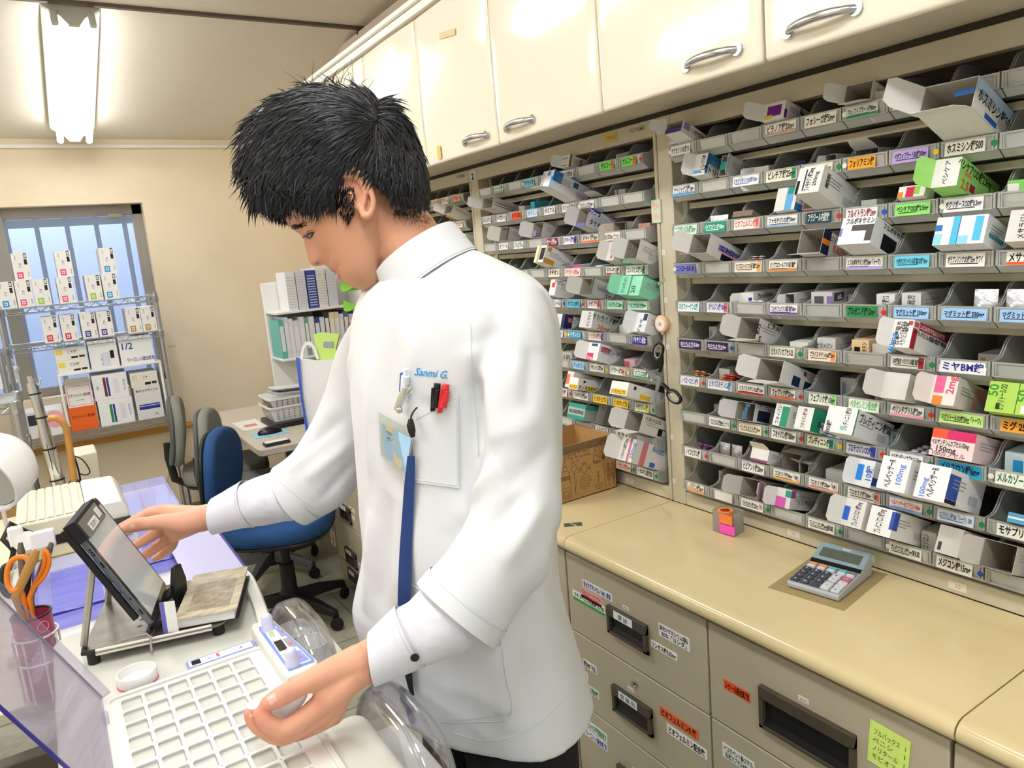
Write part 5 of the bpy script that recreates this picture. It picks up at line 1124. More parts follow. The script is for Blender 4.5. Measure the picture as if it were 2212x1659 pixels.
for i in range(90):
    t = rh.random(); x = 628 + 34 * t; y = 491 - 9 * t + rh.uniform(-4.5, 4.5)
    p = skp(x, y, .0006)
    LASH.tube([p, p + (HV * -.002 + HU * .001 + RT * rh.uniform(.001, .005)) + HW * .0006], [.0005, .0001], 4, DARK)
lo_ = LASH.build('eyebrow_and_lashes'); lo_.parent = person; lo_.matrix_parent_inverse = person.matrix_world.inverted()
# ---- hair
HP = [(528, 335), (531, 300), (545, 262), (572, 232), (605, 205), (640, 190), (690, 183), (742, 194), (800, 205), (845, 226), (880, 258), (905, 305), (920, 350), (929, 405), (928, 455), (915, 468), (890, 474), (868, 468), (852, 452), (838, 432), (832, 420), (818, 412), (800, 398), (782, 392), (766, 396), (757, 412), (752, 440), (750, 470), (738, 466), (722, 452), (708, 474), (690, 470), (664, 462), (640, 468), (618, 470), (600, 466), (575, 452), (552, 436), (541, 400)]
def inpoly(x, y, P=HP):
    c = False; j = len(P) - 1
    for i in range(len(P)):
        if (P[i][1] > y) != (P[j][1] > y) and x < (P[j][0] - P[i][0]) * (y - P[i][1]) / (P[j][1] - P[i][1]) + P[i][0]: c = not c
        j = i
    return c
HC = (748, 348)                                       # centre of the hull in the picture plane
def hull_r(al):                                       # distance from the centre to the outline in direction al
    dx, dy = math.cos(al), math.sin(al); best = 0
    for i in range(len(HP)):
        (x0, y0), (x1, y1) = HP[i - 1], HP[i]; ex, ey = x1 - x0, y1 - y0; den = dx * ey - dy * ex
        if abs(den) < 1e-9: continue
        t = ((x0 - HC[0]) * ey - (y0 - HC[1]) * ex) / den; s = ((x0 - HC[0]) * dy - (y0 - HC[1]) * dx) / den
        if t > 0 and 0 <= s <= 1: best = max(best, t)
    return best
HR = [hull_r(2 * math.pi * k / 180) for k in range(180)]
def hull(al, la, k=1.0):                              # al round the outline, la towards the camera (-1..1)
    q = (al / (2 * math.pi) * 180) % 180; i = int(q); r = HR[i] * (1 - q + i) + HR[(i + 1) % 180] * (q - i)
    cl = max(0, 1 - abs(la) ** (3.0 + 13 * max(0, math.sin(al)) ** .7 * (1 if math.cos(al) > -.45 else .3))) ** .5
    return hpx(HC[0] + math.cos(al) * r * cl * k, HC[1] + math.sin(al) * r * cl * k, .091 * la * k)
cap = MB(); vs = []; A, B = 120, 44
for i in range(A):
    for j in range(B + 1):
        al = 2 * math.pi * i / A; la = math.sin((j / B - .5) * math.pi)
        p = hull(al, la, .945); d = p - EYE; cx = 1106 + FPX * d.dot(RT) / d.dot(FW); cy = 829.5 + FPX * d.dot(DN) / d.dot(FW)
        vs.append((p, inpoly(cx, cy)))
fs = []
for i in range(A):
    for j in range(B):
        q = (i * (B + 1) + j, ((i + 1) % A) * (B + 1) + j, ((i + 1) % A) * (B + 1) + j + 1, i * (B + 1) + j + 1)
        if sum(vs[k][1] for k in q) >= 2: fs.append(q)
cap.add([p for p, _ in vs], fs, DARK)
def strand(mb, P0, dirs, L_, r, lift, curl, nseg=6):
    pts = [P0]; d = dirs.normalized(); nrm = (P0 - hpx(HC[0], HC[1], 0)).normalized()
    for s in range(nseg):
        t = (s + 1) / nseg
        c = (pts[-1] - hpx(HC[0], HC[1], 0)); n_ = c.normalized()
        dd = (d - n_ * (d.dot(n_) * .55) + n_ * (lift * (1 - t * .6)) + curl * t)
        pts.append(pts[-1] + dd.normalized() * (L_ / nseg)); d = (d * .8 + dd.normalized() * .2)
    mb.tube(pts, [r * (.75 + .5 * math.sin(math.pi * min(1, (k / nseg) * 1.1 + .15))) * (1 - .93 * (k / nseg) ** 2.2) for k in range(nseg + 1)], 4, DARK, flat=.45)
WHORL = (812, 262)
def flow(cx, cy):                                     # combing direction in the picture
    dx, dy = cx - WHORL[0], cy - WHORL[1]; L_ = math.hypot(dx, dy) + 1
    ax, ay = dx / L_, dy / L_
    k = min(1, L_ / 160)
    if cx < 815: tx, ty = -.75 + .55 * min(1, max(0, (cy - 270) / 160)), .35 + .65 * min(1, max(0, (cy - 250) / 150))
    else: tx, ty = .12, 1
    fx, fy = ax * (1 - .55 * k) + tx * .75, ay * (1 - .55 * k) + ty * .75
    m = math.hypot(fx, fy); return fx / m, fy / m
hb = MB(); hb.v += cap.v; hb.f += cap.f; hb.m += cap.m; hb.mats += cap.mats
n = 0
while n < 6400:
    al = rh.uniform(0, 2 * math.pi); la = rh.uniform(-.5, .97) if rh.random() < .6 else rh.uniform(.8, .995)
    p = hull(al, la, rh.uniform(.955, .992)); d = p - EYE; cx = 1106 + FPX * d.dot(RT) / d.dot(FW); cy = 829.5 + FPX * d.dot(DN) / d.dot(FW)
    if not inpoly(cx, cy) or ((cx - 798) / 36) ** 2 + ((cy - 446) / 56) ** 2 < 1: continue
    n += 1
    fx, fy = flow(cx, cy); jit = .38
    edge = 1 - min(1, abs(la) * 1.15)
    front = cx < 700
    low = cy > 400
    D_ = RT * (fx + rh.uniform(-jit, jit)) + DN * (fy + rh.uniform(-jit, jit)) + HW * rh.uniform(-.25, .3)
    back = cx > 830
    L_ = rh.uniform(.016, .03) if (back or (low and cx > 700)) else rh.uniform(.026, .048)
    if back and low: L_ *= .6
    if 750 < cx < 845 and cy > 345: L_ *= .45
    if cx < 715 and cy > 425: L_ *= .45
    lift = rh.uniform(-.15, .12) if back else rh.uniform(-.05, .42) * (.45 + .55 * edge) * (1.1 if front else .8)
    curl = DN * rh.uniform(.0, .5) if front else DN * rh.uniform(0, .2)
    strand(hb, p, D_, L_, rh.uniform(.0007, .0017) if not (back and low) else rh.uniform(.0004, .0009), lift, curl, 5)
# fringe tips over the brow
for x0, y0, x1, y1 in [(640, 420, 704, 484), (655, 415, 698, 476), (625, 420, 668, 468), (610, 415, 640, 466), (668, 420, 716, 470), (690, 415, 735, 462), (590, 410, 612, 464), (575, 400, 590, 462), (560, 395, 562, 444), (548, 380, 545, 432), (640, 425, 690, 478), (700, 420, 746, 474), (720, 410, 752, 482), (735, 410, 754, 476)]:
    for q in range(12):
        a = (x0 + rh.uniform(-14, 14), y0 + rh.uniform(-8, 8)); b = (x1 + rh.uniform(-9, 9), y1 + rh.uniform(-10, 3)); w0 = rh.uniform(.02, .062) if x0 > 600 else rh.uniform(-.02, .05)
        P = [hpx(a[0] + (b[0] - a[0]) * t + 7 * math.sin(t * 3) * rh.uniform(-1, 1), a[1] + (b[1] - a[1]) * t, w0 + .014 * math.sin(t * 2.6) + .012) for t in (0, .25, .5, .75, 1)]
        hb.tube(P, [.0013, .0015, .0012, .0008, .0001], 4, DARK, flat=.5)
# nape fade and sideburn stubble
for i in range(980):
    if i < 520: x = rh.uniform(850, 930); y = 452 + (x - 850) * .22 + rh.uniform(-8, 26) * rh.random()
    else: x = rh.uniform(718, 766); y = rh.uniform(402, 444 + 40 * max(0, 1 - abs(x - 751) / 26))
    p, n_ = onskin(x, y)
    if p is None: continue
    D_ = DN * .9 + RT * rh.uniform(-.3, .2) + n_ * .3
    L_ = rh.uniform(.003, .006) if i < 520 else rh.uniform(.006, .012)
    hb.tube([p - n_ * .0004, p + (D_ + n_ * .2).normalized() * L_], [.00035 if i < 520 else .0006, .00008], 3, DARK)
# tuft and stray hairs at the crown
for i in range(60):
    x, y = rh.uniform(670, 790), rh.uniform(190, 215); w0 = rh.uniform(-.02, .03)
    L_ = rh.uniform(18, 46) if i < 40 else rh.uniform(45, 78); an = rh.uniform(-2.5, -.75); bend = rh.uniform(-34, 40)
    P = [hpx(x + math.cos(an) * L_ * t + bend * t * t * .7, y + math.sin(an) * L_ * t + 16 * t * t * (abs(bend) / 40), w0) for t in (0, .2, .4, .6, .8, 1)]
    hb.tube(P, [.0012 if i < 14 else .0005, .0011 if i < 14 else .00045, .0009 if i < 14 else .0004, .0006 if i < 14 else .0003, .0003, .0001], 4, DARK)
for x, y, w0 in [(545, 262, 0), (560, 250, .01), (590, 225, 0), (535, 300, 0), (530, 330, .01), (532, 360, .02), (620, 205, 0), (640, 200, .02), (575, 240, .03), (536, 380, .03)] * 5:
    x += rh.uniform(-12, 12); y += rh.uniform(-12, 12); an = math.atan2(y - 380, x - 760) + rh.uniform(-.5, .5); L_ = rh.uniform(16, 34)
    P = [hpx(x + 14 + math.cos(an) * L_ * t, y + 10 + math.sin(an) * L_ * t + 10 * t * t, w0 + rh.uniform(-.002, .002)) for t in (0, .3, .6, 1)]
    hb.tube(P, [.0014, .0012, .0007, .0001], 4, DARK, flat=.5)
ho = hb.build('hair', smooth=60); ho.parent = person; ho.matrix_parent_inverse = person.matrix_world.inverted()
ho['label'] = 'short black tousled hair'
# ---- clothes
CLOTH = mat('white_tunic_cloth', 'dbdddf', .8, bump=.12, bscale=900, spec=.2)
SHIRT = mat('white_shirt_cloth', 'dddce4', .75, bump=.10, bscale=1100, spec=.2)
SEAM = mat('seam_thread', 'd3d6d6', .9)
def own(o, par=None):
    o.parent = par or person; o.matrix_parent_inverse = (par or person).matrix_world.inverted(); return o
def supe(cx, cy, z, a, b, n=44, pw=2.35, tx=0, ty=0):
    out = []
    for k in range(n):
        an = 2 * math.pi * k / n; c_, s_ = math.cos(an), math.sin(an)
        x = b * math.copysign(abs(c_) ** (2 / pw), c_); y = a * math.copysign(abs(s_) ** (2 / pw), s_)
        out.append(Vector((cx + x, cy + y, z + x * tx + y * ty)))
    return out
def collar_ring(c, r, rz, n=44):                          # tilted circle round the neck, matching the ring order of supe()
    ax = (NC1 - NC0).normalized(); out = []
    X = Vector((1, 0, 0)); X = (X - ax * X.dot(ax)).normalized(); Yv = ax.cross(X)
    for k in range(n):
        an = 2 * math.pi * k / n; out.append(c + X * (rz * math.cos(an)) + Yv * (r * math.sin(an)))
    return out
TR = [  # z, front x, back x, near y, far y
 (1.445, .430, .598, .868, 1.100), (1.425, .405, .618, .820, 1.150), (1.395, .388, .630, .790, 1.178), (1.34, .374, .640, .786, 1.178), (1.26, .362, .642, .796, 1.166), (1.17, .357, .634, .802, 1.150), (1.08, .350, .620, .805, 1.145), (1.0, .345, .616, .800, 1.145), (.93, .345, .622, .792, 1.150), (.86, .355, .634, .786, 1.155), (.79, .362, .646, .782, 1.160), (.762, .364, .650, .780, 1.162)]
torso = MB(); rings = [collar_ring(NC0 + (NC1 - NC0) * .1, .066, .066), collar_ring(NC0 - (NC1 - NC0) * .12, .076, .076)]
for s_ in catmull(TR, 3):
    z, xf, xb, y0, y1 = s_; rg_ = supe((xf + xb) / 2, (y0 + y1) / 2, z, (y1 - y0) / 2, (xb - xf) / 2); sk_ = .34 * min(1, max(0, (1.02 - z) / .1)); rings.append([Vector((v.x - sk_ * (v.y - (y0 + y1) / 2) * max(0, ((xf + xb) / 2 - v.x) / ((xb - xf) / 2)), v.y, v.z)) for v in rg_])
torso.loft(rings)
TB = BVHTree.FromPolygons([tuple(v) for v in torso.v], torso.f)
def sleeve_l(mb): return ringloft(mb, [(1108, 640, 1.0, 66, .055), (1112, 720, .985, 88, .068), (1114, 820, .972, 92, .070), (1118, 930, .965, 88, .068), (1124, 1030, .958, 88, .067), (1118, 1130, .948, 96, .068), (1062, 1228, .936, 98, .068), (985, 1327, .922, 107, .068)])
def sleeve_r(mb): return ringloft(mb, [(838, 690, 1.235, 60, .055), (806, 760, 1.265, 70, .064), (776, 850, 1.285, 72, .066), (742, 950, 1.302, 80, .066), (700, 1018, 1.312, 80, .064), (632, 1068, 1.318, 70, .060)])
tun = MB(); tun.v += torso.v; tun.f += torso.f; tun.m += torso.m; tun.mats += [CLOTH]
sleeve_l(tun); sleeve_r(tun)
V, E, F = fuse(tun, .0042, 3)
# soften the armpits, then hang folds in the cloth
arm = [at(1112, 720, .985), at(1118, 930, .965), at(1118, 1130, .948), at(985, 1327, .922)]
N = vnormals(V, F)
def segd(P, A, B): t = np.clip(((P - A) @ (B - A)) / ((B - A) @ (B - A)), 0, 1); return np.linalg.norm(P - (A + t[:, None] * (B - A)), axis=1), t
def fold(A, B, width, amp, sharp=1.6):
    A = np.array(A); B = np.array(B); d, t = segd(V, A, B)
    return amp * np.exp(-(d / width) ** sharp) * np.sin(np.pi * np.clip(t, .02, .98)) ** .6
H = np.zeros(len(V))
def pf(a, b, wd, amp): 
    p, q = oncloth0(*a), oncloth0(*b)
    if p is not None and q is not None: H[:] += fold(p, q, wd * 1.1, amp * 1.5)
BT = BVHTree.FromPolygons(V.tolist(), F)
def oncloth0(px, py):
    d = ray(px, py).normalized(); h = BT.ray_cast(EYE, d); return h[0]
for a, b, wd, amp in [
  ((1030, 760), (1036, 980), .009, -.010), ((1020, 740), (1042, 830), .014, .008), ((1085, 1000), (985, 1130), .012, .008), ((1140, 1060), (1010, 1200), .011, -.009), ((1170, 1080), (1080, 1230), .012, .008), ((1100, 1120), (960, 1235), .010, .006),
  ((1190, 960), (1090, 1060), .012, -.007), ((1160, 900), (1060, 960), .014, .006), ((1200, 1130), (1232, 1330), .016, -.008), ((1165, 1180), (1200, 1420), .018, .008), ((1120, 1390), (1150, 1560), .016, -.007), ((1085, 1400), (1100, 1590), .016, .007),
  ((1000, 1400), (1010, 1600), .018, -.006), ((950, 1480), (1130, 1520), .014, .005), ((905, 700), (885, 850), .016, .005), ((850, 690), (830, 1000), .018, -.006), ((805, 760), (800, 1040), .016, .005), ((835, 1060), (825, 1330), .018, -.008), ((805, 1100), (790, 1330), .018, .008), ((905, 1060), (915, 1300), .016, .005),
  ((760, 760), (700, 900), .012, .006), ((745, 900), (650, 990), .010, -.007), ((760, 950), (660, 1040), .010, .007), ((765, 1000), (690, 1080), .009, -.006), ((725, 930), (620, 1020), .009, .005), ((950, 620), (1040, 700), .014, -.004), ((1060, 700), (1100, 800), .014, -.005), ((1120, 660), (1180, 760), .012, .004), ((1150, 740), (1140, 900), .014, -.005), ((1065, 800), (1075, 960), .014, .005)]:
    pf(a, b, wd, amp)
nz = np.array([noise.fractal(Vector((p[0] * 9, p[1] * 9, p[2] * 5)), 1.0, 2.0, 3) for p in V])
H += .0045 * nz
V = V + N * H[:, None]
V = relax(V, E, 2, .55)
tunic = finish('tunic', V, F, CLOTH, person)
tunic['label'] = 'white stand-collar medical tunic with short wide sleeves'
BT = BVHTree.FromPolygons(V.tolist(), F)
def oncloth(px, py, off=.0012, tree=None):
    d = ray(px, py).normalized(); h = (tree or BT).ray_cast(EYE, d)
    if h[0] is None: return None
    return h[0] - d * off
def seam(pts, r=.0007, off=.0003, m=SEAM, nm='seam', sub=8):
    S = catmull(pts, sub); P = [oncloth(s[0], s[1], off) for s in S]; P = [p for p in P if p is not None]
    return own(MB().tube(P, r, 5, m).build(nm, smooth=60), tunic)
# stand collar, slightly open at the throat
cb = MB(); n = 60; o_, i_ = [], []
ax = (NC1 - NC0)
for t, ro in ((-.06, .0765), (.1, .0755), (.5, .0735), (.9, .0715), (1.0, .0705)): o_.append(collar_ring(NC0 + ax * t, ro, ro, n))
for t, ro in ((1.0, .0680), (.9, .0675), (.5, .0690), (.0, .0700)): o_.append(collar_ring(NC0 + ax * t, ro, ro, n))
cb.loft(o_, CLOTH, cap=False)
own(cb.build('collar', smooth=50), tunic)
own(MB().tube([p for p in collar_ring(NC0 + ax * .01, .0764, .0764, 60)], .0004, 5, SEAM, closed=True).build('seam'), tunic)
fl = MB().loft([[hpx(x, y, w_) for x, y, w_ in [(822, 622, .0), (836, 640, .012), (850, 662, .02)]], [hpx(x, y, w_) for x, y, w_ in [(800, 640, -.005), (815, 655, .004), (835, 675, .012)]]], CLOTH, cap=False, closed=False)
bt_ = MB().lathe([(.0001, 0), (.008, .001), (.0095, .004), (.008, .007), (.0001, .008)], 18, mat('dark_brown_button', '2a1712', .3), frame(hpx(840, 614, .012), RT, DN * -1)); own(bt_.build('collar_stud', smooth=50), tunic)
# yoke seam over the shoulder, front placket, sleeve seam, hems
seam([(988, 548), (1020, 560), (1055, 590), (1080, 615), (1095, 640)])
seam([(1016, 700), (1020, 800), (1032, 950), (1033, 985)], .0009)
for k, pts in enumerate([[(885, 1262), (960, 1300), (1040, 1352), (1088, 1362)], [(566, 1008), (610, 1045), (655, 1080), (690, 1100)], [(980, 1585), (1060, 1600), (1150, 1572), (1230, 1500)]]): seam(pts, .0007)
for spec in ([(1012, 1292, .926, 106, .070), (998, 1310, .9245, 107.5, .070), (984, 1328, .922, 109, .0695)], [(660, 1052, 1.316, 74, .0625), (645, 1061, 1.317, 73, .0620), (630, 1070, 1.318, 72.5, .0615)]):
    hm = MB(); C_ = ringloft(hm, spec, CLOTH, 48, 3); nr = 7; hm.f = [f for f in hm.f if len(f) == 4]
    ins = [Vector(v) for v in hm.v[-48:]]; cc = sum(ins, Vector()) / 48
    k_ = len(hm.v); hm.v += [tuple(cc + (v - cc) * .94 - (C_[-1] - C_[0]) * .05) for v in ins]; hm.v += [tuple(cc + (v - cc) * .93 - (C_[-1] - C_[0]) * .9) for v in ins]
    for a_, b_ in ((k_ - 48, k_), (k_, k_ + 48)):
        for i in range(48): hm.f.append((a_ + i, a_ + (i + 1) % 48, b_ + (i + 1) % 48, b_ + i))
    hm.m = [0] * len(hm.f)
    own(hm.build('sleeve_hem', smooth=50), tunic)
# chest pocket
def patch(poly, off, thick, m, nm, nu=16, nv=16, par=None, tree=None, flat=None):
    """four picture corners (tl, tr, br, bl) laid on the cloth as a thin sheet that follows it"""
    (a, b, c, d) = [np.array(p, float) for p in poly]; top, bot = [], []
    last = None
    for j in range(nv + 1):
        for i in range(nu + 1):
            u, v = i / nu, j / nv; q = (a * (1 - u) + b * u) * (1 - v) + (d * (1 - u) + c * u) * v
            p = oncloth(q[0], q[1], off, tree)
            if p is None: p = last
            last = p; top.append(p)
    if flat:                                               # stiff card: fit a plane through the corners
        A, B, C, D = top[0], top[nu], top[-1], top[-1 - nu]
        top = [(A * (1 - i / nu) + B * i / nu) * (1 - j / nv) + (D * (1 - i / nu) + C * i / nu) * j / nv for j in range(nv + 1) for i in range(nu + 1)]
    vw = [(p - EYE).normalized() for p in top]; back = [p + v_ * thick for p, v_ in zip(top, vw)]
    K = len(top); W_1 = nu + 1; fs = []
    for j in range(nv):
        for i in range(nu):
            q = j * W_1 + i; fs.append((q, q + W_1, q + W_1 + 1, q + 1)); fs.append((K + q, K + q + 1, K + q + W_1 + 1, K + q + W_1))
    rim = [i for i in range(nu)] + [nu + W_1 * j for j in range(nv)] + [K - 1 - i for i in range(nu)] + [W_1 * (nv - j) for j in range(nv)]
    for i in range(len(rim)): p_, q_ = rim[i], rim[(i + 1) % len(rim)]; fs.append((p_, q_, K + q_, K + p_))
    mb = MB().add(top + back, fs, m); mb.grid = top
    return mb
pk = patch([(893, 905), (990, 850), (992, 1055), (891, 1042)], .0030, .0026, CLOTH, 'pocket', 20, 20)
own(pk.build('chest_pocket', smooth=50), tunic)
seam([(986, 856), (987, 950), (988, 1049)], .0006, .0032); seam([(895, 1036), (940, 1042), (988, 1049)], .0006, .0032); seam([(897, 908), (940, 884), (988, 857)], .0005, .0032)
pk2 = patch([(960, 1400), (1078, 1370), (1102, 1545), (950, 1560)], .0016, .0012, CLOTH, 'pocket', 12, 14); 
own(pk2.build('side_pocket', smooth=50), tunic); seam([(1079, 1372), (1092, 1460), (1103, 1545), (1030, 1560), (955, 1560)], .0006, .0018)
# embroidered name on the chest
def cloth_text(s, px, py, hpix, rot, m, slant=.28, nm='embroidery', par=None, off=.0010, sx=.86, tree=None):
    Vt, Ft, W = glyphs(s, .012); k = hpix / .8; c_, s_ = math.cos(R(rot)), math.sin(R(rot)); vs = []
    for x, y in Vt:
        X = ((x - W / 2) * sx + y * slant) * k; Y = -(y - .38) * k
        p = oncloth(px + X * c_ - Y * s_, py + X * s_ + Y * c_, off, tree); vs.append(p if p is not None else at(px, py, 1.0))
    return own(MB().add(vs, Ft, m).build(nm), par or tunic)
cloth_text('Sanmi G.', 931, 805, 19, 6, mat('blue_thread', '2a9ade', .6))
# shirt sleeves with cuffs
def shirt(spec, cuff, nm, btn, fl):
    mb = MB(); ringloft(mb, spec, None)
    Vs, Es, Fs = fuse(mb, .0036, 3); Nn = vnormals(Vs, Fs)
    h = np.array([noise.fractal(Vector((p[0] * 22, p[1] * 22, p[2] * 22)), 1.0, 2.0, 3) for p in Vs]) * .0042
    Vs = relax(Vs + Nn * h[:, None], Es, 2)
    o = finish(nm, Vs, Fs, SHIRT, person)
    # cuff: open tube with thickness
    S = catmull(cuff, 5); C = [at(s[0], s[1], s[2]) for s in S]; outer, inner = [], []
    for i, s in enumerate(S):
        t = (C[min(i + 1, len(C) - 1)] - C[max(i - 1, 0)]).normalized(); v = (C[i] - EYE).normalized(); n1 = t.cross(v).normalized(); n2 = n1.cross(t)
        ro, ri = [], []
        for k in range(40):
            an = 2 * math.pi * k / 40; a = s[3] * s[2] / FPX; b = s[4]
            e = n1 * math.cos(an) * a + n2 * math.sin(an) * b
            ro.append(C[i] + e + t * (fl * math.cos(an) * (i / len(S)))); ri.append(C[i] + e * .965 + t * (fl * math.cos(an) * (i / len(S))))
        outer.append(ro); inner.append(ri)
    cu = MB().loft(outer + inner[::-1], SHIRT, cap=False); co = own(cu.build('cuff', smooth=50), o)
    own(MB().tube([p + (p - C[1]).normalized() * .0004 for p in outer[1]], .0006, 5, SEAM, closed=True).build('seam'), co)
    T = BVHTree.FromPolygons([tuple(v) for v in cu.v], cu.f); d = ray(*btn).normalized(); hh = T.ray_cast(EYE, d)
    if hh[0]:
        nrm = hh[1] if hh[1].dot(d) < 0 else -hh[1]
        b = MB().lathe([(.0001, .0022), (.003, .0018), (.0042, .0026), (.0052, .0022), (.0054, .0008), (.005, 0)], 20, mat('black_button', '1a1614', .25), Matrix.Translation(hh[0]) @ nrm.to_track_quat('Z', 'Y').to_matrix().to_4x4())
        own(b.build('button', smooth=50), co)
    return o
shirt([(1010, 1292, .928, 84, .060), (960, 1335, .922, 80, .056), (915, 1362, .918, 72, .050), (885, 1376, .915, 66, .046), (850, 1396, .911, 58, .041)],
      [(889, 1372, .9148, 71, .049), (862, 1388, .9125, 67, .046), (832, 1406, .9075, 60, .042), (803, 1424, .9035, 53, .037)], 'shirt_sleeve', (896, 1419), .012)
shirt([(650, 1058, 1.318, 62, .052), (605, 1072, 1.322, 56, .050), (565, 1082, 1.325, 52, .046), (535, 1089, 1.328, 48, .042), (505, 1100, 1.33, 43, .036)],
      [(540, 1087, 1.327, 52, .045), (515, 1095, 1.329, 47, .041), (488, 1105, 1.33, 42, .036), (461, 1115, 1.33, 38, .032)], 'shirt_sleeve', (538, 1131), .010)
# trousers and shoes
TRO = mat('black_trousers', '101012', .85, bump=.1, bscale=300)
tr = MB(); tr.loft([supe(.522, CY, z, a, b) for z, a, b in [(.96, .14, .085), (.9, .145, .09), (.82, .15, .092), (.78, .148, .092)]])
for sy in (-1, 1):
    tr.loft([supe(.52 + dx, CY + sy * o, z, a, b, 30) for z, a, b, o, dx in [(.86, .07, .088, .076, 0), (.74, .074, .092, .084, 0), (.5, .074, .08, .092, -.003), (.3, .066, .07, .095, 0), (.09, .062, .066, .098, .008), (.045, .063, .07, .098, .012)]])
V, E, F = fuse(tr, .007, 4); V = V + vnormals(V, F) * (np.array([noise.fractal(Vector((p[0] * 12, p[1] * 12, p[2] * 6)), 1., 2., 3) for p in V]) * .005)[:, None]
to = finish('trousers', V, F, TRO, person); to['label'] = 'black trousers'
SHO = mat('dark_shoe_leather', '1c1a19', .4)
for sy in (-1, 1):
    y = CY + sy * .098
    sh = MB().loft([[Vector((.512 + .075 - t * .27, y + w_ * math.cos(2 * math.pi * k / 20), max(.012, .012 + h_ / 2 + h_ / 2 * math.sin(2 * math.pi * k / 20)))) for k in range(20)] for t, w_, h_ in [(0, .02, .05), (.1, .036, .075), (.3, .04, .085), (.55, .043, .065), (.8, .046, .05), (.95, .036, .035), (1, .015, .02)]], SHO)
    so = own(sh.build('shoe', smooth=60))
    own(MB().prism([(.512 + .078, y - .03), (.512 + .078, y + .03), (.512, y + .04), (.512 - .12, y + .048), (.512 - .19, y + .034), (.512 - .2, y), (.512 - .19, y - .034), (.512 - .12, y - .048), (.512, y - .04)], 0, .014, 2, mat('shoe_sole', '2e2b28', .7)).build('sole', bevel=.003), so)
# ---- what the person wears in and on the pocket (things of their own)
def fr_on(px, py, up_px, off, tree=None):
    p = oncloth(px, py, off, tree); d = (p - EYE).normalized()
    return p, d
def stick(name, label, a, b, da, db, r, m, extra=None, cat='pen'):
    t = thing(name, label, cat, loc=at(*a, da)); bpy.context.view_layer.update()
    return t, at(*a, da), at(*b, db)
def pen(label, top, bot, clip0, clip1, colr, capc):
    """marker pen standing in the pocket with its clip outside the cloth"""
    pt = oncloth(*top, .006); dpt = (pt - EYE).dot(FW); pb = at(bot[0], bot[1], dpt + .002)
    t = thing('marker_pen', label, 'pen', loc=pt); bpy.context.view_layer.update()
    M_ = plas(colr, 30 / 100)
    ax_ = (pb - pt); T = Matrix.Translation(pt) @ ax_.to_track_quat('Z', 'Y').to_matrix().to_4x4(); L_ = ax_.length
    own(MB().lathe([(.0001, -.0005), (.0040, 0), (.0044, .001), (.0044, .0075), (.0056, .0085), (.0058, .0095), (.0058, L_), (.0001, L_)], 20, M_, T).build('cap', smooth=40), t)
    own(MB().lathe([(.0052, L_), (.0052, L_ + .006), (.0001, L_ + .007)], 16, M_, T).build('barrel', smooth=40), t)
    c0 = oncloth(*clip0, .0135); c1 = oncloth(*clip1, .0085)
    own(MB().tube([c0, c0 * .5 + c1 * .5 - FW * .001, c1], [.0034, .0036, .0036], 12, M_, flat=.55).build('clip', smooth=50), t)
pen('black marker pen in the chest pocket, left of the red pen', (945, 828), (940, 870), (937, 838), (935, 887), '121214', '121214')
pen('red marker pen in the chest pocket, right of the black pen', (964, 830), (958, 870), (957, 840), (950, 891), 'dc2c30', 'dc2c30')
p = oncloth(876, 798, .0095); q = oncloth(873, 862, .0085); t = thing('ballpoint_pen', 'white and blue ballpoint pen standing behind the name badge clip', 'pen', loc=p); bpy.context.view_layer.update()
T = Matrix.Translation(p) @ (q - p).to_track_quat('Z', 'Y').to_matrix().to_4x4(); L_ = (q - p).length
own(MB().lathe([(.0001, -.001), (.0028, 0), (.003, .008), (.0054, .009), (.0056, .03), (.0056, L_), (.0001, L_)], 18, plas('eceef6'), T).build('barrel', smooth=40), t)
own(MB().tube([oncloth(868, 806, .012), oncloth(866, 845, .006)], .0026, 10, plas('2458c8'), flat=.6).build('clip', smooth=40), t)
# name badge in a clear vinyl holder
VIN = clear('clear_vinyl', 'dfe3dc', .16, .5, .15)
bcorn = [(818, 890), (896, 936), (874, 1034), (822, 985)]
bT = thing('name_badge', 'clear vinyl name badge with a sky-blue and cream card, clipped at the pocket', 'badge', loc=oncloth(857, 950, .012)); bpy.context.view_layer.update()
own(patch(bcorn, .013, .0014, VIN, 'h', 8, 8, flat=True).build('vinyl_holder', smooth=30), bT)
CARDM = mat('badge_card', 'aad2f0', .4)
nt = CARDM.node_tree; tc = nt.nodes.new('ShaderNodeTexCoord'); ns = nt.nodes.new('ShaderNodeTexNoise'); ns.inputs['Scale'].default_value = 46; ns.inputs['Detail'].default_value = 1
rp = nt.nodes.new('ShaderNodeValToRGB'); rp.color_ramp.interpolation = 'CONSTANT'
for e, (pos, cc) in zip([rp.color_ramp.elements[0], rp.color_ramp.elements[1], rp.color_ramp.elements.new(.62)], [(0, 'a4cdee'), (.5, 'e8e2d2'), (.6, 'f4d6a0')]): e.position = pos; e.color = (*lin(cc), 1)
nt.links.new(tc.outputs['Object'], ns.inputs['Vector']); nt.links.new(ns.outputs['Fac'], rp.inputs[0]); nt.links.new(rp.outputs[0], nt.nodes['Principled BSDF'].inputs['Base Color'])
crd = patch([(820, 911), (889, 947), (876, 1022), (824, 979)], .0122, .0006, CARDM, 'c', 8, 8, flat=True)
own(crd.build('card'), bT)
g = crd.grid; A, B, D_ = g[0], g[8], g[72]
def oncard(s, u, v, h, m):
    Vt, Ft, W = glyphs(s, .02); ux = (B - A).normalized(); uy = (A - D_).normalized(); nn = -(A - EYE).normalized()
    o0 = A + (B - A) * u + (D_ - A) * v + nn * .0004; k = h / .8
    return [o0 + ux * ((x - W / 2) * k) + uy * ((y - .38) * k) for x, y in Vt], Ft
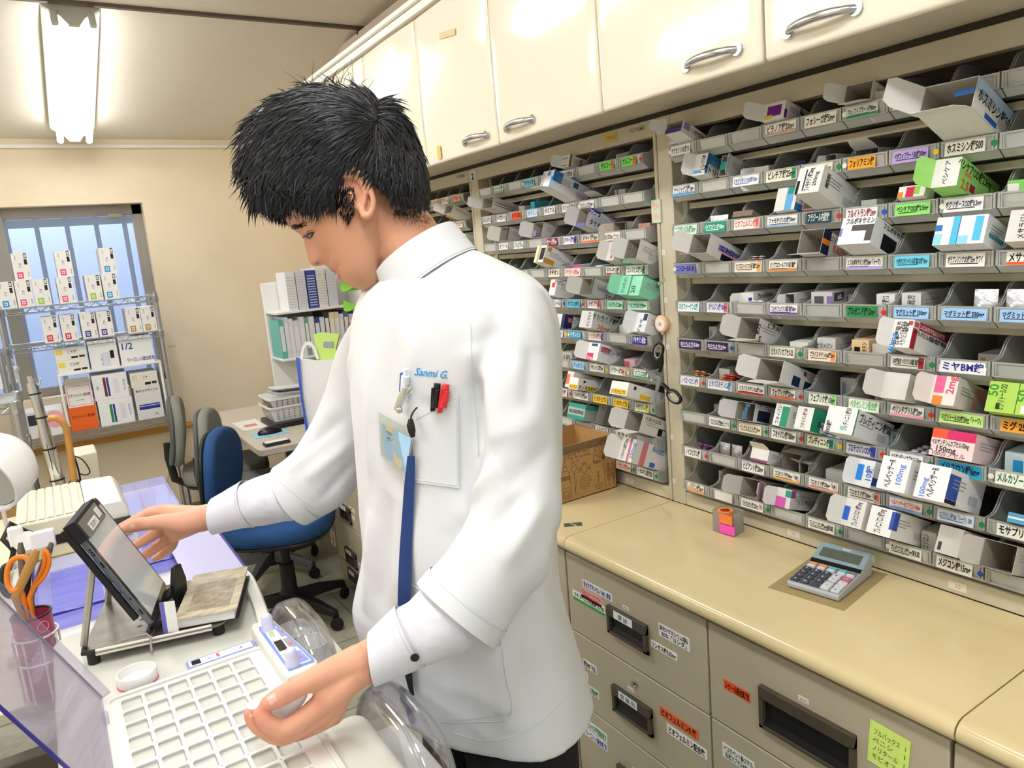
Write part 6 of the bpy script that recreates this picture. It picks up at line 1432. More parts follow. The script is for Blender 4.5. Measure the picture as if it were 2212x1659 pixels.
nm = MB(); nm.add(*oncard('薬剤師', .3, .22, .0042, 0), ink('3a4a66')); nm.add(*oncard('奥谷 亮太', .52, .45, .0088, 0), ink('2c3850'))
own(nm.build('lettering'), bT)
st = [at(858, 886, (oncloth(858, 886, .016) - EYE).dot(FW)), oncloth(866, 862, .023), oncloth(878, 838, .022)]
own(MB().tube(st, [.005, .005, .0048], 10, mat('vinyl_strap', 'dcd9cc', .3), flat=.25, up=RT).build('strap', smooth=40), bT)
own(MB().lathe([(.0001, .002), (.003, .0018), (.0042, .0004), (.0044, 0)], 16, CHROME, Matrix.Translation(oncloth(863, 886, .02)) @ (-FW).to_track_quat('Z', 'Y').to_matrix().to_4x4()).build('snap_button', smooth=50), bT)
cl_ = MB().tube([oncloth(876, 850, .026), oncloth(883, 846, .027), oncloth(889, 838, .026)], [.0045, .0055, .004], 10, CHROME, flat=.5); cl_.tube([oncloth(872, 838, .022), oncloth(882, 832, .024), oncloth(888, 846, .02)], .0009, 6, CHROME)
own(cl_.build('metal_clip', smooth=50), bT)
# navy lanyard hanging below the badge
NAVY = mat('navy_ribbon', '1b3a78', .7, bump=.5, bscale=500, stretch=(1, 1, .12))
ly = thing('lanyard', 'navy ribbon lanyard hanging down the tunic below the name badge', 'lanyard', loc=oncloth(880, 1060, .003)); bpy.context.view_layer.update()
def ribbon(pts, nm, m, off=.003):
    L, Rr = [], []
    for x, y, h in catmull(pts, 6):
        a = oncloth(x - h, y, off + .004, TB); b = oncloth(x + h, y, off + .004, TB)
        if a is None or b is None: continue
        L.append(a - FW * .0); Rr.append(b)
    n = len(L); mb = MB(); k = FW * .0016
    mid = [(a + b) / 2 - FW * .0016 for a, b in zip(L, Rr)]
    mb.loft([[a, m_, b, b + k, m_ + k, a + k] for a, m_, b in zip(L, mid, Rr)], m)
    return own(mb.build(nm, smooth=40), ly)
ribbon([(888, 985, 8), (884, 1050, 11), (880, 1120, 12), (876, 1190, 13), (874, 1260, 14), (872, 1330, 13), (874, 1400, 11)], 'ribbon', NAVY, .009)
ribbon([(874, 1395, 9), (880, 1440, 9), (886, 1480, 6), (891, 1502, 4)], 'tail', mat('black_cord', '17171c', .6), .010)
own(MB().tube([oncloth(901, 880, .012), oncloth(893, 889, .014), oncloth(888, 900, .015), oncloth(887, 912, .016)], .0011, 6, mat('black_cord', '17171c', .6)).build('cord', smooth=50), ly)
own(MB().tube([oncloth(887, 905, .020), oncloth(887, 918, .022), oncloth(890, 932, .022), oncloth(892, 944, .021)], [.003, .0056, .0052, .003], 10, BLK if 'BLK' in globals() else plas('141414'), flat=.6).build('toggle', smooth=50), ly)
# ================================================================== packing machine with its compartment tray
MACH = mat('machine_plastic', 'd0d0c7', .38, var=.02, scale=6)
MACH2 = mat('machine_plastic_white', 'e0dfd8', .35, var=.02, scale=6)
TRAYM = mat('tray_white', 'e4e3de', .35, var=.02)
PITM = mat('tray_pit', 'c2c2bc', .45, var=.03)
ZT = .9
mach = thing('packing_machine', 'off-white tablet packing machine with the compartment tray under the hands', 'machine', loc=(.09, 1.05, 0)); bpy.context.view_layer.update()
def om(mb, nm, par=mach, **k): return own(mb.build(nm, **k), par)
def rr(x0, x1, y0, y1, r, n=6):
    out = []
    for cx, cy, a0 in ((x1 - r, y1 - r, 0), (x0 + r, y1 - r, 90), (x0 + r, y0 + r, 180), (x1 - r, y0 + r, 270)):
        for i in range(n + 1): a = R(a0 + 90 * i / n); out.append((cx + r * math.cos(a), cy + r * math.sin(a)))
    return out
def slab(mb, poly, z0, z1, m, r=.006, n=4, inset=.0):   # vertical-sided slab with a rounded upper edge
    cx = sum(p[0] for p in poly) / len(poly); cy = sum(p[1] for p in poly) / len(poly); rings = []
    P = [Vector((p[0], p[1])) for p in poly]; N_ = len(P); nr = []
    for i in range(N_):
        d = (P[(i + 1) % N_] - P[i - 1]).normalized(); nr.append(Vector((d.y, -d.x)))
    for z, o in [(z0, 0), (z1 - r, 0)] + [(z1 - r + r * math.sin(R(90) * k / n), r * (1 - math.cos(R(90) * k / n))) for k in range(1, n + 1)]:
        rings.append([(P[i].x - nr[i].x * o, P[i].y - nr[i].y * o, z) for i in range(N_)])
    mb.loft(rings, m)
b = MB(); slab(b, rr(-.075, .232, .62, 1.40, .03), .40, ZT - .0045, MACH, .012); om(b, 'body', smooth=40)
b = MB(); slab(b, rr(.200, .268, .66, .868, .022), .60, ZT + .001, MACH, .018); om(b, 'side_housing', smooth=40)
b = MB(); slab(b, rr(-.05, .21, .66, 1.36, .02), 0, .41, mat('machine_base', 'c3c2b8', .5), .004); om(b, 'base', smooth=40)
# raised rim round the tray well
rim = MB(); O_ = rr(-.016, .207, .66, 1.116, .012); I_ = rr(-.009, .200, .667, 1.109, .009)
rim.loft([[(x, y, ZT - .006) for x, y in O_], [(x, y, ZT + .003) for x, y in O_], [(x, y, ZT + .003) for x, y in I_], [(x, y, ZT - .006) for x, y in I_]], MACH2, cap=False)
om(rim, 'tray_rim', smooth=40)
# compartment tray: six columns of slanted cups
ct = MB(); CX0, CDX, CY0, CDY = .0168, .0298, 1.0862, .0341
nc, nrw = 6, 12
NS = 5
def tile(cx, cy):
    hw, hh = CDX / 2, CDY / 2
    inn = rr(cx - .0128, cx + .0128, cy - .0147, cy + .0147, .0035, NS)
    outp = []
    for x, y in inn:
        dx, dy = x - cx, y - cy; k = 1 / max(abs(dx) / hw, abs(dy) / hh); outp.append((cx + dx * k, cy + dy * k))
    n_ = len(inn)
    vs = [(x, y, ZT) for x, y in outp] + [(x, y, ZT) for x, y in inn] + [(x, y, ZT - .0015) for x, y in inn]
    fs = [(i, (i + 1) % n_, n_ + (i + 1) % n_, n_ + i) for i in range(n_)] + [(n_ + i, n_ + (i + 1) % n_, 2 * n_ + (i + 1) % n_, 2 * n_ + i) for i in range(n_)]
    ct.add(vs, fs, TRAYM)
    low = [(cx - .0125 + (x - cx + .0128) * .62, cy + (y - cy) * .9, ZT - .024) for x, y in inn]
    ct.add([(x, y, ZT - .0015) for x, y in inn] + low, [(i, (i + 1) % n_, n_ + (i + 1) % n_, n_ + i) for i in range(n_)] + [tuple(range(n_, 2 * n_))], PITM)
for i in range(nc):
    for j in range(nrw): tile(CX0 + CDX * i, CY0 - CDY * j)
x0, x1, y1, y0 = CX0 - CDX / 2, CX0 + CDX * (nc - .5), CY0 + CDY / 2, CY0 - CDY * (nrw - .5)
for a, c, d, e in ((-.009, .2, y1, 1.109), (-.009, x0, y0, y1), (x1, .2, y0, y1), (-.009, .2, .667, y0)):
    ct.add([(a, d, ZT), (c, d, ZT), (c, e, ZT), (a, e, ZT)], [(0, 1, 2, 3)], TRAYM)
ct.box((.184, .70, ZT), (.194, .712, ZT + .002), TRAYM)
om(ct, 'compartment_tray', smooth=25)
# blue-framed strip above the tray
BLU = ink('7f92dc'); PALE = ink('e6e8f0')
st = MB(); st.box((.095, 1.1225, ZT - .004), (.194, 1.148, ZT + .0005), MACH2); st.box((.0955, 1.1235, ZT), (.1935, 1.147, ZT + .0012), BLU); st.box((.0985, 1.126, ZT), (.1905, 1.1445, ZT + .0016), PALE)
for x, w_ in ((.112, .012), (.158, .012)): st.text('■', .006, ink('8a8f9a'), Tm((x + .016, 1.135, ZT + .0018)), width=.004)
s_o = om(st, 'control_strip', bevel=.0006)
om(MB().box((.1025, 1.1285, ZT), (.1150, 1.1420, ZT + .0024), mat('dark_display', '1c1c1e', .15)), 'display', s_o, bevel=.0004)
for x, c in ((.132, 'cfd4dc'), (.140, 'd86a6a'), (.168, 'cfd4dc')):
    om(MB().box((x - .0045 if c != 'd86a6a' else x - .002, 1.130, ZT), (x + .0045 if c != 'd86a6a' else x + .002, 1.1405, ZT + .0026), ink(c)), 'button', s_o, bevel=.0006)
# sloping control panel on the right with two knobs, and the swept fin behind it
cpn = MB(); slab(cpn, [(.1985, .985), (.2015, .972), (.232, .972), (.246, .978), (.25, .99), (.2335, 1.155), (.226, 1.168), (.2005, 1.168), (.1955, 1.155)], ZT - .03, ZT + .018, MACH2, .005)
cp_o = om(cpn, 'control_panel', smooth=40)
def pq(pts, z, m, mb): mb.prism(pts, z, z + .0008, 2, m)
pm = MB(); pq([(.2075, .985), (.2440, .985), (.2455, .992), (.2300, 1.146), (.2065, 1.146), (.2045, 1.135)], ZT + .018, BLU, pm)
pq([(.2105, .991), (.2415, .991), (.2275, 1.142), (.2090, 1.142)], ZT + .0184, PALE, pm)
for y0_, y1_, c in ((1.088, 1.122, '8a9be0'), (1.045, 1.080, '9a9ea8'), (.995, 1.03, '8a9be0')): pq([(.2265, y0_), (.2395 - (y1_ - 1.03) * .05, y0_), (.2365 - (y1_ - 1.03) * .05, y1_), (.2255, y1_)], ZT + .0188, ink(c), pm)
for y0_ in (1.10, 1.055, 1.008): pq([(.229, y0_), (.2335, y0_), (.2335, y0_ + .008), (.229, y0_ + .008)], ZT + .0192, ink('e07070'), pm)
for y0_ in (1.098, 1.02): pq([(.2125, y0_), (.2195, y0_), (.2195, y0_ + .016), (.2125, y0_ + .016)], ZT + .0192, ink('b9d49a'), pm)
own(pm.build('panel_print'), cp_o)
own(MB().box((.2115, 1.046, ZT + .018), (.2235, 1.080, ZT + .0202), mat('brown_display', '3a332a', .12)).build('display', bevel=.0004), cp_o)
LAV = mat('lavender_knob', 'd6d6f2', .35)
for y in (1.128, .998):
    kb = MB(); n_ = 36; rings = []
    for r_0, z in ((.0105, 0), (.0102, .004), (.0085, .009), (.0082, .018), (.0072, .023), (.0045, .026), (.0003, .0268)):
        rings.append([((r_0 * (1 + (.05 if (k % 3 == 0 and .003 < z < .02) else 0))) * math.cos(2 * math.pi * k / n_), (r_0 * (1 + (.05 if (k % 3 == 0 and .003 < z < .02) else 0))) * math.sin(2 * math.pi * k / n_), z) for k in range(n_)])
    kb.T = Tm((.2165, y, ZT + .0185)); kb.loft(rings, LAV); own(kb.build('knob', smooth=40), cp_o)
fin = MB(); rings = []
for t in range(15):
    q = t / 14; y = 1.166 + .225 * q; x = .2185 + .010 * math.sin(q * 2.2) + .012 * q; zt = ZT + .018 - .012 * math.sin(math.pi * q) + .006 * q
    wd = .010 if q < .9 else .010 - .05 * (q - .9)
    rings.append([(x - wd, y, ZT - .02), (x + wd, y, ZT - .02), (x + wd + .002, y, zt - .004), (x + wd - .001, y, zt), (x - wd + .002, y, zt - .001), (x - wd, y, zt - .006)])
fin.loft(rings, MACH2); om(fin, 'fin', smooth=50)
# clear covers on the right side, each over a white cup or tray
DOME = glossclear('clear_vinyl_cover', 'fbfbfc', .03, .5, .06)
def dome(label, cx, cy, z0, a, b, h, e=3.2):
    t = thing('hopper_cover', label, 'cover', loc=(cx, cy, z0)); bpy.context.view_layer.update()
    mb = MB(); rings = []; N_ = 44
    for j in range(13):
        q = j / 12 * math.pi / 2; rad = max(.02, math.cos(q) ** .62); z = z0 + h * math.sin(q) ** .9; rr_ = []
        for k in range(N_):
            an = 2 * math.pi * k / N_; c_, s_ = math.cos(an), math.sin(an)
            rr_.append((cx + a * rad * math.copysign(abs(c_) ** (2 / e), c_), cy + b * rad * math.copysign(abs(s_) ** (2 / e), s_), z))
        rings.append(rr_)
    inner = [[(cx + (x - cx) * .975, cy + (y - cy) * .985, z - .0012) for x, y, z in r_] for r_ in rings]
    mb.loft(rings + inner[::-1], DOME, cap=False); own(mb.build('shell', smooth=60), t)
    for f_ in (-.35, .3):
        rb = MB().tube([(cx + f_ * a * 1.0 + math.cos(q) * .0, cy + b * math.cos(q) * 1.0, z0 + h * (.1 + .9 * math.sin(q) ** .9) + .0006) for q in [math.pi * (.08 + .84 * i / 14) for i in range(15)]], .0026, 8, DOME)
        own(rb.build('rib', smooth=50), t)
    own(MB().loft([[(x, y, z0 + dz) for x, y in rr(cx - a * k_, cx + a * k_, cy - b * k_, cy + b * k_, .02)] for dz, k_ in ((-.003, 1.0), (-.003, 1.05), (.001, 1.05), (.001, 1.0))], DOME, cap=False).build('flange', smooth=40), t)
    return t
dome('clear domed cover beside the machine, by the black chair base', .290, 1.238, .80, .042, .112, .085)
dome('clear domed cover under the cuffed wrist, at the tunic front', .3145, .862, .80, .0425, .115, .090)
cupm = MB(); P0 = rr(.272, .312, 1.152, 1.208, .012)
def vessel(mb, poly, z0, z1, k0, th, m):
    cx = sum(p[0] for p in poly) / len(poly); cy = sum(p[1] for p in poly) / len(poly)
    S_ = lambda k, z: [(cx + (x - cx) * k, cy + (y - cy) * k, z) for x, y in poly]
    mb.loft([S_(k0 * .98, z0), S_(k0, z0 + .002), S_(1, z1), S_(1 - th, z1), S_(k0 - th, z0 + .004)], m)
vessel(cupm, P0, .8025, .848, .82, .07, WHT); tag(cupm.build('plastic_cup', smooth=40), 'white plastic cup under the clear domed cover nearer the chair', 'cup')
cup2 = MB(); vessel(cup2, rr(.266, .314, 1.24, 1.31, .016), .8025, .832, .86, .05, WHT); tag(cup2.build('plastic_dish', smooth=40), 'white plastic dish at the back of the clear cover near chair', 'dish')
wt = MB(); slab(wt, rr(.27, .347, .786, .955, .014), .796, .799, MACH2, .002)
tr_ = MB(); slab(tr_, rr(.271, .352, .735, .955, .014), .770, .796, MACH2, .004); tag(tr_.build('side_tray', smooth=40), 'white tray with rounded corner jutting out under the clear cover', 'tray')
sp2 = MB(); slab(sp2, rr(.262, .352, 1.11, 1.36, .014), .770, .796, MACH2, .004); tag(sp2.build('side_tray', smooth=40), 'white tray under the clear cover and cup beside the fin', 'tray')
for y0_, y1_ in ((.74, .95), (1.12, 1.35)):
    om(MB().box((.231, y0_ + .02, .70), (.268, y1_ - .02, .769), MACH), 'tray_bracket', bevel=.004)
dome('clear domed cover at the bottom edge below the white tray', .331, .66, .745, .051, .062, .05)
sp3 = MB(); slab(sp3, rr(.27, .37, .60, .722, .014), .720, .741, MACH2, .004); tag(sp3.build('side_tray', smooth=40), 'white tray under the lowest clear cover, cut by the bottom edge', 'tray')
om(MB().box((.231, .62, .66), (.28, .70, .719), MACH), 'tray_bracket', bevel=.004)
# ---- lavender lid standing open on the left
LID = clear('lavender_acrylic', 'cfcdd8', .10, .45, .04, 'f0eef6')
LIDE = clear('lavender_acrylic_edge', '4438a8', .6, .3, .1, '8a80d8')
ph = R(64); hx = -.0165; LW = .36
Tl = Matrix(((-math.cos(ph), 0, -math.sin(ph), hx), (0, 1, 0, 0), (math.sin(ph), 0, -math.cos(ph), ZT + .006), (0, 0, 0, 1)))
lid = om(MB().box((0, .845, 0), (LW, 1.118, .003), LID, Tl), 'lid'); lid['label'] = 'clear lavender lid standing open'
own(MB().box((0, 1.113, -.012), (LW, 1.1185, .003), LID, Tl).box((0, 1.1185, -.0005), (LW, 1.121, .0022), EDGE, Tl).build('edge_flange'), lid)
own(MB().box((0, .8425, -.0005), (LW, .845, .003), LIDE, Tl).build('edge_flange'), lid)
for y in (.9, 1.06): own(MB().tube([(hx, y - .015, ZT + .004), (hx, y + .015, ZT + .004)], .004, 10, LID).build('hinge', smooth=40), lid)
# ---- screw cap lying on the machine
def lathe_thing(nm, label, cat, prof, m, loc, n=40, **k): 
    o = MB().lathe(prof, n, m, cap=False).build(nm, smooth=40, T=Matrix.Translation(loc)); tag(o, label, cat, **k); return o
cap_o = thing('screw_cap', 'white ribbed screw cap lying open side up on the machine', 'cap', loc=(.0305, 1.1495, ZT - .0045)); bpy.context.view_layer.update()
cm = MB(); n_ = 96; rings = []
for r_0, z, k_ in ((.0005, .001, 0), (.0255, 0, 0), (.0268, .0015, 1), (.0268, .0150, 1), (.0262, .0165, 0), (.0245, .0165, 0), (.0242, .0035, 0), (.0005, .003, 0)):
    rings.append([((r_0 + (.0005 if k_ and k % 2 else 0)) * math.cos(2 * math.pi * k / n_), (r_0 + (.0005 if k_ and k % 2 else 0)) * math.sin(2 * math.pi * k / n_), z) for k in range(n_)])
cm.T = Matrix.Translation((.0305, 1.1495, ZT - .0042)); cm.loft(rings, WHT, cap=False); own(cm.build('cap', smooth=50), cap_o)
rg = MB().lathe([(.0268, 0), (.0280, 0), (.0280, .0012), (.0268, .0012)], 40, mat('pink_plastic', 'd84a74', .4), Matrix.Translation((.0305, 1.1495, ZT - .0042)), cap=False); own(rg.build('pink_ring', smooth=40), cap_o)
# ---- paper funnel held in the near hand
fun = MB(); n1, n2 = 14, 10; vs = []
for j in range(n2 + 1):
    for i in range(n1 + 1):
        u, v = i / n1, j / n2
        tp = np.array([527, 1525]) * (1 - u) + np.array([672, 1466]) * u + np.array([0, -14 * math.sin(math.pi * u)]); bt = np.array([541, 1535]) * (1 - u) + np.array([662, 1506]) * u + np.array([0, 44 * math.sin(math.pi * u) ** .8])
        q = tp * (1 - v) + bt * v; d = .872 - .012 * math.sin(math.pi * v) - .028 * (1 - v) * 0 + .018 * (1 - u) * (1 - v) * 0
        vs.append(at(q[0], q[1], d + (.012 if v < .5 else 0) * (1 - 2 * v)))
fun.add(vs, [(j * (n1 + 1) + i, j * (n1 + 1) + i + 1, (j + 1) * (n1 + 1) + i + 1, (j + 1) * (n1 + 1) + i) for j in range(n2) for i in range(n1)], mat('translucent_paper', 'f4f2f2', .5, alpha=.8))
fo = fun.build('paper_funnel', smooth=60); s = fo.modifiers.new('s', 'SOLIDIFY'); s.thickness = .0006
tag(fo, 'translucent white paper funnel held between thumb and fingers over the tray', 'paper')
# ---- tablet on its metal stand
STEEL = mat('worn_steel', '837f78', .42, metal=.85, var=.22, scale=25)
Ap = Vector((math.cos(R(-14)), math.sin(R(-14)), 0)); Bp = Vector((-Ap.y, Ap.x, 0)); FL = Vector((-.036, 1.247, 0))
def PP(a, b_, z): return FL + Ap * a + Bp * b_ + Vector((0, 0, z))
Zp = Matrix(((Ap.x, Bp.x, 0, FL.x), (Ap.y, Bp.y, 0, FL.y), (0, 0, 1, 0), (0, 0, 0, 1)))
stand = thing('tablet_stand', 'worn metal stand plate with props carrying the tablet', 'stand', loc=PP(.12, .1, ZT)); bpy.context.view_layer.update()
pl_ = MB(); pl_.prism(rr(0, .21, 0, .215, .022), .9155, .9185, 2, STEEL, Zp); own(pl_.build('plate', smooth=30), stand)
own(MB().prism([(.02, -.0), (.188, -.0), (.188, .005), (.02, .005)], .911, .9215, 2, mat('white_edge_strip', 'd8d4c8', .4), Zp).build('edge_strip', bevel=.002), stand)
for a, b_ in ((.014, .014), (.195, .02), (.015, .2), (.195, .2)):
    own(MB().lathe([(.009, ZT - .0042), (.009, .9155)], 16, mat('rubber', '23211f', .7), Matrix.Translation(PP(a, b_, 0))).build('rubber_foot', smooth=40), stand)
own(MB().tube([PP(.002, .02, .919), PP(.004, .003, .919), PP(.02, .0005, .919)], .004, 8, mat('rubber', '23211f', .7)).build('corner_guard', smooth=40), stand)
hb_ = MB()
for a, b_ in ((.075, .06), (.075, .085), (.082, .112)): hb_.lathe([(.0001, .9188), (.0042, .9188)], 16, BLK, Matrix.Translation(PP(a, b_, 0)), cap=False)
own(hb_.build('holes'), stand)
yaw = R(-15); a3 = Vector((math.cos(yaw), math.sin(yaw), 0)); b3 = Vector((-a3.y, a3.x, 0)); th = R(65); up3 = -a3 * math.cos(th) + Vector((0, 0, math.sin(th))); nn3 = b3.cross(up3); nn3 = -nn3 if nn3.dot(a3) < 0 else nn3
B0 = Vector((.066, 1.232, .9305)); TL, TWd = .205, .150
Tt = Matrix(((b3.x, up3.x, nn3.x, B0.x), (b3.y, up3.y, nn3.y, B0.y), (b3.z, up3.z, nn3.z, B0.z), (0, 0, 0, 1)))      # x across, y up, z out of the screen
own(MB().tube([PP(.0, .028, .9195), Tt @ Vector((.012, .135, -.012))], .0052, 6, mat('stand_arm', 'b0aba0', .4, metal=.4)).build('prop_arm', smooth=40), stand)
own(MB().tube([PP(.006, .19, .9195), Tt @ Vector((.140, .135, -.012))], .0052, 6, mat('stand_arm', 'b0aba0', .4, metal=.4)).build('prop_arm', smooth=40), stand)
own(MB().tube([PP(.055, .015, .9215), PP(.094, .008, .926), PP(.100, -.004, .926), PP(.099, -.010, .905)], .0022, 8, CHROME).build('wire_foot', smooth=40), stand)
own(MB().box((-.002, -.004, -.010), (TWd + .002, .004, -.003), BLK, Tt).box((.01, -.004, -.004), (.05, .004, .014), BLK, Tt).box((.10, -.004, -.004), (.14, .004, .016), BLK, Tt).build('ledge', bevel=.001), stand)
tab = thing('tablet', 'glossy tablet computer leaning on the metal stand, touched by the far hand', 'tablet', loc=B0); bpy.context.view_layer.update()
own(MB().prism(rr(0, TWd, .006, TL, .008), -.0025, .0065, 2, mat('tablet_shell', '6f757a', .3, metal=.6), Tt).build('shell', smooth=30, bevel=.0015), tab)
own(MB().prism(rr(.003, TWd - .003, .009, TL - .003, .007), .0065, .0072, 2, mat('tablet_bezel', '2a2625', .08, coat=.5), Tt).build('bezel', smooth=30), tab)
own(MB().box((.010, .018, .0072), (TWd - .008, TL - .014, .0075), mat('tablet_screen', 'a3a8a9', .06, coat=1, emit=.42), Tt).build('screen'), tab)
own(MB().box((-.004, TL - .03, -.006), (TWd * .78, TL + .004, .012), mat('tablet_clamp_black', '17161a', .4), Tt).box((.004, TL - .032, .0119), (TWd * .74, TL - .002, .0125), mat('tablet_clamp_grey', '77736f', .4), Tt).box((-.006, .03, -.012), (.004, TL, -.004), BLK, Tt).build('clamp', bevel=.0015), tab)
lb = MB().box((.03, TL - .028, .0125), (.075, TL - .014, .0128), ink('e2e0dc'), Tt).box((.085, TL - .024, .0125), (.105, TL - .008, .0128), ink('d9d6d2'), Tt)
lb.text('薬歴PC', .008, ink('8a8480'), Tt @ Tm((.052, TL - .021, .013))); own(lb.build('label'), tab)
pt_ = MB()
for y_, w_ in ((.03, .010), (.06, .003), (.125, .010), (.148, .003), (.153, .003), (.158, .003)): pt_.box((-.0006, y_, .0015), (.0002, y_ + w_, .0042), BLK, Tt)
own(pt_.build('ports'), tab)
bk = MB().prism([(0, 0), (.045, 0), (.05, .03), (.038, .062), (.012, .066), (-.004, .04)], -.004, .004, 2, BLK, frame(PP(.126, .105, .9195), Bp + Ap * .25, (0, 0, 1))); 
tag(bk.build('card_reader', bevel=.002), 'black angular plastic stop standing behind the tablet corner', 'bracket')
sl = MB().box((0, -.0006, 0), (.022, .0006, .05), ink('e9e7e2'), Tm(PP(.117, .012, .9195), (-4, 0, -24))).box((-.001, -.0008, 0), (.006, .0008, .05), ink('6a68b8'), Tm(PP(.117, .012, .9195), (-4, 0, -24)))
tag(sl.build('paper_slip'), 'white and violet paper slip at the lower end of the tablet', 'slip')
# ---- plastic-covered pad on the plate
pad = thing('notepad', 'worn pad in a yellowed clear cover lying right of the tablet', 'notepad', loc=PP(.17, .1, .9195)); bpy.context.view_layer.update()
Tq = frame((.0975, 1.224, .9196), (.945, -.326, 0), (.10, .995, 0))
own(MB().box((.002, .003, 0), (.094, .174, .0015), mat('black_clipboard', '1d1c1b', .5), Tq).build('board', bevel=.001), pad)
own(MB().box((.0005, .004, .0015), (.088, .172, .0165), mat('paper_block', 'ecebe6', .7, bump=.5, bscale=400, stretch=(.02, .02, 3)), Tq).build('paper_block', bevel=.0006), pad)
own(MB().prism(rr(-.001, .093, .001, .176, .006), .0167, .0192, 2, mat('worn_cover', 'c7bea4', .25, var=.3, scale=38, coat=.6, stretch=(1, 3, 1)), Tq).build('cover', smooth=30), pad)
own(MB().prism(rr(.014, .08, .02, .128, .003), .0192, .0196, 2, mat('worn_card', 'a39882', .3, var=.35, scale=90, coat=.5), Tq).build('card_window'), pad)

# ================================================================== things on the worktop and on the posts
# calculator
calc = thing('calculator', 'grey desk calculator with tilted display on the worktop', 'calculator', loc=(1.17, .80, .8)); bpy.context.view_layer.update()
Tc = frame((1.103, .7975, .8006), (.16, -.987, 0), (.987, .16, 0))
own(MB().prism([(0, .003), (.002, .001), (.14, .001), (.142, .03), (.138, .044), (.090, .021), (.004, .0125), (0, .010)], -.049, .049, 0, mat('calculator_grey', 'b9bcc0', .35), Tc).build('case', bevel=.002), calc)
tk = math.atan2(.0085, .086); td = math.atan2(.023, .048)
Tk = Tc @ Tm((0, .004, .0126)) @ Matrix.Rotation(tk, 4, 'X'); Td = Tc @ Tm((0, .090, .0211)) @ Matrix.Rotation(td, 4, 'X')
own(MB().box((-.047, .001, 0), (.047, .084, .0006), mat('calculator_keybed', '8d9096', .4, metal=.3), Tk).build('key_bed'), calc)
own(MB().box((-.0485, .010, 0), (.0485, .053, .0007), mat('calculator_blue', '8ea6b0', .3), Td).box((-.0485, 0, 0), (.0485, .0095, .0008), mat('solar_cell', '17171c', .2), Td).build('display_frame'), calc)
dsp = MB().box((-.039, .018, .0007), (.039, .042, .0012), mat('lcd', '5d6358', .15), Td); own(dsp.build('display'), calc)
lt = MB(); lt.text('SHARP', .0042, ink('eef0f0'), Td @ Tm((.005, .0478, .0009)), bold=.05); lt.text('TAX', .002, ink('dfe4e6'), Td @ Tm((-.035, .0135, .0009))); lt.text('TWIN POWER', .0022, ink('dfe4e6'), Td @ Tm((.028, .0135, .0009)))
own(lt.build('lettering'), calc)
KD, KL, KO, KC, KP = plas('484c58'), plas('dcdde0'), plas('f0a058'), plas('5ec4c0'), plas('d06a80')
def key(x, y, w_, h_, m, s, sc='f0f0f2'):
    mb = MB(); mb.loft([[(a, b_, z) for a, b_ in rr(x - w_ / 2 * k, x + w_ / 2 * k, y - h_ / 2 * k, y + h_ / 2 * k, .0015, 3)] for z, k in ((.0006, 1), (.0035, .97), (.0042, .88))], m, Tk)
    if s: mb.text(s, .0052 if len(s) < 3 else .0028, ink(sc), Tk @ Tm((x, y, .0044)), bold=.03)
    own(mb.build('key', smooth=40), calc)
KX = [-.038, -.019, 0, .0195, .0385]; KY = [.0085, .0235, .0385, .0535]
for j, row in enumerate((('0', '00', '.'), ('1', '2', '3'), ('4', '5', '6'), ('7', '8', '9'))):
    for i, s_ in enumerate(row): key(KX[i], KY[j], .0155, .0118, KD, s_)
key(KX[3], .015, .0155, .026, KL, '+', '55565c'); key(KX[4], .0075, .0155, .0105, KL, '=', '55565c'); key(KX[4], .0215, .0155, .0105, KL, '−', '55565c'); key(KX[4], .0360, .0155, .0118, KL, '÷', '55565c')
key(KX[3], .0395, .0155, .0118, KL, '×', '55565c'); key(KX[3], .0535, .0155, .0118, KL, '%', '55565c'); key(KX[4], .0510, .0155, .0125, KP, 'C·CE')
for i, (m1, m2) in enumerate(((KO, KL), (KO, KL), (KC, KL), (KC, KL))):
    key(KX[i] + .002, .0765, .0145, .0065, m1, ''); key(KX[i] + .002, .0672, .0145, .0072, m2, '')
key(KX[4], .0672, .0145, .0072, KL, '')
fm = MB().box((-.075, -.035, 0), (.07, .150, .0005), clear('clear_film', 'd8cda8', .12, .4, .1, 'f4efe0'), frame((1.115, .80, .8001), (.16, -.987, 0), (.987, .16, 0)))
tag(fm.build('desk_film'), 'thin clear plastic film taped to the worktop under the calculator', 'film')
tl = MB().box((-.022, -.011, 0), (.022, .011, .0006), ink('5a5850'), Tm((1.0, 1.385, .8003), (0, 0, -32))); tl.text('YUYAMA', .006, ink('e8e4d8'), Tm((1.0, 1.385, .8012), (0, 0, -90)), bold=.03)
tag(tl.build('name_plate'), 'small dark name plate on the worktop seam beside the tunic', 'label')
# cardboard box with line drawings
KRAFT = mat('kraft_cardboard', 'b98f58', .75, var=.05, scale=20); LINE = ink('6a4a28')
bx = thing('cardboard_box', 'open cardboard box with line drawings standing on the worktop', 'box', loc=(1.17, 1.62, .8)); bpy.context.view_layer.update()
x0, x1, y0, y1, z0, z1 = 1.052, 1.257, 1.521, 1.70, .8006, .952
kb = MB(); t_ = .003
kb.box((x0, y0, z0), (x1, y0 + t_, z1), KRAFT).box((x0, y1 - t_, z0), (x1, y1, z1), KRAFT).box((x0, y0, z0), (x0 + t_, y1, z1), KRAFT).box((x1 - t_, y0, z0), (x1, y1, z1), KRAFT).box((x0, y0, z0), (x1, y1, z0 + t_), KRAFT)
own(kb.build('box_body', bevel=.0008), bx)
own(MB().box((x0 - .0004, y0 - .0005, z1 - .022), (x1 + .0004, y0, z1 + .0004), clear('packing_tape', 'c8a878', .3, .4, .15)).box((x0 - .0005, y0, z1 - .022), (x0, y1, z1 + .0004), clear('packing_tape', 'c8a878', .3, .4, .15)).build('packing_tape'), bx)
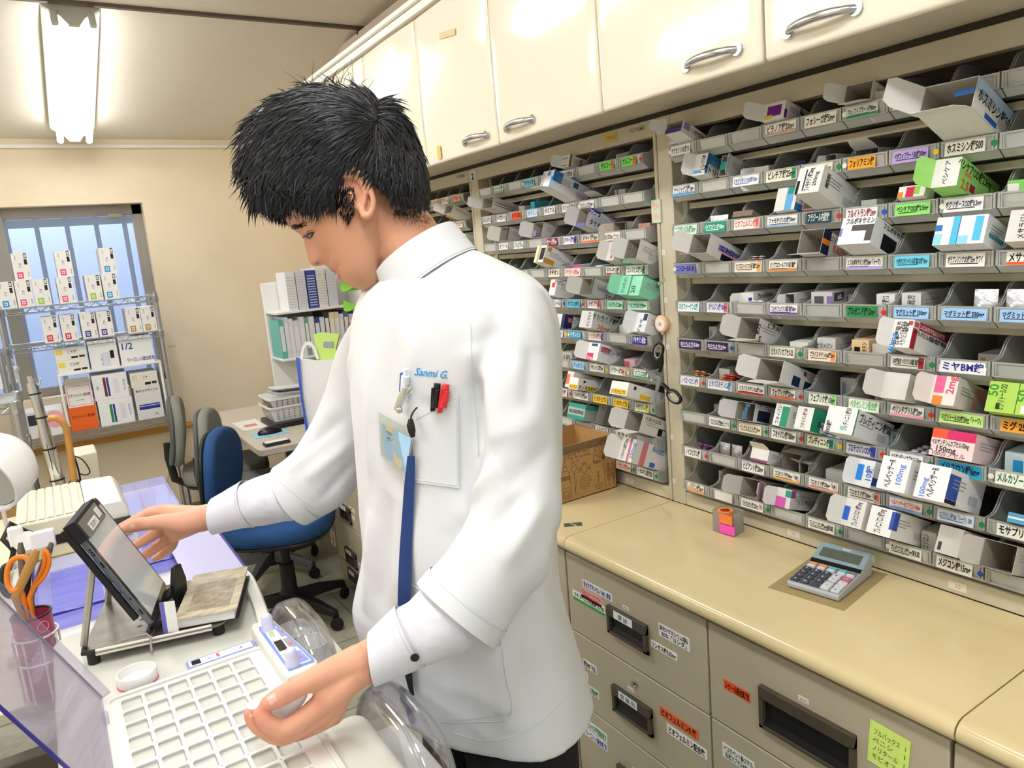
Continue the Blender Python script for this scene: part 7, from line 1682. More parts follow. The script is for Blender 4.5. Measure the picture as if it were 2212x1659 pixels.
dr = MB(); bw_, bh_ = x1 - x0, z1 - z0
def dl(pts, r=.0006, closed=False): dr.tube([(x0 + u * bw_, y0 - .0004, z0 + v * bh_) for u, v in pts], r, 4, LINE, closed=closed)
def arc(cx, cy, rx, ry, a0, a1, n=16): return [(cx + rx * math.cos(R(a0 + (a1 - a0) * i / n)), cy + ry * math.sin(R(a0 + (a1 - a0) * i / n))) for i in range(n + 1)]
dl([(.07, .06), (.08, .46), (.16, .74), (.23, .46), (.24, .06)]); dl([(.08, .46), (.23, .46)]); dl([(.08, .40), (.235, .40)]); dl([(.11, .56), (.2, .56)]); dl([(.13, .64), (.185, .64)])
for q in range(6): dl([(.085 + q * .025, .40), (.0975 + q * .025, .46), (.11 + q * .025, .40)])
dl([(.10, .06), (.10, .26), (.21, .26), (.21, .06)]); dl([(.125, .06), (.125, .2), (.185, .2), (.185, .06)]); dl([(.145, .06), (.145, .13), (.165, .13), (.165, .06)])
dl([(.16, .74), (.16, .9), (.23, .9), (.23, .78), (.16, .78)]); dl(arc(.195, .84, .015, .03, 0, 360))
dl([(.305, .08), (.30, .46)]); dl([(.30, .46), (.255, .58), (.265, .64), (.30, .61), (.335, .64), (.345, .58), (.30, .46)]); dl([(.305, .2), (.33, .3), (.325, .36)]); dl([(.305, .14), (.28, .22)])
dl([(.47 + .10 * (1 - i / 70) * math.cos(R(i * 16)), .26 + .155 * (1 - i / 70) * math.sin(R(i * 16))) for i in range(64)])
dl(arc(.47, .52, .05, .075, 0, 360)); dl(arc(.455, .61, .01, .02, 0, 360)); dl(arc(.485, .61, .01, .02, 0, 360))
for s_ in (-1, 1):
    for q in (-.03, 0, .03): dl([(.47 + s_ * .06, .52 + q * .6), (.47 + s_ * .11, .52 + q * 1.6)])
dl(arc(.65, .55, .028, .05, 10, 170)); dl(arc(.705, .55, .028, .05, 10, 170))
dl([(.69, .08), (.69, .36)]); dl(arc(.69, .38, .014, .025, 0, 360)); dl([(.66, .31), (.72, .31)]); dl(arc(.69, .18, .05, .11, 180, 360)); dl([(.64, .18), (.63, .14)]); dl([(.74, .18), (.75, .14)])
dl([(.80, .06), (.795, .60)])
fan = [(.62, .58)] + arc(.795, .68, .16, .26, 170, 20, 14) + [(.93, .62)]; dl(fan)
for i in range(1, len(fan) - 1, 2): dl([(.795, .60), fan[i]])
dl([(.62, .58), (.68, .55), (.74, .58), (.795, .60), (.86, .56), (.93, .62)])
for cx in (.865, .945): dl([(cx, .06), (cx, .5)]); dl([(cx, .5), (cx - .03, .36), (cx - .025, .22), (cx, .16), (cx + .025, .22), (cx + .03, .36), (cx, .5)]); dl([(cx - .025, .3), (cx, .24), (cx + .025, .3)]); dl([(cx - .025, .4), (cx, .34), (cx + .025, .4)])
rf = random.Random(4)
for q in range(17):
    fx, fy = .24 + .07 * (q % 5) + .014 * (q // 5) + rf.uniform(-.01, .01), .90 - .07 * (q // 5) + rf.uniform(-.01, .01) - .0
    if fx > .6: continue
    dl(arc(fx, fy, .018, .018, 0, 360, 10), .0004); dl([(fx + .018, fy), (fx + .030, fy + .016), (fx + .030, fy - .016), (fx + .018, fy)], .0004)
dl(arc(.88, .93, .022, .03, 10, 170)); dl(arc(.925, .93, .022, .03, 10, 170))
own(dr.build('line_drawing'), bx)
# sticky-tape dispenser
tp = thing('sticky_tape_case', 'clear case holding orange and magenta sticky-note rolls on the worktop', 'sticky notes', loc=(1.255, 1.11, .8)); bpy.context.view_layer.update()
Tp_ = Tm((1.229, 1.104, .8005), (0, 0, 6))
CS = clear('clear_case', 'dcdcd8', .08, .5, .06)
cs = MB(); P_ = rr(-.022, .022, -.030, .030, .008); S_ = lambda k, z: [(x * k, y * k, z) for x, y in P_]
cs.T = Tp_; cs.loft([S_(1, 0), S_(1, .05), S_(.95, .05), S_(.95, .0012)], CS); own(cs.build('case', smooth=40), tp)
for z0_, c, nm_, r0 in ((.0025, 'ff5fc0', 'magenta_roll', .0195), (.026, 'ff8f4a', 'orange_roll', .0175)):
    rl = MB(); rl.T = Tp_ @ Tm((0, .007, 0)); rl.lathe([(.011, z0_), (r0, z0_), (r0, z0_ + .0215), (.011, z0_ + .0215)], 32, mat('neon_' + c, c, .45, spec=.3), cap=False); rl.add([(r0 * .999, -.0, z0_), (r0, .0, z0_)], [], None)
    own(rl.build(nm_, smooth=40), tp)
    fl_ = MB(); fl_.T = Tp_; fl_.box((-.0245, -.034 if z0_ < .02 else -.028, z0_), (-.0240, .006, z0_ + .0215), mat('neon_' + c, c, .45, spec=.3)); own(fl_.build('tape_flag', T=Tm((0, 0, 0))), tp)
# badge reel and scissors hanging on the post
reel = thing('cord_reel', 'round peach cord reel fixed on the post between the shelf units', 'reel', loc=(1.278, 1.337, 1.258)); bpy.context.view_layer.update()
Tr_ = frame((1.2835, 1.337, 1.258), (0, -1, 0), (0, 0, 1))
PE = mat('peach_plastic', 'eec09a', .4)
own(MB().lathe([(.0001, .0), (.020, 0), (.0215, .003), (.0215, .010), (.019, .0125), (.0165, .0128), (.0001, .0128)], 36, PE, Tr_).build('body', smooth=40), reel)
own(MB().lathe([(.0001, .0132), (.0158, .0132), (.0160, .0126)], 32, ink('f2ece2'), Tr_).lathe([(.0001, .0135), (.005, .0135)], 20, ink('f09ab0'), Tr_, cap=False).build('printed_disc', smooth=40), reel)
own(MB().tube([Tr_ @ Vector((0, -.0215, .006)), Tr_ @ Vector((.001, -.026, .006))], .004, 10, PE).tube([Tr_ @ Vector((.001, -.026, .006)), Tr_ @ Vector((.003, -.042, .010))], .0008, 6, BLK).build('cord', smooth=40), reel)
sc = thing('scissors', 'black-handled scissors hanging open from the peach reel', 'scissors', loc=(1.270, 1.342, 1.12)); bpy.context.view_layer.update()
Ts = frame((1.2455, 1.3475, 1.121), (0, -1, 0), (0, 0, 1))
def sp_(px, py, dz=0): p = atx(px, py, 1.2455); q = Ts.inverted() @ p; return Vector((q.x, q.y, dz))
SBL = mat('scissor_steel', '9aa0a6', .28, metal=.7)
def blade(a, b_, w_, dz):
    A, B_ = sp_(*a), sp_(*b_); d = (B_ - A).normalized(); n_ = Vector((-d.y, d.x, 0))
    return MB().prism([tuple((A + n_ * w_)[:2]), tuple((A - n_ * w_)[:2]), tuple((A + (B_ - A) * .6 - n_ * w_ * .75)[:2]), tuple(B_[:2]), tuple((A + (B_ - A) * .6 + n_ * w_ * .45)[:2])], dz, dz + .0018, 2, SBL, Ts)
own(blade((1428, 822), (1384, 790), .0075, 0).build('blade'), sc); own(blade((1426, 815), (1417, 868), .0075, .002).build('blade'), sc)
own(MB().lathe([(.0001, .0052), (.003, .0048), (.0036, .004)], 14, CHROME, Ts).build('pivot', smooth=40), sc)
HB = mat('scissor_handle_black', '17171a', .35)
def grip(loop, tail, dz):
    mb = MB(); mb.T = Ts; P = [sp_(x, y, dz) for x, y in catmull(loop + loop[:1], 4)[:-1]]; mb.tube(P, .0042, 10, HB, closed=True, flat=.8); mb.tube([sp_(x, y, dz) for x, y in tail], [.0056, .0060, .0052], 10, HB, flat=.7)
    own(mb.build('handle', smooth=50), sc)
    mi = MB(); mi.T = Ts; c = sum(P, Vector()) / len(P); mi.tube([c + (p - c) * .78 + Vector((0, 0, .0005)) for p in P], .0022, 8, mat('grey_grip', '9a9a96', .5), closed=True); own(mi.build('grip_lining', smooth=50), sc)
grip([(1424, 741), (1416, 748), (1413, 760), (1415, 772), (1421, 777), (1428, 772), (1432, 760), (1432, 748)], [(1430, 768), (1430, 786), (1426, 803)], .0005)
grip([(1447, 842), (1444, 850), (1449, 862), (1459, 869), (1469, 870), (1473, 862), (1468, 852), (1458, 843)], [(1450, 848), (1442, 836), (1433, 828)], .0035)
cdm = MB().box((-.0155, -.0275, 0), (.0155, .0275, .004), ink('cfdcc4'), frame((1.2835, 1.3425, 1.529), (0, -1, .0), (0, 0, 1)))
for y_ in (.012, -.012):
    for dx_, r_0 in ((-.003, .007), (.007, .0045)): cdm.lathe([(.0001, .0046), (r_0, .0044)], 18, ink('f0c0a0'), frame((1.2835, 1.3425, 1.529), (0, -1, 0), (0, 0, 1)) @ Tm((dx_, y_, 0)), cap=False)
tag(cdm.build('sticker_card', bevel=.001), 'pale green card with peach spots stuck on the post', 'card')
tg = MB().box((-.014, -.004, 0), (.014, .004, .0004), clear('green_tape', 'c6dcb0', .4, .3, .3), frame((1.2834, 1.338, 1.36), (0, -.9, .4), (0, .4, .9)))
tag(tg.build('tape_scrap'), 'scrap of greenish tape across the post above the peach reel', 'tape')
yl = MB().box((-.0006, -.024, -.012), (0, .024, .012), ink('dcbf6a')); yl.text('さわるな', .008, ink('8a6a2a'), frame((-.001, 0, 0), (0, -1, 0), (0, 0, 1)))
p = atx(1319, 288, 1.2835); tag(yl.build('paper_label', T=Tm((1.2835, p.y, 1.725), (3, 0, 0))), 'yellowed paper label on the fascia of the middle shelves', 'label')
# ================================================================== side table behind the machine and what stands on it
TABT = mat('cream_table_top', 'dcd4ba', .4, var=.04)
tb = thing('side_table', 'cream side table behind the packing machine', 'table', loc=(-.2, 2.1, 0)); bpy.context.view_layer.update()
own(MB().box((-.75, 1.43, .755), (.262, 2.72, .78), TABT).build('top', bevel=.004), tb)
for x, y in ((-.71, 1.47), (.222, 1.47), (-.71, 2.68), (.222, 2.68)): own(MB().box((x - .02, y - .02, 0), (x + .02, y + .02, .755), mat('table_leg', 'a7a292', .5)).build('leg', bevel=.002), tb)
VIO = clear('violet_acrylic', 'b4b6f0', .13, .3, .06, 'f1f1fe'); VIOE = clear('violet_acrylic_edge', '2a24a0', .7, .2, .1, '6a62d8')
def vbox(label, x0, x1, y0, y1, z0, z1, grid=True):
    t = thing('acrylic_tray', label, 'tray', loc=((x0 + x1) / 2, (y0 + y1) / 2, z0)); bpy.context.view_layer.update()
    own(MB().box((x0, y0, z0), (x1, y1, z0 + .003), VIO).box((x0, y0, z0 + .003), (x0 + .003, y1, z1), VIO).box((x1 - .003, y0, z0 + .003), (x1, y1, z1), VIO).box((x0, y1 - .003, z0 + .003), (x1, y1, z1), VIO).build('shell'), t)
    own(MB().tube([(x0, y1, z1), (x0, y0 + .012, z1), (x0 + .012, y0, z1), (x1 - .012, y0, z1), (x1, y0 + .012, z1), (x1, y1, z1)], .0028, 8, VIOE).build('rim', smooth=50), t)
    own(MB().box((x0, y0, z0 + .003), (x1, y0 + .003, z1), VIO).build('front_wall'), t)
    if grid:
        for i in range(1, 7): own(MB().box((x0 + .03, y0 + (y1 - y0) * i / 7, z0 + .003), (x1 - .03, y0 + (y1 - y0) * i / 7 + .003, z0 + .02), VIO).build('divider'), t)
    return t
pw = MB(); slab(pw, rr(-.16, .262, 1.60, 2.13, .01), .7805, .80, MACH2, .003); tag(pw.build('machine_deck', smooth=40), 'cream deck of a second packing machine behind the tablet', 'machine')
vbox('clear violet gridded tray left of the tablet', -.112, .045, 1.66, 2.02, .8005, .835)
vbox('clear violet tray behind the reaching fingers', .085, .255, 1.82, 2.12, .8005, .83)
vb3 = MB().prism([(0, .83), (.0, .834), (.56, .86), (.56, .856)], .125, .258, 0, VIO, Matrix.Translation((0, 2.14, -.0475))); 
tag(vb3.build('acrylic_sheet'), 'flat violet panel lying beyond the reaching hand', 'panel')
vb4 = thing('acrylic_case', 'violet lid panel with dark blue edge right of the reaching fingers', 'lid', loc=(.2, 1.75, .80)); bpy.context.view_layer.update()
own(MB().box((.165, 1.56, .8385), (.279, 1.95, .842), mat('violet_film', 'b6b4da', .25, spec=.5)).build('panel', bevel=.001), vb4)
own(MB().box((.279, 1.56, .832), (.284, 1.95, .843), mat('dark_violet_edge', '2f3585', .25)).build('dark_edge', bevel=.001), vb4)
own(MB().box((.2645, 1.58, .7815), (.2775, 1.93, .832), mat('violet_side', '8f96d8', .3)).build('skirt'), vb4)
# printer
PRN = mat('aged_printer_plastic', 'dcd6c0', .45, var=.06, scale=10)
pr = thing('printer', 'aged cream printer with ribbed lid behind the tablet', 'printer', loc=(-.03, 2.36, .78)); bpy.context.view_layer.update()
own(MB().box((-.145, 2.20, .7805), (.015, 2.56, .885), PRN).build('body', bevel=.006), pr)
own(MB().prism([(.016, .7805), (.115, .7805), (.115, .86), (.10, .884), (.016, .888)], 2.24, 2.56, 1, mat('printer_white', 'e9e7de', .4, var=.03)).build('side_unit', bevel=.006), pr)
for i in range(7): own(MB().box((-.135 + i * .0205, 2.21, .8855), (-.118 + i * .0205, 2.55, .889), PRN).build('lid_rib', bevel=.0015), pr)
own(MB().box((-.10, 2.196, .815), (.005, 2.2005, .84), BLK).build('paper_slot'), pr)
own(MB().box((.05, 2.232, .80), (.1155, 2.2405, .835), mat('dark_grey_plastic', '3a3c3e', .4)).build('front_panel'), pr)
# white hinged bracket
br_ = thing('arm_bracket', 'white hinged arm bracket in front of the printer', 'bracket', loc=at(70, 1165, 1.75)); bpy.context.view_layer.update()
o1 = at(35, 1158, 1.70)
own(MB().cbox(o1, (.03, .02, .045), WHT).build('plate', bevel=.004), br_)
own(MB().tube([at(58, 1168, 1.70), at(58, 1168, 1.76)], .022, 18, WHT).build('pivot', smooth=40), br_)
own(MB().cbox(at(92, 1164, 1.72), (.05, .02, .04), WHT).build('clamp', bevel=.003), br_)
own(MB().tube([at(20, 1230, 1.72), at(30, 1190, 1.7), at(6, 1165, 1.7), at(22, 1130, 1.72), at(60, 1150, 1.74), at(95, 1158, 1.72)], .006, 8, BLK).build('arm', smooth=50), br_)
bl = MB().box((-.36, 2.05, .7805), (-.195, 2.16, .93), mat('dark_monitor', '1e2024', .3)).box((-.355, 2.045, .80), (-.21, 2.05, .92), mat('blue_reflection', '2a3a5a', .1))
tag(bl.build('small_monitor', bevel=.004), 'dark small monitor at the left edge under the lamp', 'monitor')
pg = MB().box((-.16, 2.135, .781), (-.155, 2.19, .95), ink('e2e0d8')); tag(pg.build('paper_card', T=Tm((0, 0, 0))), 'white card standing between the printer and dark monitor', 'card')
# pink cup with scissors, cutters and pens
cupX, cupY = -.098, 1.445
PCUP = mat('pink_cup', 'b83a62', .35, var=.03)
pc = thing('pen_cup', 'pink pen cup with pale rings, full of scissors', 'cup', loc=(cupX, cupY, .80)); bpy.context.view_layer.update()
own(MB().lathe([(.0001, .782), (.027, .782), (.030, .93), (.0275, .93), (.025, .79), (.0001, .788)], 36, PCUP, Matrix.Translation((cupX, cupY, 0)), cap=False).build('body', smooth=50), pc)
own(MB().tube([(cupX + .029 * math.cos(a), cupY + .029 * math.sin(a), .93) for a in [2 * math.pi * k / 36 for k in range(36)]], .0022, 8, mat('dark_rim', '2a1a22', .4), closed=True).build('rim', smooth=50), pc)
rg_ = MB()
for a0, z, r_0 in ((-105, .905, .007), (-60, .912, .009), (-80, .875, .007), (-30, .88, .006), (-55, .85, .008), (-120, .86, .006)):
    rg_.tube([((cupX + .0302 * math.cos(R(a0) + r_0 / .03 * math.cos(q)), cupY + .0302 * math.sin(R(a0) + r_0 / .03 * math.cos(q)), z + r_0 * math.sin(q))) for q in [2 * math.pi * k / 18 for k in range(18)]], .0008, 5, ink('e0a8b8'), closed=True)
own(rg_.build('ring_pattern'), pc)
wc = thing('wire_caddy', 'white wire caddy round the pink pen cup', 'caddy', loc=(cupX, cupY, .78)); bpy.context.view_layer.update()
for z in (.85, .895): own(MB().tube([(cupX + .034 * math.cos(a), cupY + .034 * math.sin(a), z) for a in [2 * math.pi * k / 24 for k in range(24)]], .002, 8, WHT, closed=True).build('ring', smooth=50), wc)
for k in range(8):
    a = 2 * math.pi * (k + .3) / 8; own(MB().tube([(cupX + .034 * math.cos(a), cupY + .034 * math.sin(a), z) for z in (.7805, .895)], .0018, 8, WHT).build('wire', smooth=50), wc)
ORG = mat('orange_handle', 'f0862a', .35)
D0 = (Vector((cupX, cupY, .94)) - EYE).dot(FW)
def cutter(label, loop, stem, m, r=.0042, d=D0, cat='scissors', nm='scissors'):
    t = thing(nm, label, cat, loc=(cupX, cupY, .80)); bpy.context.view_layer.update()
    own(MB().tube([at(x, y, d) for x, y in catmull(loop + loop[:1], 4)[:-1]], r, 10, m, closed=True, flat=.8).build('handle', smooth=50), t)
    P = [at(x, y, d) for x, y in stem]; P[-1] = Vector((cupX + (P[-1].x - cupX) * .6, cupY, P[-1].z))
    own(MB().tube(P + [P[-1] - Vector((0, 0, .06))], [r * 1.1] * len(P) + [r * .7], 10, m, flat=.7).build('shank', smooth=50), t); return t
cutter('orange-handled scissors loop at the left of the pink cup', [(40, 1203), (25, 1212), (16, 1232), (16, 1258), (24, 1274), (36, 1274), (46, 1258), (56, 1236), (61, 1216), (54, 1204)], [(40, 1270), (42, 1290)], ORG, .0046, D0 - .015)
cutter('orange-handled scissors loop at the right of the pink cup', [(96, 1187), (105, 1200), (106, 1218), (98, 1240), (84, 1258), (72, 1268), (78, 1255), (90, 1236), (97, 1214), (95, 1198)], [(76, 1262), (66, 1290)], ORG, .0040, D0)
cutter('dark green-handled scissors behind the orange loop in pink cup', [(22, 1218), (8, 1226), (2, 1250), (8, 1278), (22, 1288), (30, 1280), (16, 1270), (12, 1250), (16, 1232)], [(24, 1286), (36, 1300)], mat('dark_green_handle', '33403c', .4), .0046, D0 + .012)
for (a, b_, w_, m, lab, dd) in [((80, 1188), (32, 1292), .0085, mat('tan_plastic', 'b98a4a', .45), 'tan cutter handle slanting across the orange scissors', -.022), ((112, 1172), (66, 1290), .006, STEEL, 'steel spatula sticking out of the pink cup on the right', .01), ((44, 1172), (52, 1290), .006, STEEL, 'steel tweezers standing upright in the pink cup', .014), ((66, 1196), (58, 1290), .005, BLK, 'black pen standing in the pink cup', .008)]:
    P = [at(*a, D0 + dd), at(*b_, D0 + dd * .6)]; e_ = P[1].copy(); e_ = Vector((cupX + (e_.x - cupX) * .5, cupY - .004, e_.z - .06))
    o = MB().tube([P[0], P[0] * .85 + P[1] * .15, P[1], e_], [w_ * .55, w_, w_ * .8, w_ * .5], 10, m, flat=.45).build('craft_tool', smooth=50); tag(o, lab, 'tool')
# round white lamp shade at the left edge
lp = thing('lamp_shade', 'round white lamp shade cut by the left edge', 'lamp', loc=at(-40, 995, .98)); bpy.context.view_layer.update()
Lc = at(-30, 1028, .95); axd = (RT * -.14 - FW * .82 + DN * .52).normalized()
Tla = Matrix.Translation(Lc) @ axd.to_track_quat('Z', 'Y').to_matrix().to_4x4() @ Matrix.Scale(.69, 4)
own(MB().lathe([(.001, -.075), (.045, -.072), (.066, -.05), (.0715, -.02), (.0725, .012), (.0722, .018), (.068, .018), (.066, .010), (.062, -.02), (.05, -.05), (.001, -.06)], 48, mat('lamp_white', 'e6e6e4', .3), Tla, cap=False).build('shade', smooth=60), lp)
own(MB().lathe([(.001, .006), (.064, .008)], 40, mat('lamp_grey_diffuser', 'b4b4ac', .5), Tla, cap=False).build('diffuser', smooth=60), lp)
own(MB().tube([Lc - axd * .045, Lc - axd * .06 - RT * .05, Lc - RT * .30 + DN * .05], .009, 10, WHT).build('arm', smooth=50), lp)
# cardboard box, dark shelf and tube down at the left
cbx = thing('carton_box', 'brown cardboard box low down at the left bottom corner', 'box', loc=(-.25, 1.05, .3)); bpy.context.view_layer.update()
own(MB().box((-.42, .98, .301), (-.115, 1.30, .62), mat('kraft_box', 'b98a5c', .7, var=.05)).build('body', bevel=.003), cbx)
own(MB().box((-.42, .9785, .585), (-.115, .9795, .588), mat('box_gap', '5a4028', .8)).box((-.24, .9788, .44), (-.17, .9795, .50), ink('8a4a48')).build('print'), cbx)
shf = MB().box((-.55, .90, .27), (-.085, 1.36, .30), mat('dark_shelf', '4d493f', .6)).box((-.55, 1.33, .30), (-.085, 1.36, .74), mat('dark_shelf', '4d493f', .6)); tag(shf.build('low_shelf', bevel=.003), 'dark low shelf carrying the brown box at lower left', 'shelf')
for x in (-.53, -.1): own(MB().box((x - .012, .91, 0), (x + .012, .934, .27), mat('dark_shelf', '4d493f', .6)).build('leg'), bpy.data.objects['low_shelf'])
tu = MB().tube([(-.094, .80, .86), (-.088, .84, .60), (-.088, .87, .02)], .0075, 12, mat('grey_tube', 'a8a6a2', .35, metal=.5)); tag(tu.build('support_tube', smooth=50), 'grey metal support tube below the lavender lid', 'tube')

# ================================================================== window side: wire racks with boxes
RACK = mat('rack_chrome', 'b4b8bc', .28, metal=.85, var=.05)
def wire_rack(label, x0, x1, y0, y1, levels, ztop, posts=((0, 0), (1, 0), (0, 1), (1, 1)), z0=0.0):
    t = thing('wire_rack', label, 'rack', loc=((x0 + x1) / 2, (y0 + y1) / 2, z0)); bpy.context.view_layer.update()
    for i, j in posts:
        x = (x0, x1)[i]; y = (y0, y1)[j]
        mb = MB().tube([(x, y, z0), (x, y, ztop)], .0125, 12, RACK)
        own(mb.build('post', smooth=40), t)
    for z in levels:
        m1 = MB()
        for y in (y0, y1):
            for dz in (0, -.03): m1.tube([(x0, y, z + dz), (x1, y, z + dz)], .003, 6, RACK)
            n = int((x1 - x0) / .035); m1.tube([(x0 + (x1 - x0) * q / n, y, z - (.03 if q % 2 else 0)) for q in range(n + 1)], .0022, 5, RACK)
        for x in (x0, x1): m1.tube([(x, y0, z), (x, y1, z)], .003, 6, RACK).tube([(x, y0, z - .03), (x, y1, z - .03)], .003, 6, RACK)
        n = int((y1 - y0) / .02)
        for q in range(1, n): m1.tube([(x0, y0 + (y1 - y0) * q / n, z + .001), (x1, y0 + (y1 - y0) * q / n, z + .001)], .0017, 5, RACK)
        own(m1.build('wire_shelf', smooth=50), t)
        for i, j in posts: own(MB().lathe([(.0150, -.034), (.0165, -.03), (.0165, .004), (.0145, .006)], 14, RACK, Matrix.Translation(((x0, x1)[i], (y0, y1)[j], z))).build('collar', smooth=40), t)
    return t
wire_rack('chrome wire rack of white boxes in front of the window', -.175, .545, 4.53, 4.79, [.70, 1.185, 1.38], 1.40)
wire_rack('chrome wire rack at the left edge beside the window', -.85, -.20, 4.42, 4.70, [.62, .93], 1.18)
def upright(x, z, logo, word, place, w=.072, h=.136, d=.2, y=4.545, circ=False):
    P = [('F', .18, .06, .55, .30, logo), ('F', .27, .12, .46, .24, 'f4f2f0'), ('F', .30, .15, .42, .21, logo), ('F', .74, .80, .92, .985, '222222'), ('F', .77, .83, .89, .95, 'd8d8d4'), ('F', .72, .57, .90, .76, '26262c'), ('F', .45, .55, .009, '漢方', '55555a', 90), ('F', .2, .75, .26, .92, 'c4b8b8'), ('F', .84, .12, .9, .3, 'b0b0b0'), ('L', .1, .1, .5, .9, 'd9d8d6')]
    T = Matrix.Translation((x, y, z))
    carton('powder_box', '%s on %s' % (word, place), T, w, h, d, 'ecebe9', P, group='boxes on the window rack')
zt, zm, zb = 1.3835, 1.1885, .7035
for x, logo, word in [(-.128, '2a9ad8', 'white box with blue logo, far left'), (-.052, 'e8608a', 'white box with pink logo, under another box'), (.024, '9acb4a', 'white box with green logo, left half'), (.132, 'e86a8a', 'white box with pink logo, lower of middle pair'), (.262, '9acb4a', 'white box with green logo, right half'), (.340, '3aa2dc', 'white box with blue logo, lower of right pair')]:
    upright(x, zt, logo, word, 'top rack shelf')
for x, logo, word in [(-.043, 'e8508a', 'white box with pink logo, upper left'), (.146, 'e8508a', 'white box with pink logo, upper middle'), (.350, '3a9ed8', 'white box with blue logo, upper right')]:
    upright(x, zt + .1365, logo, word, 'top rack shelf stack', y=4.55)
for x, logo, word in [(.031, 'd83a4a', 'white box with red logo, first'), (.114, 'd83a4a', 'white box with red logo, second'), (.206, '4a4a9a', 'white box with navy logo, left one'), (.283, '4a4a9a', 'white box with navy logo, right one'), (.424, 'c08a4a', 'white box with tan logo, left one'), (.498, 'c08a4a', 'white box with tan logo, right one')]:
    upright(x, zm, logo, word, 'middle rack shelf')
ish = thing('insert_shelf', 'small white shelf insert standing on the lowest rack shelf', 'shelf', loc=(.27, 4.65, zb)); bpy.context.view_layer.update()
own(MB().box((.02, 4.54, 1.008), (.522, 4.78, 1.02), WHT).build('top', bevel=.002), ish)
for x in (.02, .51): own(MB().box((x, 4.54, zb), (x + .012, 4.78, 1.008), WHT).build('side', bevel=.002), ish)
def K(label, x0, x1, z0, z1, base, P, d=.2, y=4.548, opn=False, flaps=''):
    carton('stock_box', label, Matrix.Translation(((x0 + x1) / 2, y, z0)), x1 - x0, z1 - z0, d, base, P, opn, flaps, group='boxes on the lowest rack shelf')
fp = [('F', .04, .45, .25, .85, 'ecdc5a'), ('F', .5, .1, .72, .25, '222222'), ('F', .76, .12, .94, .28, '333333'), ('F', .55, .62, .012, '漢方薬', '55555a', 0)]
K('flat white box with yellow logo, lower of two on insert shelf', .028, .172, 1.0205, 1.088, 'eae8e2', fp); K('flat white box with yellow logo, upper of two on insert shelf', .026, .170, 1.0885, 1.155, 'eae8e2', fp)
K('plain white box with a black square on the insert shelf', .182, .318, 1.0205, 1.172, 'eeeef0', [('F', .72, .32, .86, .6, '1d1d22'), ('F', .45, .05, .7, .55, 'd8dcea'), ('F', .42, .3, .010, 'マーズレン', '4a4ab0', 90)])
K('white box marked 1/2 on the insert shelf', .328, .492, 1.0205, 1.172, 'f1f1f3', [('F', .22, .68, .040, '1/2', '3a5a9a', 0), ('F', .6, .16, .020, 'マーズレンS配合顆粒', '2a2f8a', 0)])
K('white pink-framed box on top of the orange box', .042, .162, .832, .955, 'f4f0ee', [('F', .05, .06, .95, .09, 'f0a0b4'), ('F', .05, .91, .95, .94, 'f0a0b4'), ('F', .05, .06, .08, .94, 'f0a0b4'), ('F', .92, .06, .95, .94, 'f0a0b4'), ('F', .5, .52, .014, 'ビオフェルミン配合散', '3a3032', 0), ('F', .5, .3, .008, '1g × 500', '777777', 0)], flaps='t')
K('orange box at the bottom of the insert shelf', .038, .166, zb, .8315, 'ee6a2a', [('F', .5, .6, .014, 'ビオフェルミン配合散', '5a2410', 0), ('R', .2, .1, .8, .9, 'd85a20')])
K('white box with brown and blue bars in the insert shelf', .172, .338, .848, .985, 'eeeef0', [('F', .30, .12, .38, .88, '7a3a2a'), ('F', .40, .12, .46, .88, '2a3a9a'), ('F', .9, .5, .010, 'ツムラ漢方', '4a4ab0', 90), ('F', .6, .2, .75, .8, 'e0e0e8'), ('F', .12, .5, .008, '細粒', '8a8a9a', 90)])
K('white box with green and blue bars in the insert shelf', .178, .345, zb, .8475, 'eeeef0', [('F', .32, .1, .40, .8, '2f8a4a'), ('F', .42, .1, .48, .8, '2a3a9a'), ('F', .9, .5, .010, 'ツムラ漢方', '4a4ab0', 90), ('F', .62, .2, .77, .8, 'e0e0e8')])
K('grey white box with two blue bars in the insert shelf', .362, .495, zb, .888, 'dededf', [('F', .1, .30, .9, .40, '2a3a9a'), ('F', .1, .42, .9, .46, '2a3a9a'), ('F', .5, .88, .012, '酸化マグネシウム', '333333', 0), ('F', .7, .14, .010, '1.0g', '555555', 0)])
K('flat white box with pale yellow logo in the insert shelf', .355, .492, .8885, .968, 'e6e2da', [('F', .06, .5, .25, .85, 'ddd6b0'), ('F', .5, .1, .72, .28, '222222'), ('F', .76, .12, .94, .3, '333333'), ('F', .55, .65, .010, '漢方', '55555a', 0)])
K('white box with pink disc behind the chrome pole', -.155, .012, zb, .84, 'ecebea', [('F', .05, .5, .45, .9, '3a3c44'), ('F', .80, .6, .014, '配合散', '3a3032', 0)])
dk = MB().lathe([(.0001, .001), (.045, 0)], 28, ink('f0a8b4'), Tm((-.03, 4.5465, .79), (90, 0, 0)), cap=False); tag(dk.build('round_sticker'), 'pink round sticker on the white box behind the pole', 'sticker')
tagb = MB().box((-.215, 4.49, .9335), (-.12, 4.56, .94), WHT); 
fg = thing('key_clip', 'white figure-shaped clip hanging on the rack post', 'clip', loc=at(28, 800, 4.9)); bpy.context.view_layer.update()
FD = 3.86
own(MB().lathe([(.0001, -.018), (.014, -.01), (.017, 0), (.014, .01), (.0001, .018)], 18, mat('glow_cream', 'e4e4d6', .5), Matrix.Translation(at(23, 781, FD))).build('head', smooth=50), fg)
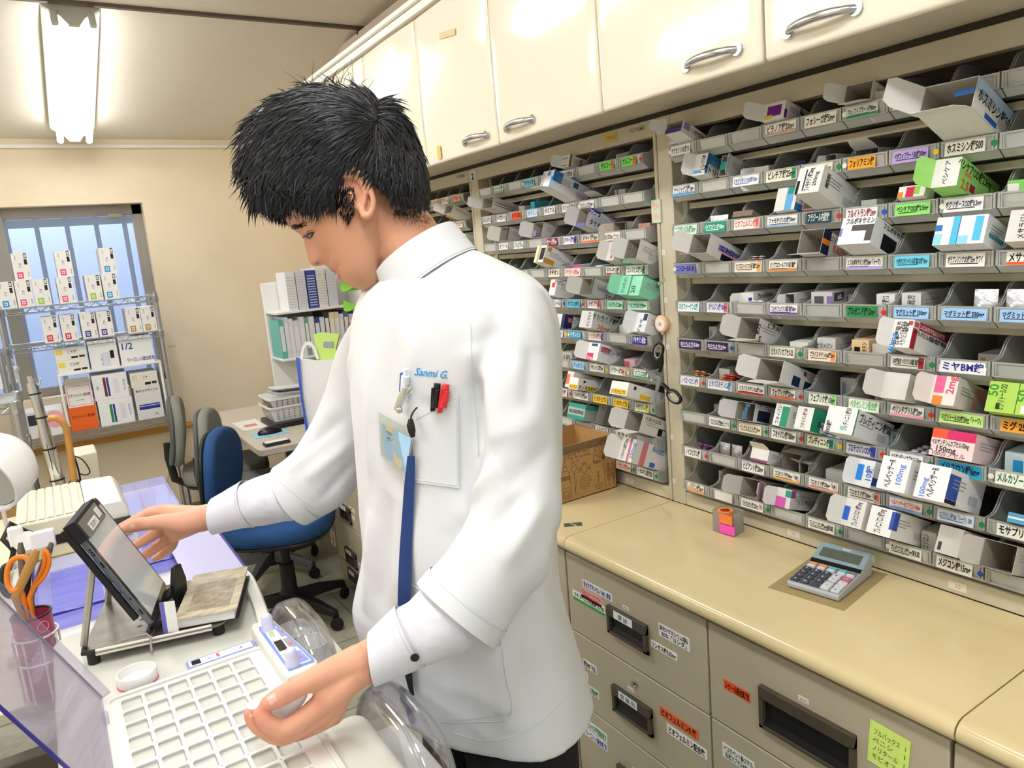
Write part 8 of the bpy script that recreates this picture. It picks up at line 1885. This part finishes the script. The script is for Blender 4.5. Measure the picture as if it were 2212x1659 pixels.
own(MB().tube([at(12, 797, FD), at(23, 793, FD), at(39, 797, FD)], .013, 10, mat('glow_cream', 'e4e4d6', .5)).tube([at(25, 792, FD), at(30, 822, FD)], [.02, .022], 12, mat('glow_cream', 'e4e4d6', .5)).tube([at(25, 820, FD), at(27, 828, FD)], .012, 8, mat('glow_cream', 'e4e4d6', .5)).tube([at(35, 820, FD), at(38, 827, FD)], .012, 8, mat('glow_cream', 'e4e4d6', .5)).build('body', smooth=50), fg)
own(MB().tube([at(23, 790, FD), at(20, 790, FD + .14)], .004, 8, RACK).build('hook'), fg)
wb = MB(); vessel(wb, rr(-.42, -.24, 4.45, 4.62, .03), .934, 1.0, .85, .05, WHT); tag(wb.build('white_tub', smooth=40), 'white tub on the left rack at the photo edge', 'tub')
pap = MB().box((-.6, 4.40, 1.0), (-.215, 4.404, 1.16), ink('e9e9e6')); tag(pap.build('hanging_paper'), 'white sheet hung on the left rack by the window', 'paper')
# chrome cart with a telescoping pole behind the printer, cardboard box in it
wire_rack('chrome wire cart behind the printer', -.42, -.115, 2.78, 3.05, [.70, .97, 1.125], 1.13, z0=0.0)
pole = thing('telescopic_pole', 'shiny telescopic chrome pole standing behind the printer', 'pole', loc=(-.03, 2.66, .78)); bpy.context.view_layer.update()
px_, py_ = -.03, 2.66
PB, PT = atz(138, 1095, .79), aty(66, 812, 2.66)
PB = aty(138, 1092, 2.645); ax_ = (PT - PB); CHR2 = mat('polished_chrome', 'd6d8da', .08, metal=1)
for a, b_, r_ in ((0, .22, .0200), (.22, .45, .0185), (.45, .62, .0160), (.62, .84, .0145), (.84, .95, .0155), (.95, 1.0, .0105)):
    own(MB().tube([PB + ax_ * a, PB + ax_ * b_], r_, 18, CHR2).build('tube_section', smooth=40), pole)
for a, r_ in ((.20, .0212), (.44, .0196), (.68, .0168), (.86, .0166)): own(MB().tube([PB + ax_ * a, PB + ax_ * (a + .012)], r_, 18, BLK).build('ring', smooth=40), pole)
own(MB().tube([PT - ax_ * .08, PT - ax_ * .06 + RT * .02, PT - ax_ * .02 + RT * .028], .003, 8, CHR2).build('hook', smooth=50), pole)
kb2 = thing('kraft_carton', 'brown cardboard carton inside the chrome cart', 'box', loc=(-.2, 2.9, .71)); bpy.context.view_layer.update()
c2 = MB(); x0, x1, y0, y1, z0, z1 = -.385, -.135, 2.80, 3.03, .705, .955
c2.box((x0, y0, z0), (x1, y0 + .004, z1), KRAFT).box((x0, y1 - .004, z0), (x1, y1, z1), KRAFT).box((x0, y0, z0), (x0 + .004, y1, z1), KRAFT).box((x1 - .004, y0, z0), (x1, y1, z1), KRAFT).box((x0, y0, z0), (x1, y1, z0 + .004), KRAFT)
own(c2.build('body'), kb2)
t2 = MB(); t2.text('ナトリウム', .022, ink('2a2018'), frame((-.20, y0 - .0006, .80), (1, 0, 0), (0, 0, 1)), bold=.04, width=.11); own(t2.build('lettering'), kb2)
# umbrella with a wooden crook
um = thing('umbrella', 'folded black umbrella with a wooden crook handle', 'umbrella', loc=aty(166, 1075, 2.77)); bpy.context.view_layer.update()
CROOK = [(92, 945), (90, 925), (96, 910), (108, 903), (122, 903), (135, 911), (143, 925), (148, 950), (155, 1000), (161, 1046)]
own(MB().tube([aty(x, y, 2.77) for x, y in CROOK], .0105, 14, mat('crook_wood', 'c8904e', .35, var=.12, scale=20)).build('handle', smooth=50), um)
ub = aty(161, 1044, 2.77); ue = Vector((ub.x + .03, ub.y, ub.z - .30))
mb = MB(); n_ = 16; rings = []
for q, r_ in ((0, .010), (.04, .022), (.3, .03), (.7, .022), (1, .006)):
    c = ub * (1 - q) + ue * q; rings.append([(c.x + r_ * (1 + .25 * (k % 2)) * math.cos(2 * math.pi * k / n_), c.y + r_ * (1 + .25 * (k % 2)) * math.sin(2 * math.pi * k / n_), c.z + (.012 if k % 2 and q == 0 else 0)) for k in range(n_)])
mb.loft(rings, mat('umbrella_black', '141416', .8)); own(mb.build('canopy', smooth=30), um)
for k in range(4): own(MB().tube([aty(152 + 7 * k, 1046 + 2 * k, 2.74), aty(151 + 7 * k, 1060, 2.74)], .003, 6, mat('crook_wood', 'c8904e', .35)).build('rib_tip', smooth=50), um)
# white power box and cables between umbrella and wall
pbx = MB().box((-.0, 2.90, .80), (.085, 3.05, .90), PRN); tag(pbx.build('power_supply', bevel=.006), 'cream power box behind the umbrella handle', 'box')
own(MB().box((.02, 2.93, 0), (.06, 2.98, .80), mat('table_leg', 'a7a292', .5)).build('stem'), bpy.data.objects['power_supply'])
def cable(label, pts, r, m, n=10): tag(MB().tube([Vector(p) for p in catmull(pts, n)], r, 7, m).build('cable', smooth=60), label, 'cable')
cable('black cable looping behind the umbrella', [tuple(aty(x, y, 2.84)) for x, y in [(156, 975), (168, 1010), (176, 1050), (182, 1078)]], .003, BLK)
cable('thin black cable bulging right of the umbrella', [tuple(aty(x, y, 2.85)) for x, y in [(162, 985), (180, 995), (194, 1018), (185, 1026), (168, 1022)]], .002, BLK)
cable('cream cable hanging on the wall beside the grey chair', [(.62, 4.877, .30), tuple(aty(372, 1005, 4.88)), tuple(aty(362, 1030, 4.88)), tuple(aty(350, 1065, 4.86)), tuple(aty(341, 1090, 4.82))], .004, mat('cream_cable', 'ddd2b4', .5))

# ================================================================== desk corner
DESK = mat('desk_laminate', 'c9bfae', .4, var=.04, scale=5)
dk_ = thing('desk', 'beige office desk in the far corner beyond the chairs', 'desk', loc=(1.1, 3.75, 0)); bpy.context.view_layer.update()
own(MB().prism(rr(.70, 1.52, 3.25, 4.40, .03), .668, .70, 2, DESK).build('top', smooth=30, bevel=.004), dk_)
own(MB().box((1.44, 3.3, 0), (1.47, 4.36, .668), mat('desk_panel', '9a9384', .5)).build('back_panel'), dk_)
for y in (3.29, 4.34): own(MB().box((1.08, y - .015, 0), (1.44, y + .015, .668), mat('desk_panel', '9a9384', .5)).build('side_panel'), dk_)
WB = mat('white_basket', 'ecece8', .4)
def basket(label, cx, cy, z0, w_, d_, h_, rot=0):
    t = thing('plastic_basket', label, 'basket', loc=(cx, cy, z0)); bpy.context.view_layer.update()
    T = Tm((cx, cy, z0), (0, 0, rot))
    mb = MB(); mb.T = T; P = rr(-w_ / 2, w_ / 2, -d_ / 2, d_ / 2, .02); S_ = lambda k, z: [(x * k, y * k, z) for x, y in P]
    mb.loft([S_(.86, 0), S_(1, h_), S_(1.05, h_), S_(1.05, h_ - .008), S_(1.01, h_ - .008), S_(.98, h_ - .002), S_(.84, .003)], WB); own(mb.build('body', smooth=30), t)
    hl = MB(); hl.T = T; HM = mat('basket_hole', '8f8d86', .8)
    for i in range(9):
        for j in range(4):
            z = h_ * (.2 + .17 * j); k = .86 + .14 * z / h_
            x = (i / 8 - .5) * w_ * .75; hl.cbox((x, -d_ / 2 * k - .0006, z), (.006, .002, .006), HM)
        for j in range(4):
            z = h_ * (.2 + .17 * j); k = .86 + .14 * z / h_; hl.cbox((-w_ / 2 * k - .0006, (i / 8 - .5) * d_ * .75, z), (.002, .006, .006), HM)
    own(hl.build('perforation'), t); return t
bz = .7005
p1 = atz(598, 925, .70)
lap = thing('laptop', 'black laptop under the white baskets on the desk', 'laptop', loc=(p1.x, p1.y, .70)); bpy.context.view_layer.update()
own(MB().box((.86, 3.62, .7005), (1.20, 3.86, .718), plas('1d1e21')).build('base', bevel=.004), lap); own(MB().box((.86, 3.62, .7185), (1.20, 3.86, .726), plas('2a2b2f')).build('lid', bevel=.003), lap)
basket('white perforated basket on the black laptop', 1.01, 3.76, .7265, .29, .22, .075)
basket('white basket nested on top of another on the laptop', 1.01, 3.765, .793, .28, .215, .05)
bgp = MB()
bgp.cbox((.0, .0, .0), (.22, .14, .012), ink('b9bcc0')).cbox((.02, .01, .013), (.2, .12, .01), ink('8f9296')).cbox((-.02, -.01, .024), (.19, .11, .008), ink('d8dade'))
tag(bgp.build('document_pouch', T=Tm((1.02, 3.765, .851), (0, 4, 8)), bevel=.003), 'grey document pouches lying in the upper white basket', 'documents')
for k in range(2):
    tag(MB().box((.865, 3.70 - .0, .78 + .022 * k), (.867, 3.80, .788 + .022 * k), ink('c0905a')).build('tape_label'), 'brown tape strip on the basket side, %s one' % ('lower' if k == 0 else 'upper'), 'tape')
mp = MB().box((.745, 3.49, .7005), (.90, 3.61, .7025), ink('8fd0ea')); tag(mp.build('mouse_pad'), 'light blue sheet under the black mouse', 'mouse pad')
ms = MB(); rings = []
for q in range(9):
    t = q / 8; x = .055 * (2 * t - 1); r_ = max(.06, math.sin(math.pi * min(1, max(0, .06 + .88 * t)))) ** .5
    rings.append([(.825 + x, 3.55 + .03 * r_ * math.cos(2 * math.pi * k / 20), .7026 + max(0, .034 * r_ * math.sin(2 * math.pi * k / 20))) for k in range(20)])
ms.loft(rings, plas('18181a', .3)); tag(ms.build('computer_mouse', smooth=60), 'black computer mouse on the light blue sheet', 'mouse')
sh_ = MB().box((.74, 3.72, .7005), (.86, 3.98, .702), ink('ece8e2')).box((.77, 3.80, .702), (.83, 3.86, .7024), ink('d88a6a')); tag(sh_.build('paper_sheet'), 'white printed sheet on the desk beside the laptop', 'paper')
ph_ = MB().box((.735, 3.28, .7005), (.845, 3.33, .715), plas('2f3033')).box((.74, 3.284, .715), (.84, 3.326, .717), ink('e4e4e4')); tag(ph_.build('desk_phone', bevel=.003), 'dark handset with papers at the near end of the desk', 'phone')
# white bag with blue edge and folder in it
bg_ = thing('plastic_bag', 'white plastic bag with blue edge standing on the desk', 'bag', loc=(1.12, 3.55, .70)); bpy.context.view_layer.update()
B1, B2, B3, B4 = (640, 775), (728, 785), (745, 940), (668, 950)
def slabpx(pts, d0, d1, m, nm, par, **k):
    mb = MB(); a, b_ = [[Vector((p.x, p.y, max(.7008, p.z))) for p in (at(x, y, d) for x, y in pts)] for d in (d0, d1)]; mb.loft([a, b_], m); return own(mb.build(nm, **k), par)
slabpx([(646, 773), (684, 778), (729, 776), (742, 850), (748, 946), (664, 950), (652, 850)], 3.36, 3.44, mat('white_bag_film', 'e6e6e8', .35, bump=.5, bscale=14), 'body', bg_, smooth=20)
slabpx([(639, 772), (646, 773), (652, 850), (664, 950), (668, 951), (660, 930), (648, 850)], 3.345, 3.445, mat('blue_bag_edge', '2f62e0', .35), 'blue_edge', bg_, smooth=20)
slabpx([(648, 775), (652, 750), (660, 738), (672, 738), (682, 752), (690, 776), (684, 776), (677, 756), (670, 746), (662, 746), (656, 756), (654, 776)], 3.38, 3.385, mat('white_bag_film', 'e6e6e8', .35), 'handle', bg_)
fo2 = MB(); A_ = [at(x, y, 3.39) for x, y in [(676, 722), (692, 718), (733, 721), (726, 750), (726, 785), (690, 784)]]; fo2.loft([A_, [p + FW * .02 for p in A_]], mat('lime_folder', 'c2e474', .4)); 
lo2 = [at(x, y, 3.385) for x, y in [(699, 738), (720, 738), (719, 751), (698, 750)]]; fo2.loft([lo2, [p + FW * .004 for p in lo2]], ink('9aa6b0'))
tag(fo2.build('file_folder'), 'lime green file folder sticking out of the white bag', 'folder')
# shelf with binders over the desk, letter trays, basket tower
bk_ = thing('binder_shelf', 'white shelf of binders standing on the desk behind the bag', 'shelf', loc=(1.3, 3.75, .70)); bpy.context.view_layer.update()
own(MB().box((1.02, 4.10, .7005), (1.50, 4.13, 1.40), WHT).build('back', bevel=.002), bk_)
for z in (.7005, .99, 1.235): own(MB().box((1.02, 3.88, z), (1.50, 4.10, z + .012), WHT).build('board', bevel=.002), bk_)
own(MB().box((1.488, 3.88, .7125), (1.50, 4.10, 1.40), WHT).build('side', bevel=.002), bk_)
rb = random.Random(9)
x = 1.028; cols = ['6ab8b0', 'd2dde0', 'e4e8ec', 'd8dee2', 'e2e4e6', '7aa89a', 'e2e6ea', '3a4a8a', 'dfe3e8', '3a3a40', 'e4dcae', 'd8d2c0', 'd8dcdf', '5a6a8a', 'c9ced2']
nmz = ['teal', 'pale blue', 'white', 'light grey', 'off-white', 'sage green', 'whitish', 'navy', 'silver white', 'black', 'yellowish', 'beige', 'pale grey', 'slate blue', 'grey']
for i, (c, nme) in enumerate(zip(cols, nmz)):
    w_ = rb.uniform(.022, .032); h_ = rb.uniform(.19, .22)
    m = MB().box((x, 3.90, 1.0025), (x + w_, 4.09, 1.0025 + h_), plas(c)).box((x + .004, 3.8992, 1.04), (x + w_ - .004, 3.90, 1.0025 + h_ * .85), ink('e6e8ea')); tag(m.build('binder', bevel=.001), '%s binder on the middle board of the binder shelf' % nme, 'binder', 'binders on the shelf')
    x += w_ + .001
x = 1.10; 
for i, (c, nme) in enumerate([('e9e9ec', 'white'), ('d8dae4', 'bluish white'), ('3a4fa8', 'blue'), ('e0e0dc', 'greyish'), ('cfd6e2', 'pale slate')]):
    m = MB().box((x, 3.92, 1.2475), (x + .05, 4.09, 1.2475 + .2), plas(c)); 
    for q in range(12): m.box((x + .004, 3.9192, 1.262 + q * .014), (x + .046, 3.92, 1.267 + q * .014), ink('c8ccd0'))
    tag(m.build('file_box', bevel=.002), '%s file box on the upper board of binder shelf' % nme, 'file box', 'file boxes'); x += .055
def ltray(label, cx, cy, z, c):
    t = thing('letter_tray', label, 'tray', loc=(cx, cy, z)); bpy.context.view_layer.update(); m = plas(c, .3)
    S = []
    for i in range(9):
        u = i / 8; k = .5 - .5 * math.cos(u * math.pi * 2) if 0 else 0
        S.append([(cx - .12 + .04 * (1 - math.sin(math.pi * u)) , cy - .13 + .26 * u, z + .045 * (1 - math.sin(math.pi * u))), (cx + .12, cy - .13 + .26 * u, z + .045)])
    mb = MB().loft([[a, ((a[0] + b_[0]) / 2, a[1], z + .004), b_, (b_[0], b_[1], b_[2] - .003), ((a[0] + b_[0]) / 2, a[1], z), (a[0], a[1], a[2] - .003)] for a, b_ in S], m)
    own(mb.build('body', smooth=40), t); own(MB().box((cx - .02, cy - .03, z + .0045), (cx + .1, cy + .08, z + .008), ink('f0eeea')).build('papers'), t)
    for sy in (-.1, .1): own(MB().tube([(cx + .11, cy + sy, z + .03), (cx + .11, cy + sy, z - .038)], .004, 8, m).build('riser'), t)
def ptx(px, py, y): p = aty(px, py, y); return p.x, p.z
for i, (px, py, c, nme) in enumerate([(770, 612, '8ade3a', 'lime green letter tray, topmost of the stack'), (776, 655, '8ade3a', 'lime green letter tray, second of the stack'), (786, 705, 'e02a5c', 'crimson letter tray, upper of two'), (792, 752, 'e02a5c', 'crimson letter tray, lower of two'), (800, 800, 'e02a5c', 'crimson letter tray at the bottom of the stack')]):
    x, z = ptx(px, py, 3.40); ltray(nme, x + .05, 3.40, z - .03, c)
stp = MB().box((1.495, 3.30, .7005), (1.51, 3.50, 1.37), plas('c9ccd0')); tag(stp.build('tray_support', bevel=.003), 'grey upright support behind the coloured letter trays', 'support')
tw = thing('drawer_tower', 'white plastic drawer tower carrying the perforated basket', 'drawers', loc=(.97, 4.2, .70)); bpy.context.view_layer.update()
a0 = aty(628, 718, 4.2); a1 = aty(694, 715, 4.2)
own(MB().box((a0.x, 4.14, .7005), (a1.x, 4.36, a0.z), WB).build('body', bevel=.006), tw)
for k in range(3): own(MB().box((a0.x + .01, 4.132, .715 + k * .075), (a1.x - .01, 4.1395, .78 + k * .075), mat('pale_drawer', 'dfdfda', .35)).build('drawer', bevel=.004), tw)
cx = (a0.x + a1.x) / 2; basket('white perforated basket on the drawer tower by the wall', cx - .02, 4.26, a0.z + .0005, .22, .2, .085)
wt_ = aty(655, 560, 4.5); wcab = MB().box((wt_.x + .03, 4.42, .0), (min(1.535, wt_.x + .19), 4.7, 1.46), plas('ecebe8')); tag(wcab.build('white_cabinet', bevel=.004), 'tall white cabinet edge behind the nose and chin', 'cabinet')
nts = MB().box((-.04, -.001, -.09), (.04, 0, .09), ink('ecead8')).box((-.035, -.0015, .02), (.03, -.001, .05), ink('c6dc8a')); p = aty(654, 640, 4.885)
for q in range(7): nts.box((-.03, -.0015, -.075 + q * .012), (.025 - .01 * (q % 3), -.001, -.073 + q * .012), ink('a8a8b0'))
tag(nts.build('wall_notice', T=Tm((p.x - .02, 4.897, p.z))), 'paper notice with a green heading on the far wall by the nose', 'notice')
mk = MB().box((-.02, -.0005, -.006), (.02, 0, .006), mat('pencil_mark', 'd8c4a4', .8)); p = aty(372, 748, 4.89); tag(mk.build('wall_mark', T=Tm((p.x, 4.8995, p.z))), 'faint scuff mark on the cream wall right of the rack', 'mark')

# ================================================================== office chairs
GRF = mat('grey_chair_cloth', '85867e', .85, bump=.3, bscale=400, var=.05); BLF = mat('blue_chair_cloth', '1f4a80', .85, bump=.3, bscale=400, var=.06); CHB = mat('chair_black', '1b1c1e', .5, var=.08); CHG = mat('chair_grey_plastic', '5c5e60', .5, var=.06)
def cushion(mb, w_, d_, h_, m, T, e=3.0, bow=0):
    rings = []; N_ = 32
    for z, k in ((0, .90), (.12, .98), (.4, 1.0), (.75, .985), (.93, .93), (1, .82)):
        rr_ = []
        for i in range(N_):
            a = 2 * math.pi * i / N_; c_, s_ = math.cos(a), math.sin(a); x = w_ / 2 * k * math.copysign(abs(c_) ** (2 / e), c_); y = d_ / 2 * k * math.copysign(abs(s_) ** (2 / e), s_)
            rr_.append((x, y, z * h_ + bow * (x / w_) ** 2))
        rings.append(rr_)
    mb.loft(rings, m, T)
def chair(label, x, y, rot, cloth, base, seat_z=.43, back_h=.34, armcoil=False, backc=None):
    t = thing('office_chair', label, 'chair', loc=(x, y, 0), group='swivel chairs'); t.rotation_euler = (0, 0, R(rot)); bpy.context.view_layer.update()
    def part(mb, nm, **k): o = mb.build(nm, **k); o.parent = t; return o
    for i in range(5):
        a = R(72 * i + 20); c, s_ = math.cos(a), math.sin(a)
        part(MB().loft([[(c * r_ - s_ * q * w_, s_ * r_ + c * q * w_, z + v) for q, v in ((-1, 0), (1, 0), (.7, h_), (-.7, h_))] for r_, w_, z, h_ in ((.02, .028, .075, .055), (.14, .024, .075, .04), (.25, .016, .062, .026))], base), 'leg', bevel=.004)
        cs = part(MB().lathe([(.0001, -.011), (.022, -.011), (.027, -.006), (.027, .006), (.022, .011), (.0001, .011)], 18, CHB, Matrix.Translation((c * .245, s_ * .245, .0275)) @ Euler((R(90), 0, a + .5)).to_matrix().to_4x4()).cbox((c * .245, s_ * .245, .052), (.022, .022, .016), CHB), 'caster', smooth=40)
    part(MB().lathe([(.045, .06), (.045, .13), (.032, .14), (.030, .26), (.020, .262), (.020, seat_z - .05)], 22, CHB), 'column', smooth=40)
    part(MB().box((-.10, -.09, seat_z - .055), (.10, .09, seat_z - .018), CHB), 'mechanism', bevel=.008)
    mb = MB(); cushion(mb, .46, .44, .075, cloth, Tm((0, .0, seat_z - .02)), 2.8); part(mb, 'seat', smooth=60)
    mb = MB(); cushion(mb, .45, .43, .022, CHB, Tm((0, 0, seat_z - .032)), 2.8); part(mb, 'seat_shell', smooth=60)
    Tb = Tm((0, .235, seat_z + .26), (96, 0, 0))
    mb = MB(); cushion(mb, .41, back_h, .05, cloth, Tb, 2.6, .10); part(mb, 'backrest', smooth=60)
    mb = MB(); cushion(mb, .40, back_h - .01, .022, backc or CHB, Tb @ Tm((0, 0, -.018)), 2.6, .10); part(mb, 'back_shell', smooth=60)
    part(MB().tube([(0, .04, seat_z - .035), (0, .20, seat_z - .035), (0, .255, seat_z + .0), (0, .268, seat_z + .12), (0, .262, seat_z + .2)], .02, 12, CHB, flat=.5), 'back_bar', smooth=50)
    if armcoil: part(MB().tube([(-.05 + .15 * k / 120, .26 + .018 * math.cos(k * .8), seat_z - .06 + .05 * (k / 120) + .018 * math.sin(k * .8)) for k in range(121)], .005, 6, CHB), 'coiled_bellows', smooth=50)
    return t
chair('blue office chair behind the reaching arm, black star base', .69, 3.02, 62, BLF, CHB, armcoil=True)
chair('grey office chair next to the blue one, mostly hidden', .75, 3.57, 70, GRF, CHG, backc=CHG)
chair('grey office chair nearest the window wall, in profile', .70, 4.10, 80, GRF, CHB, .43, .36, backc=CHG)
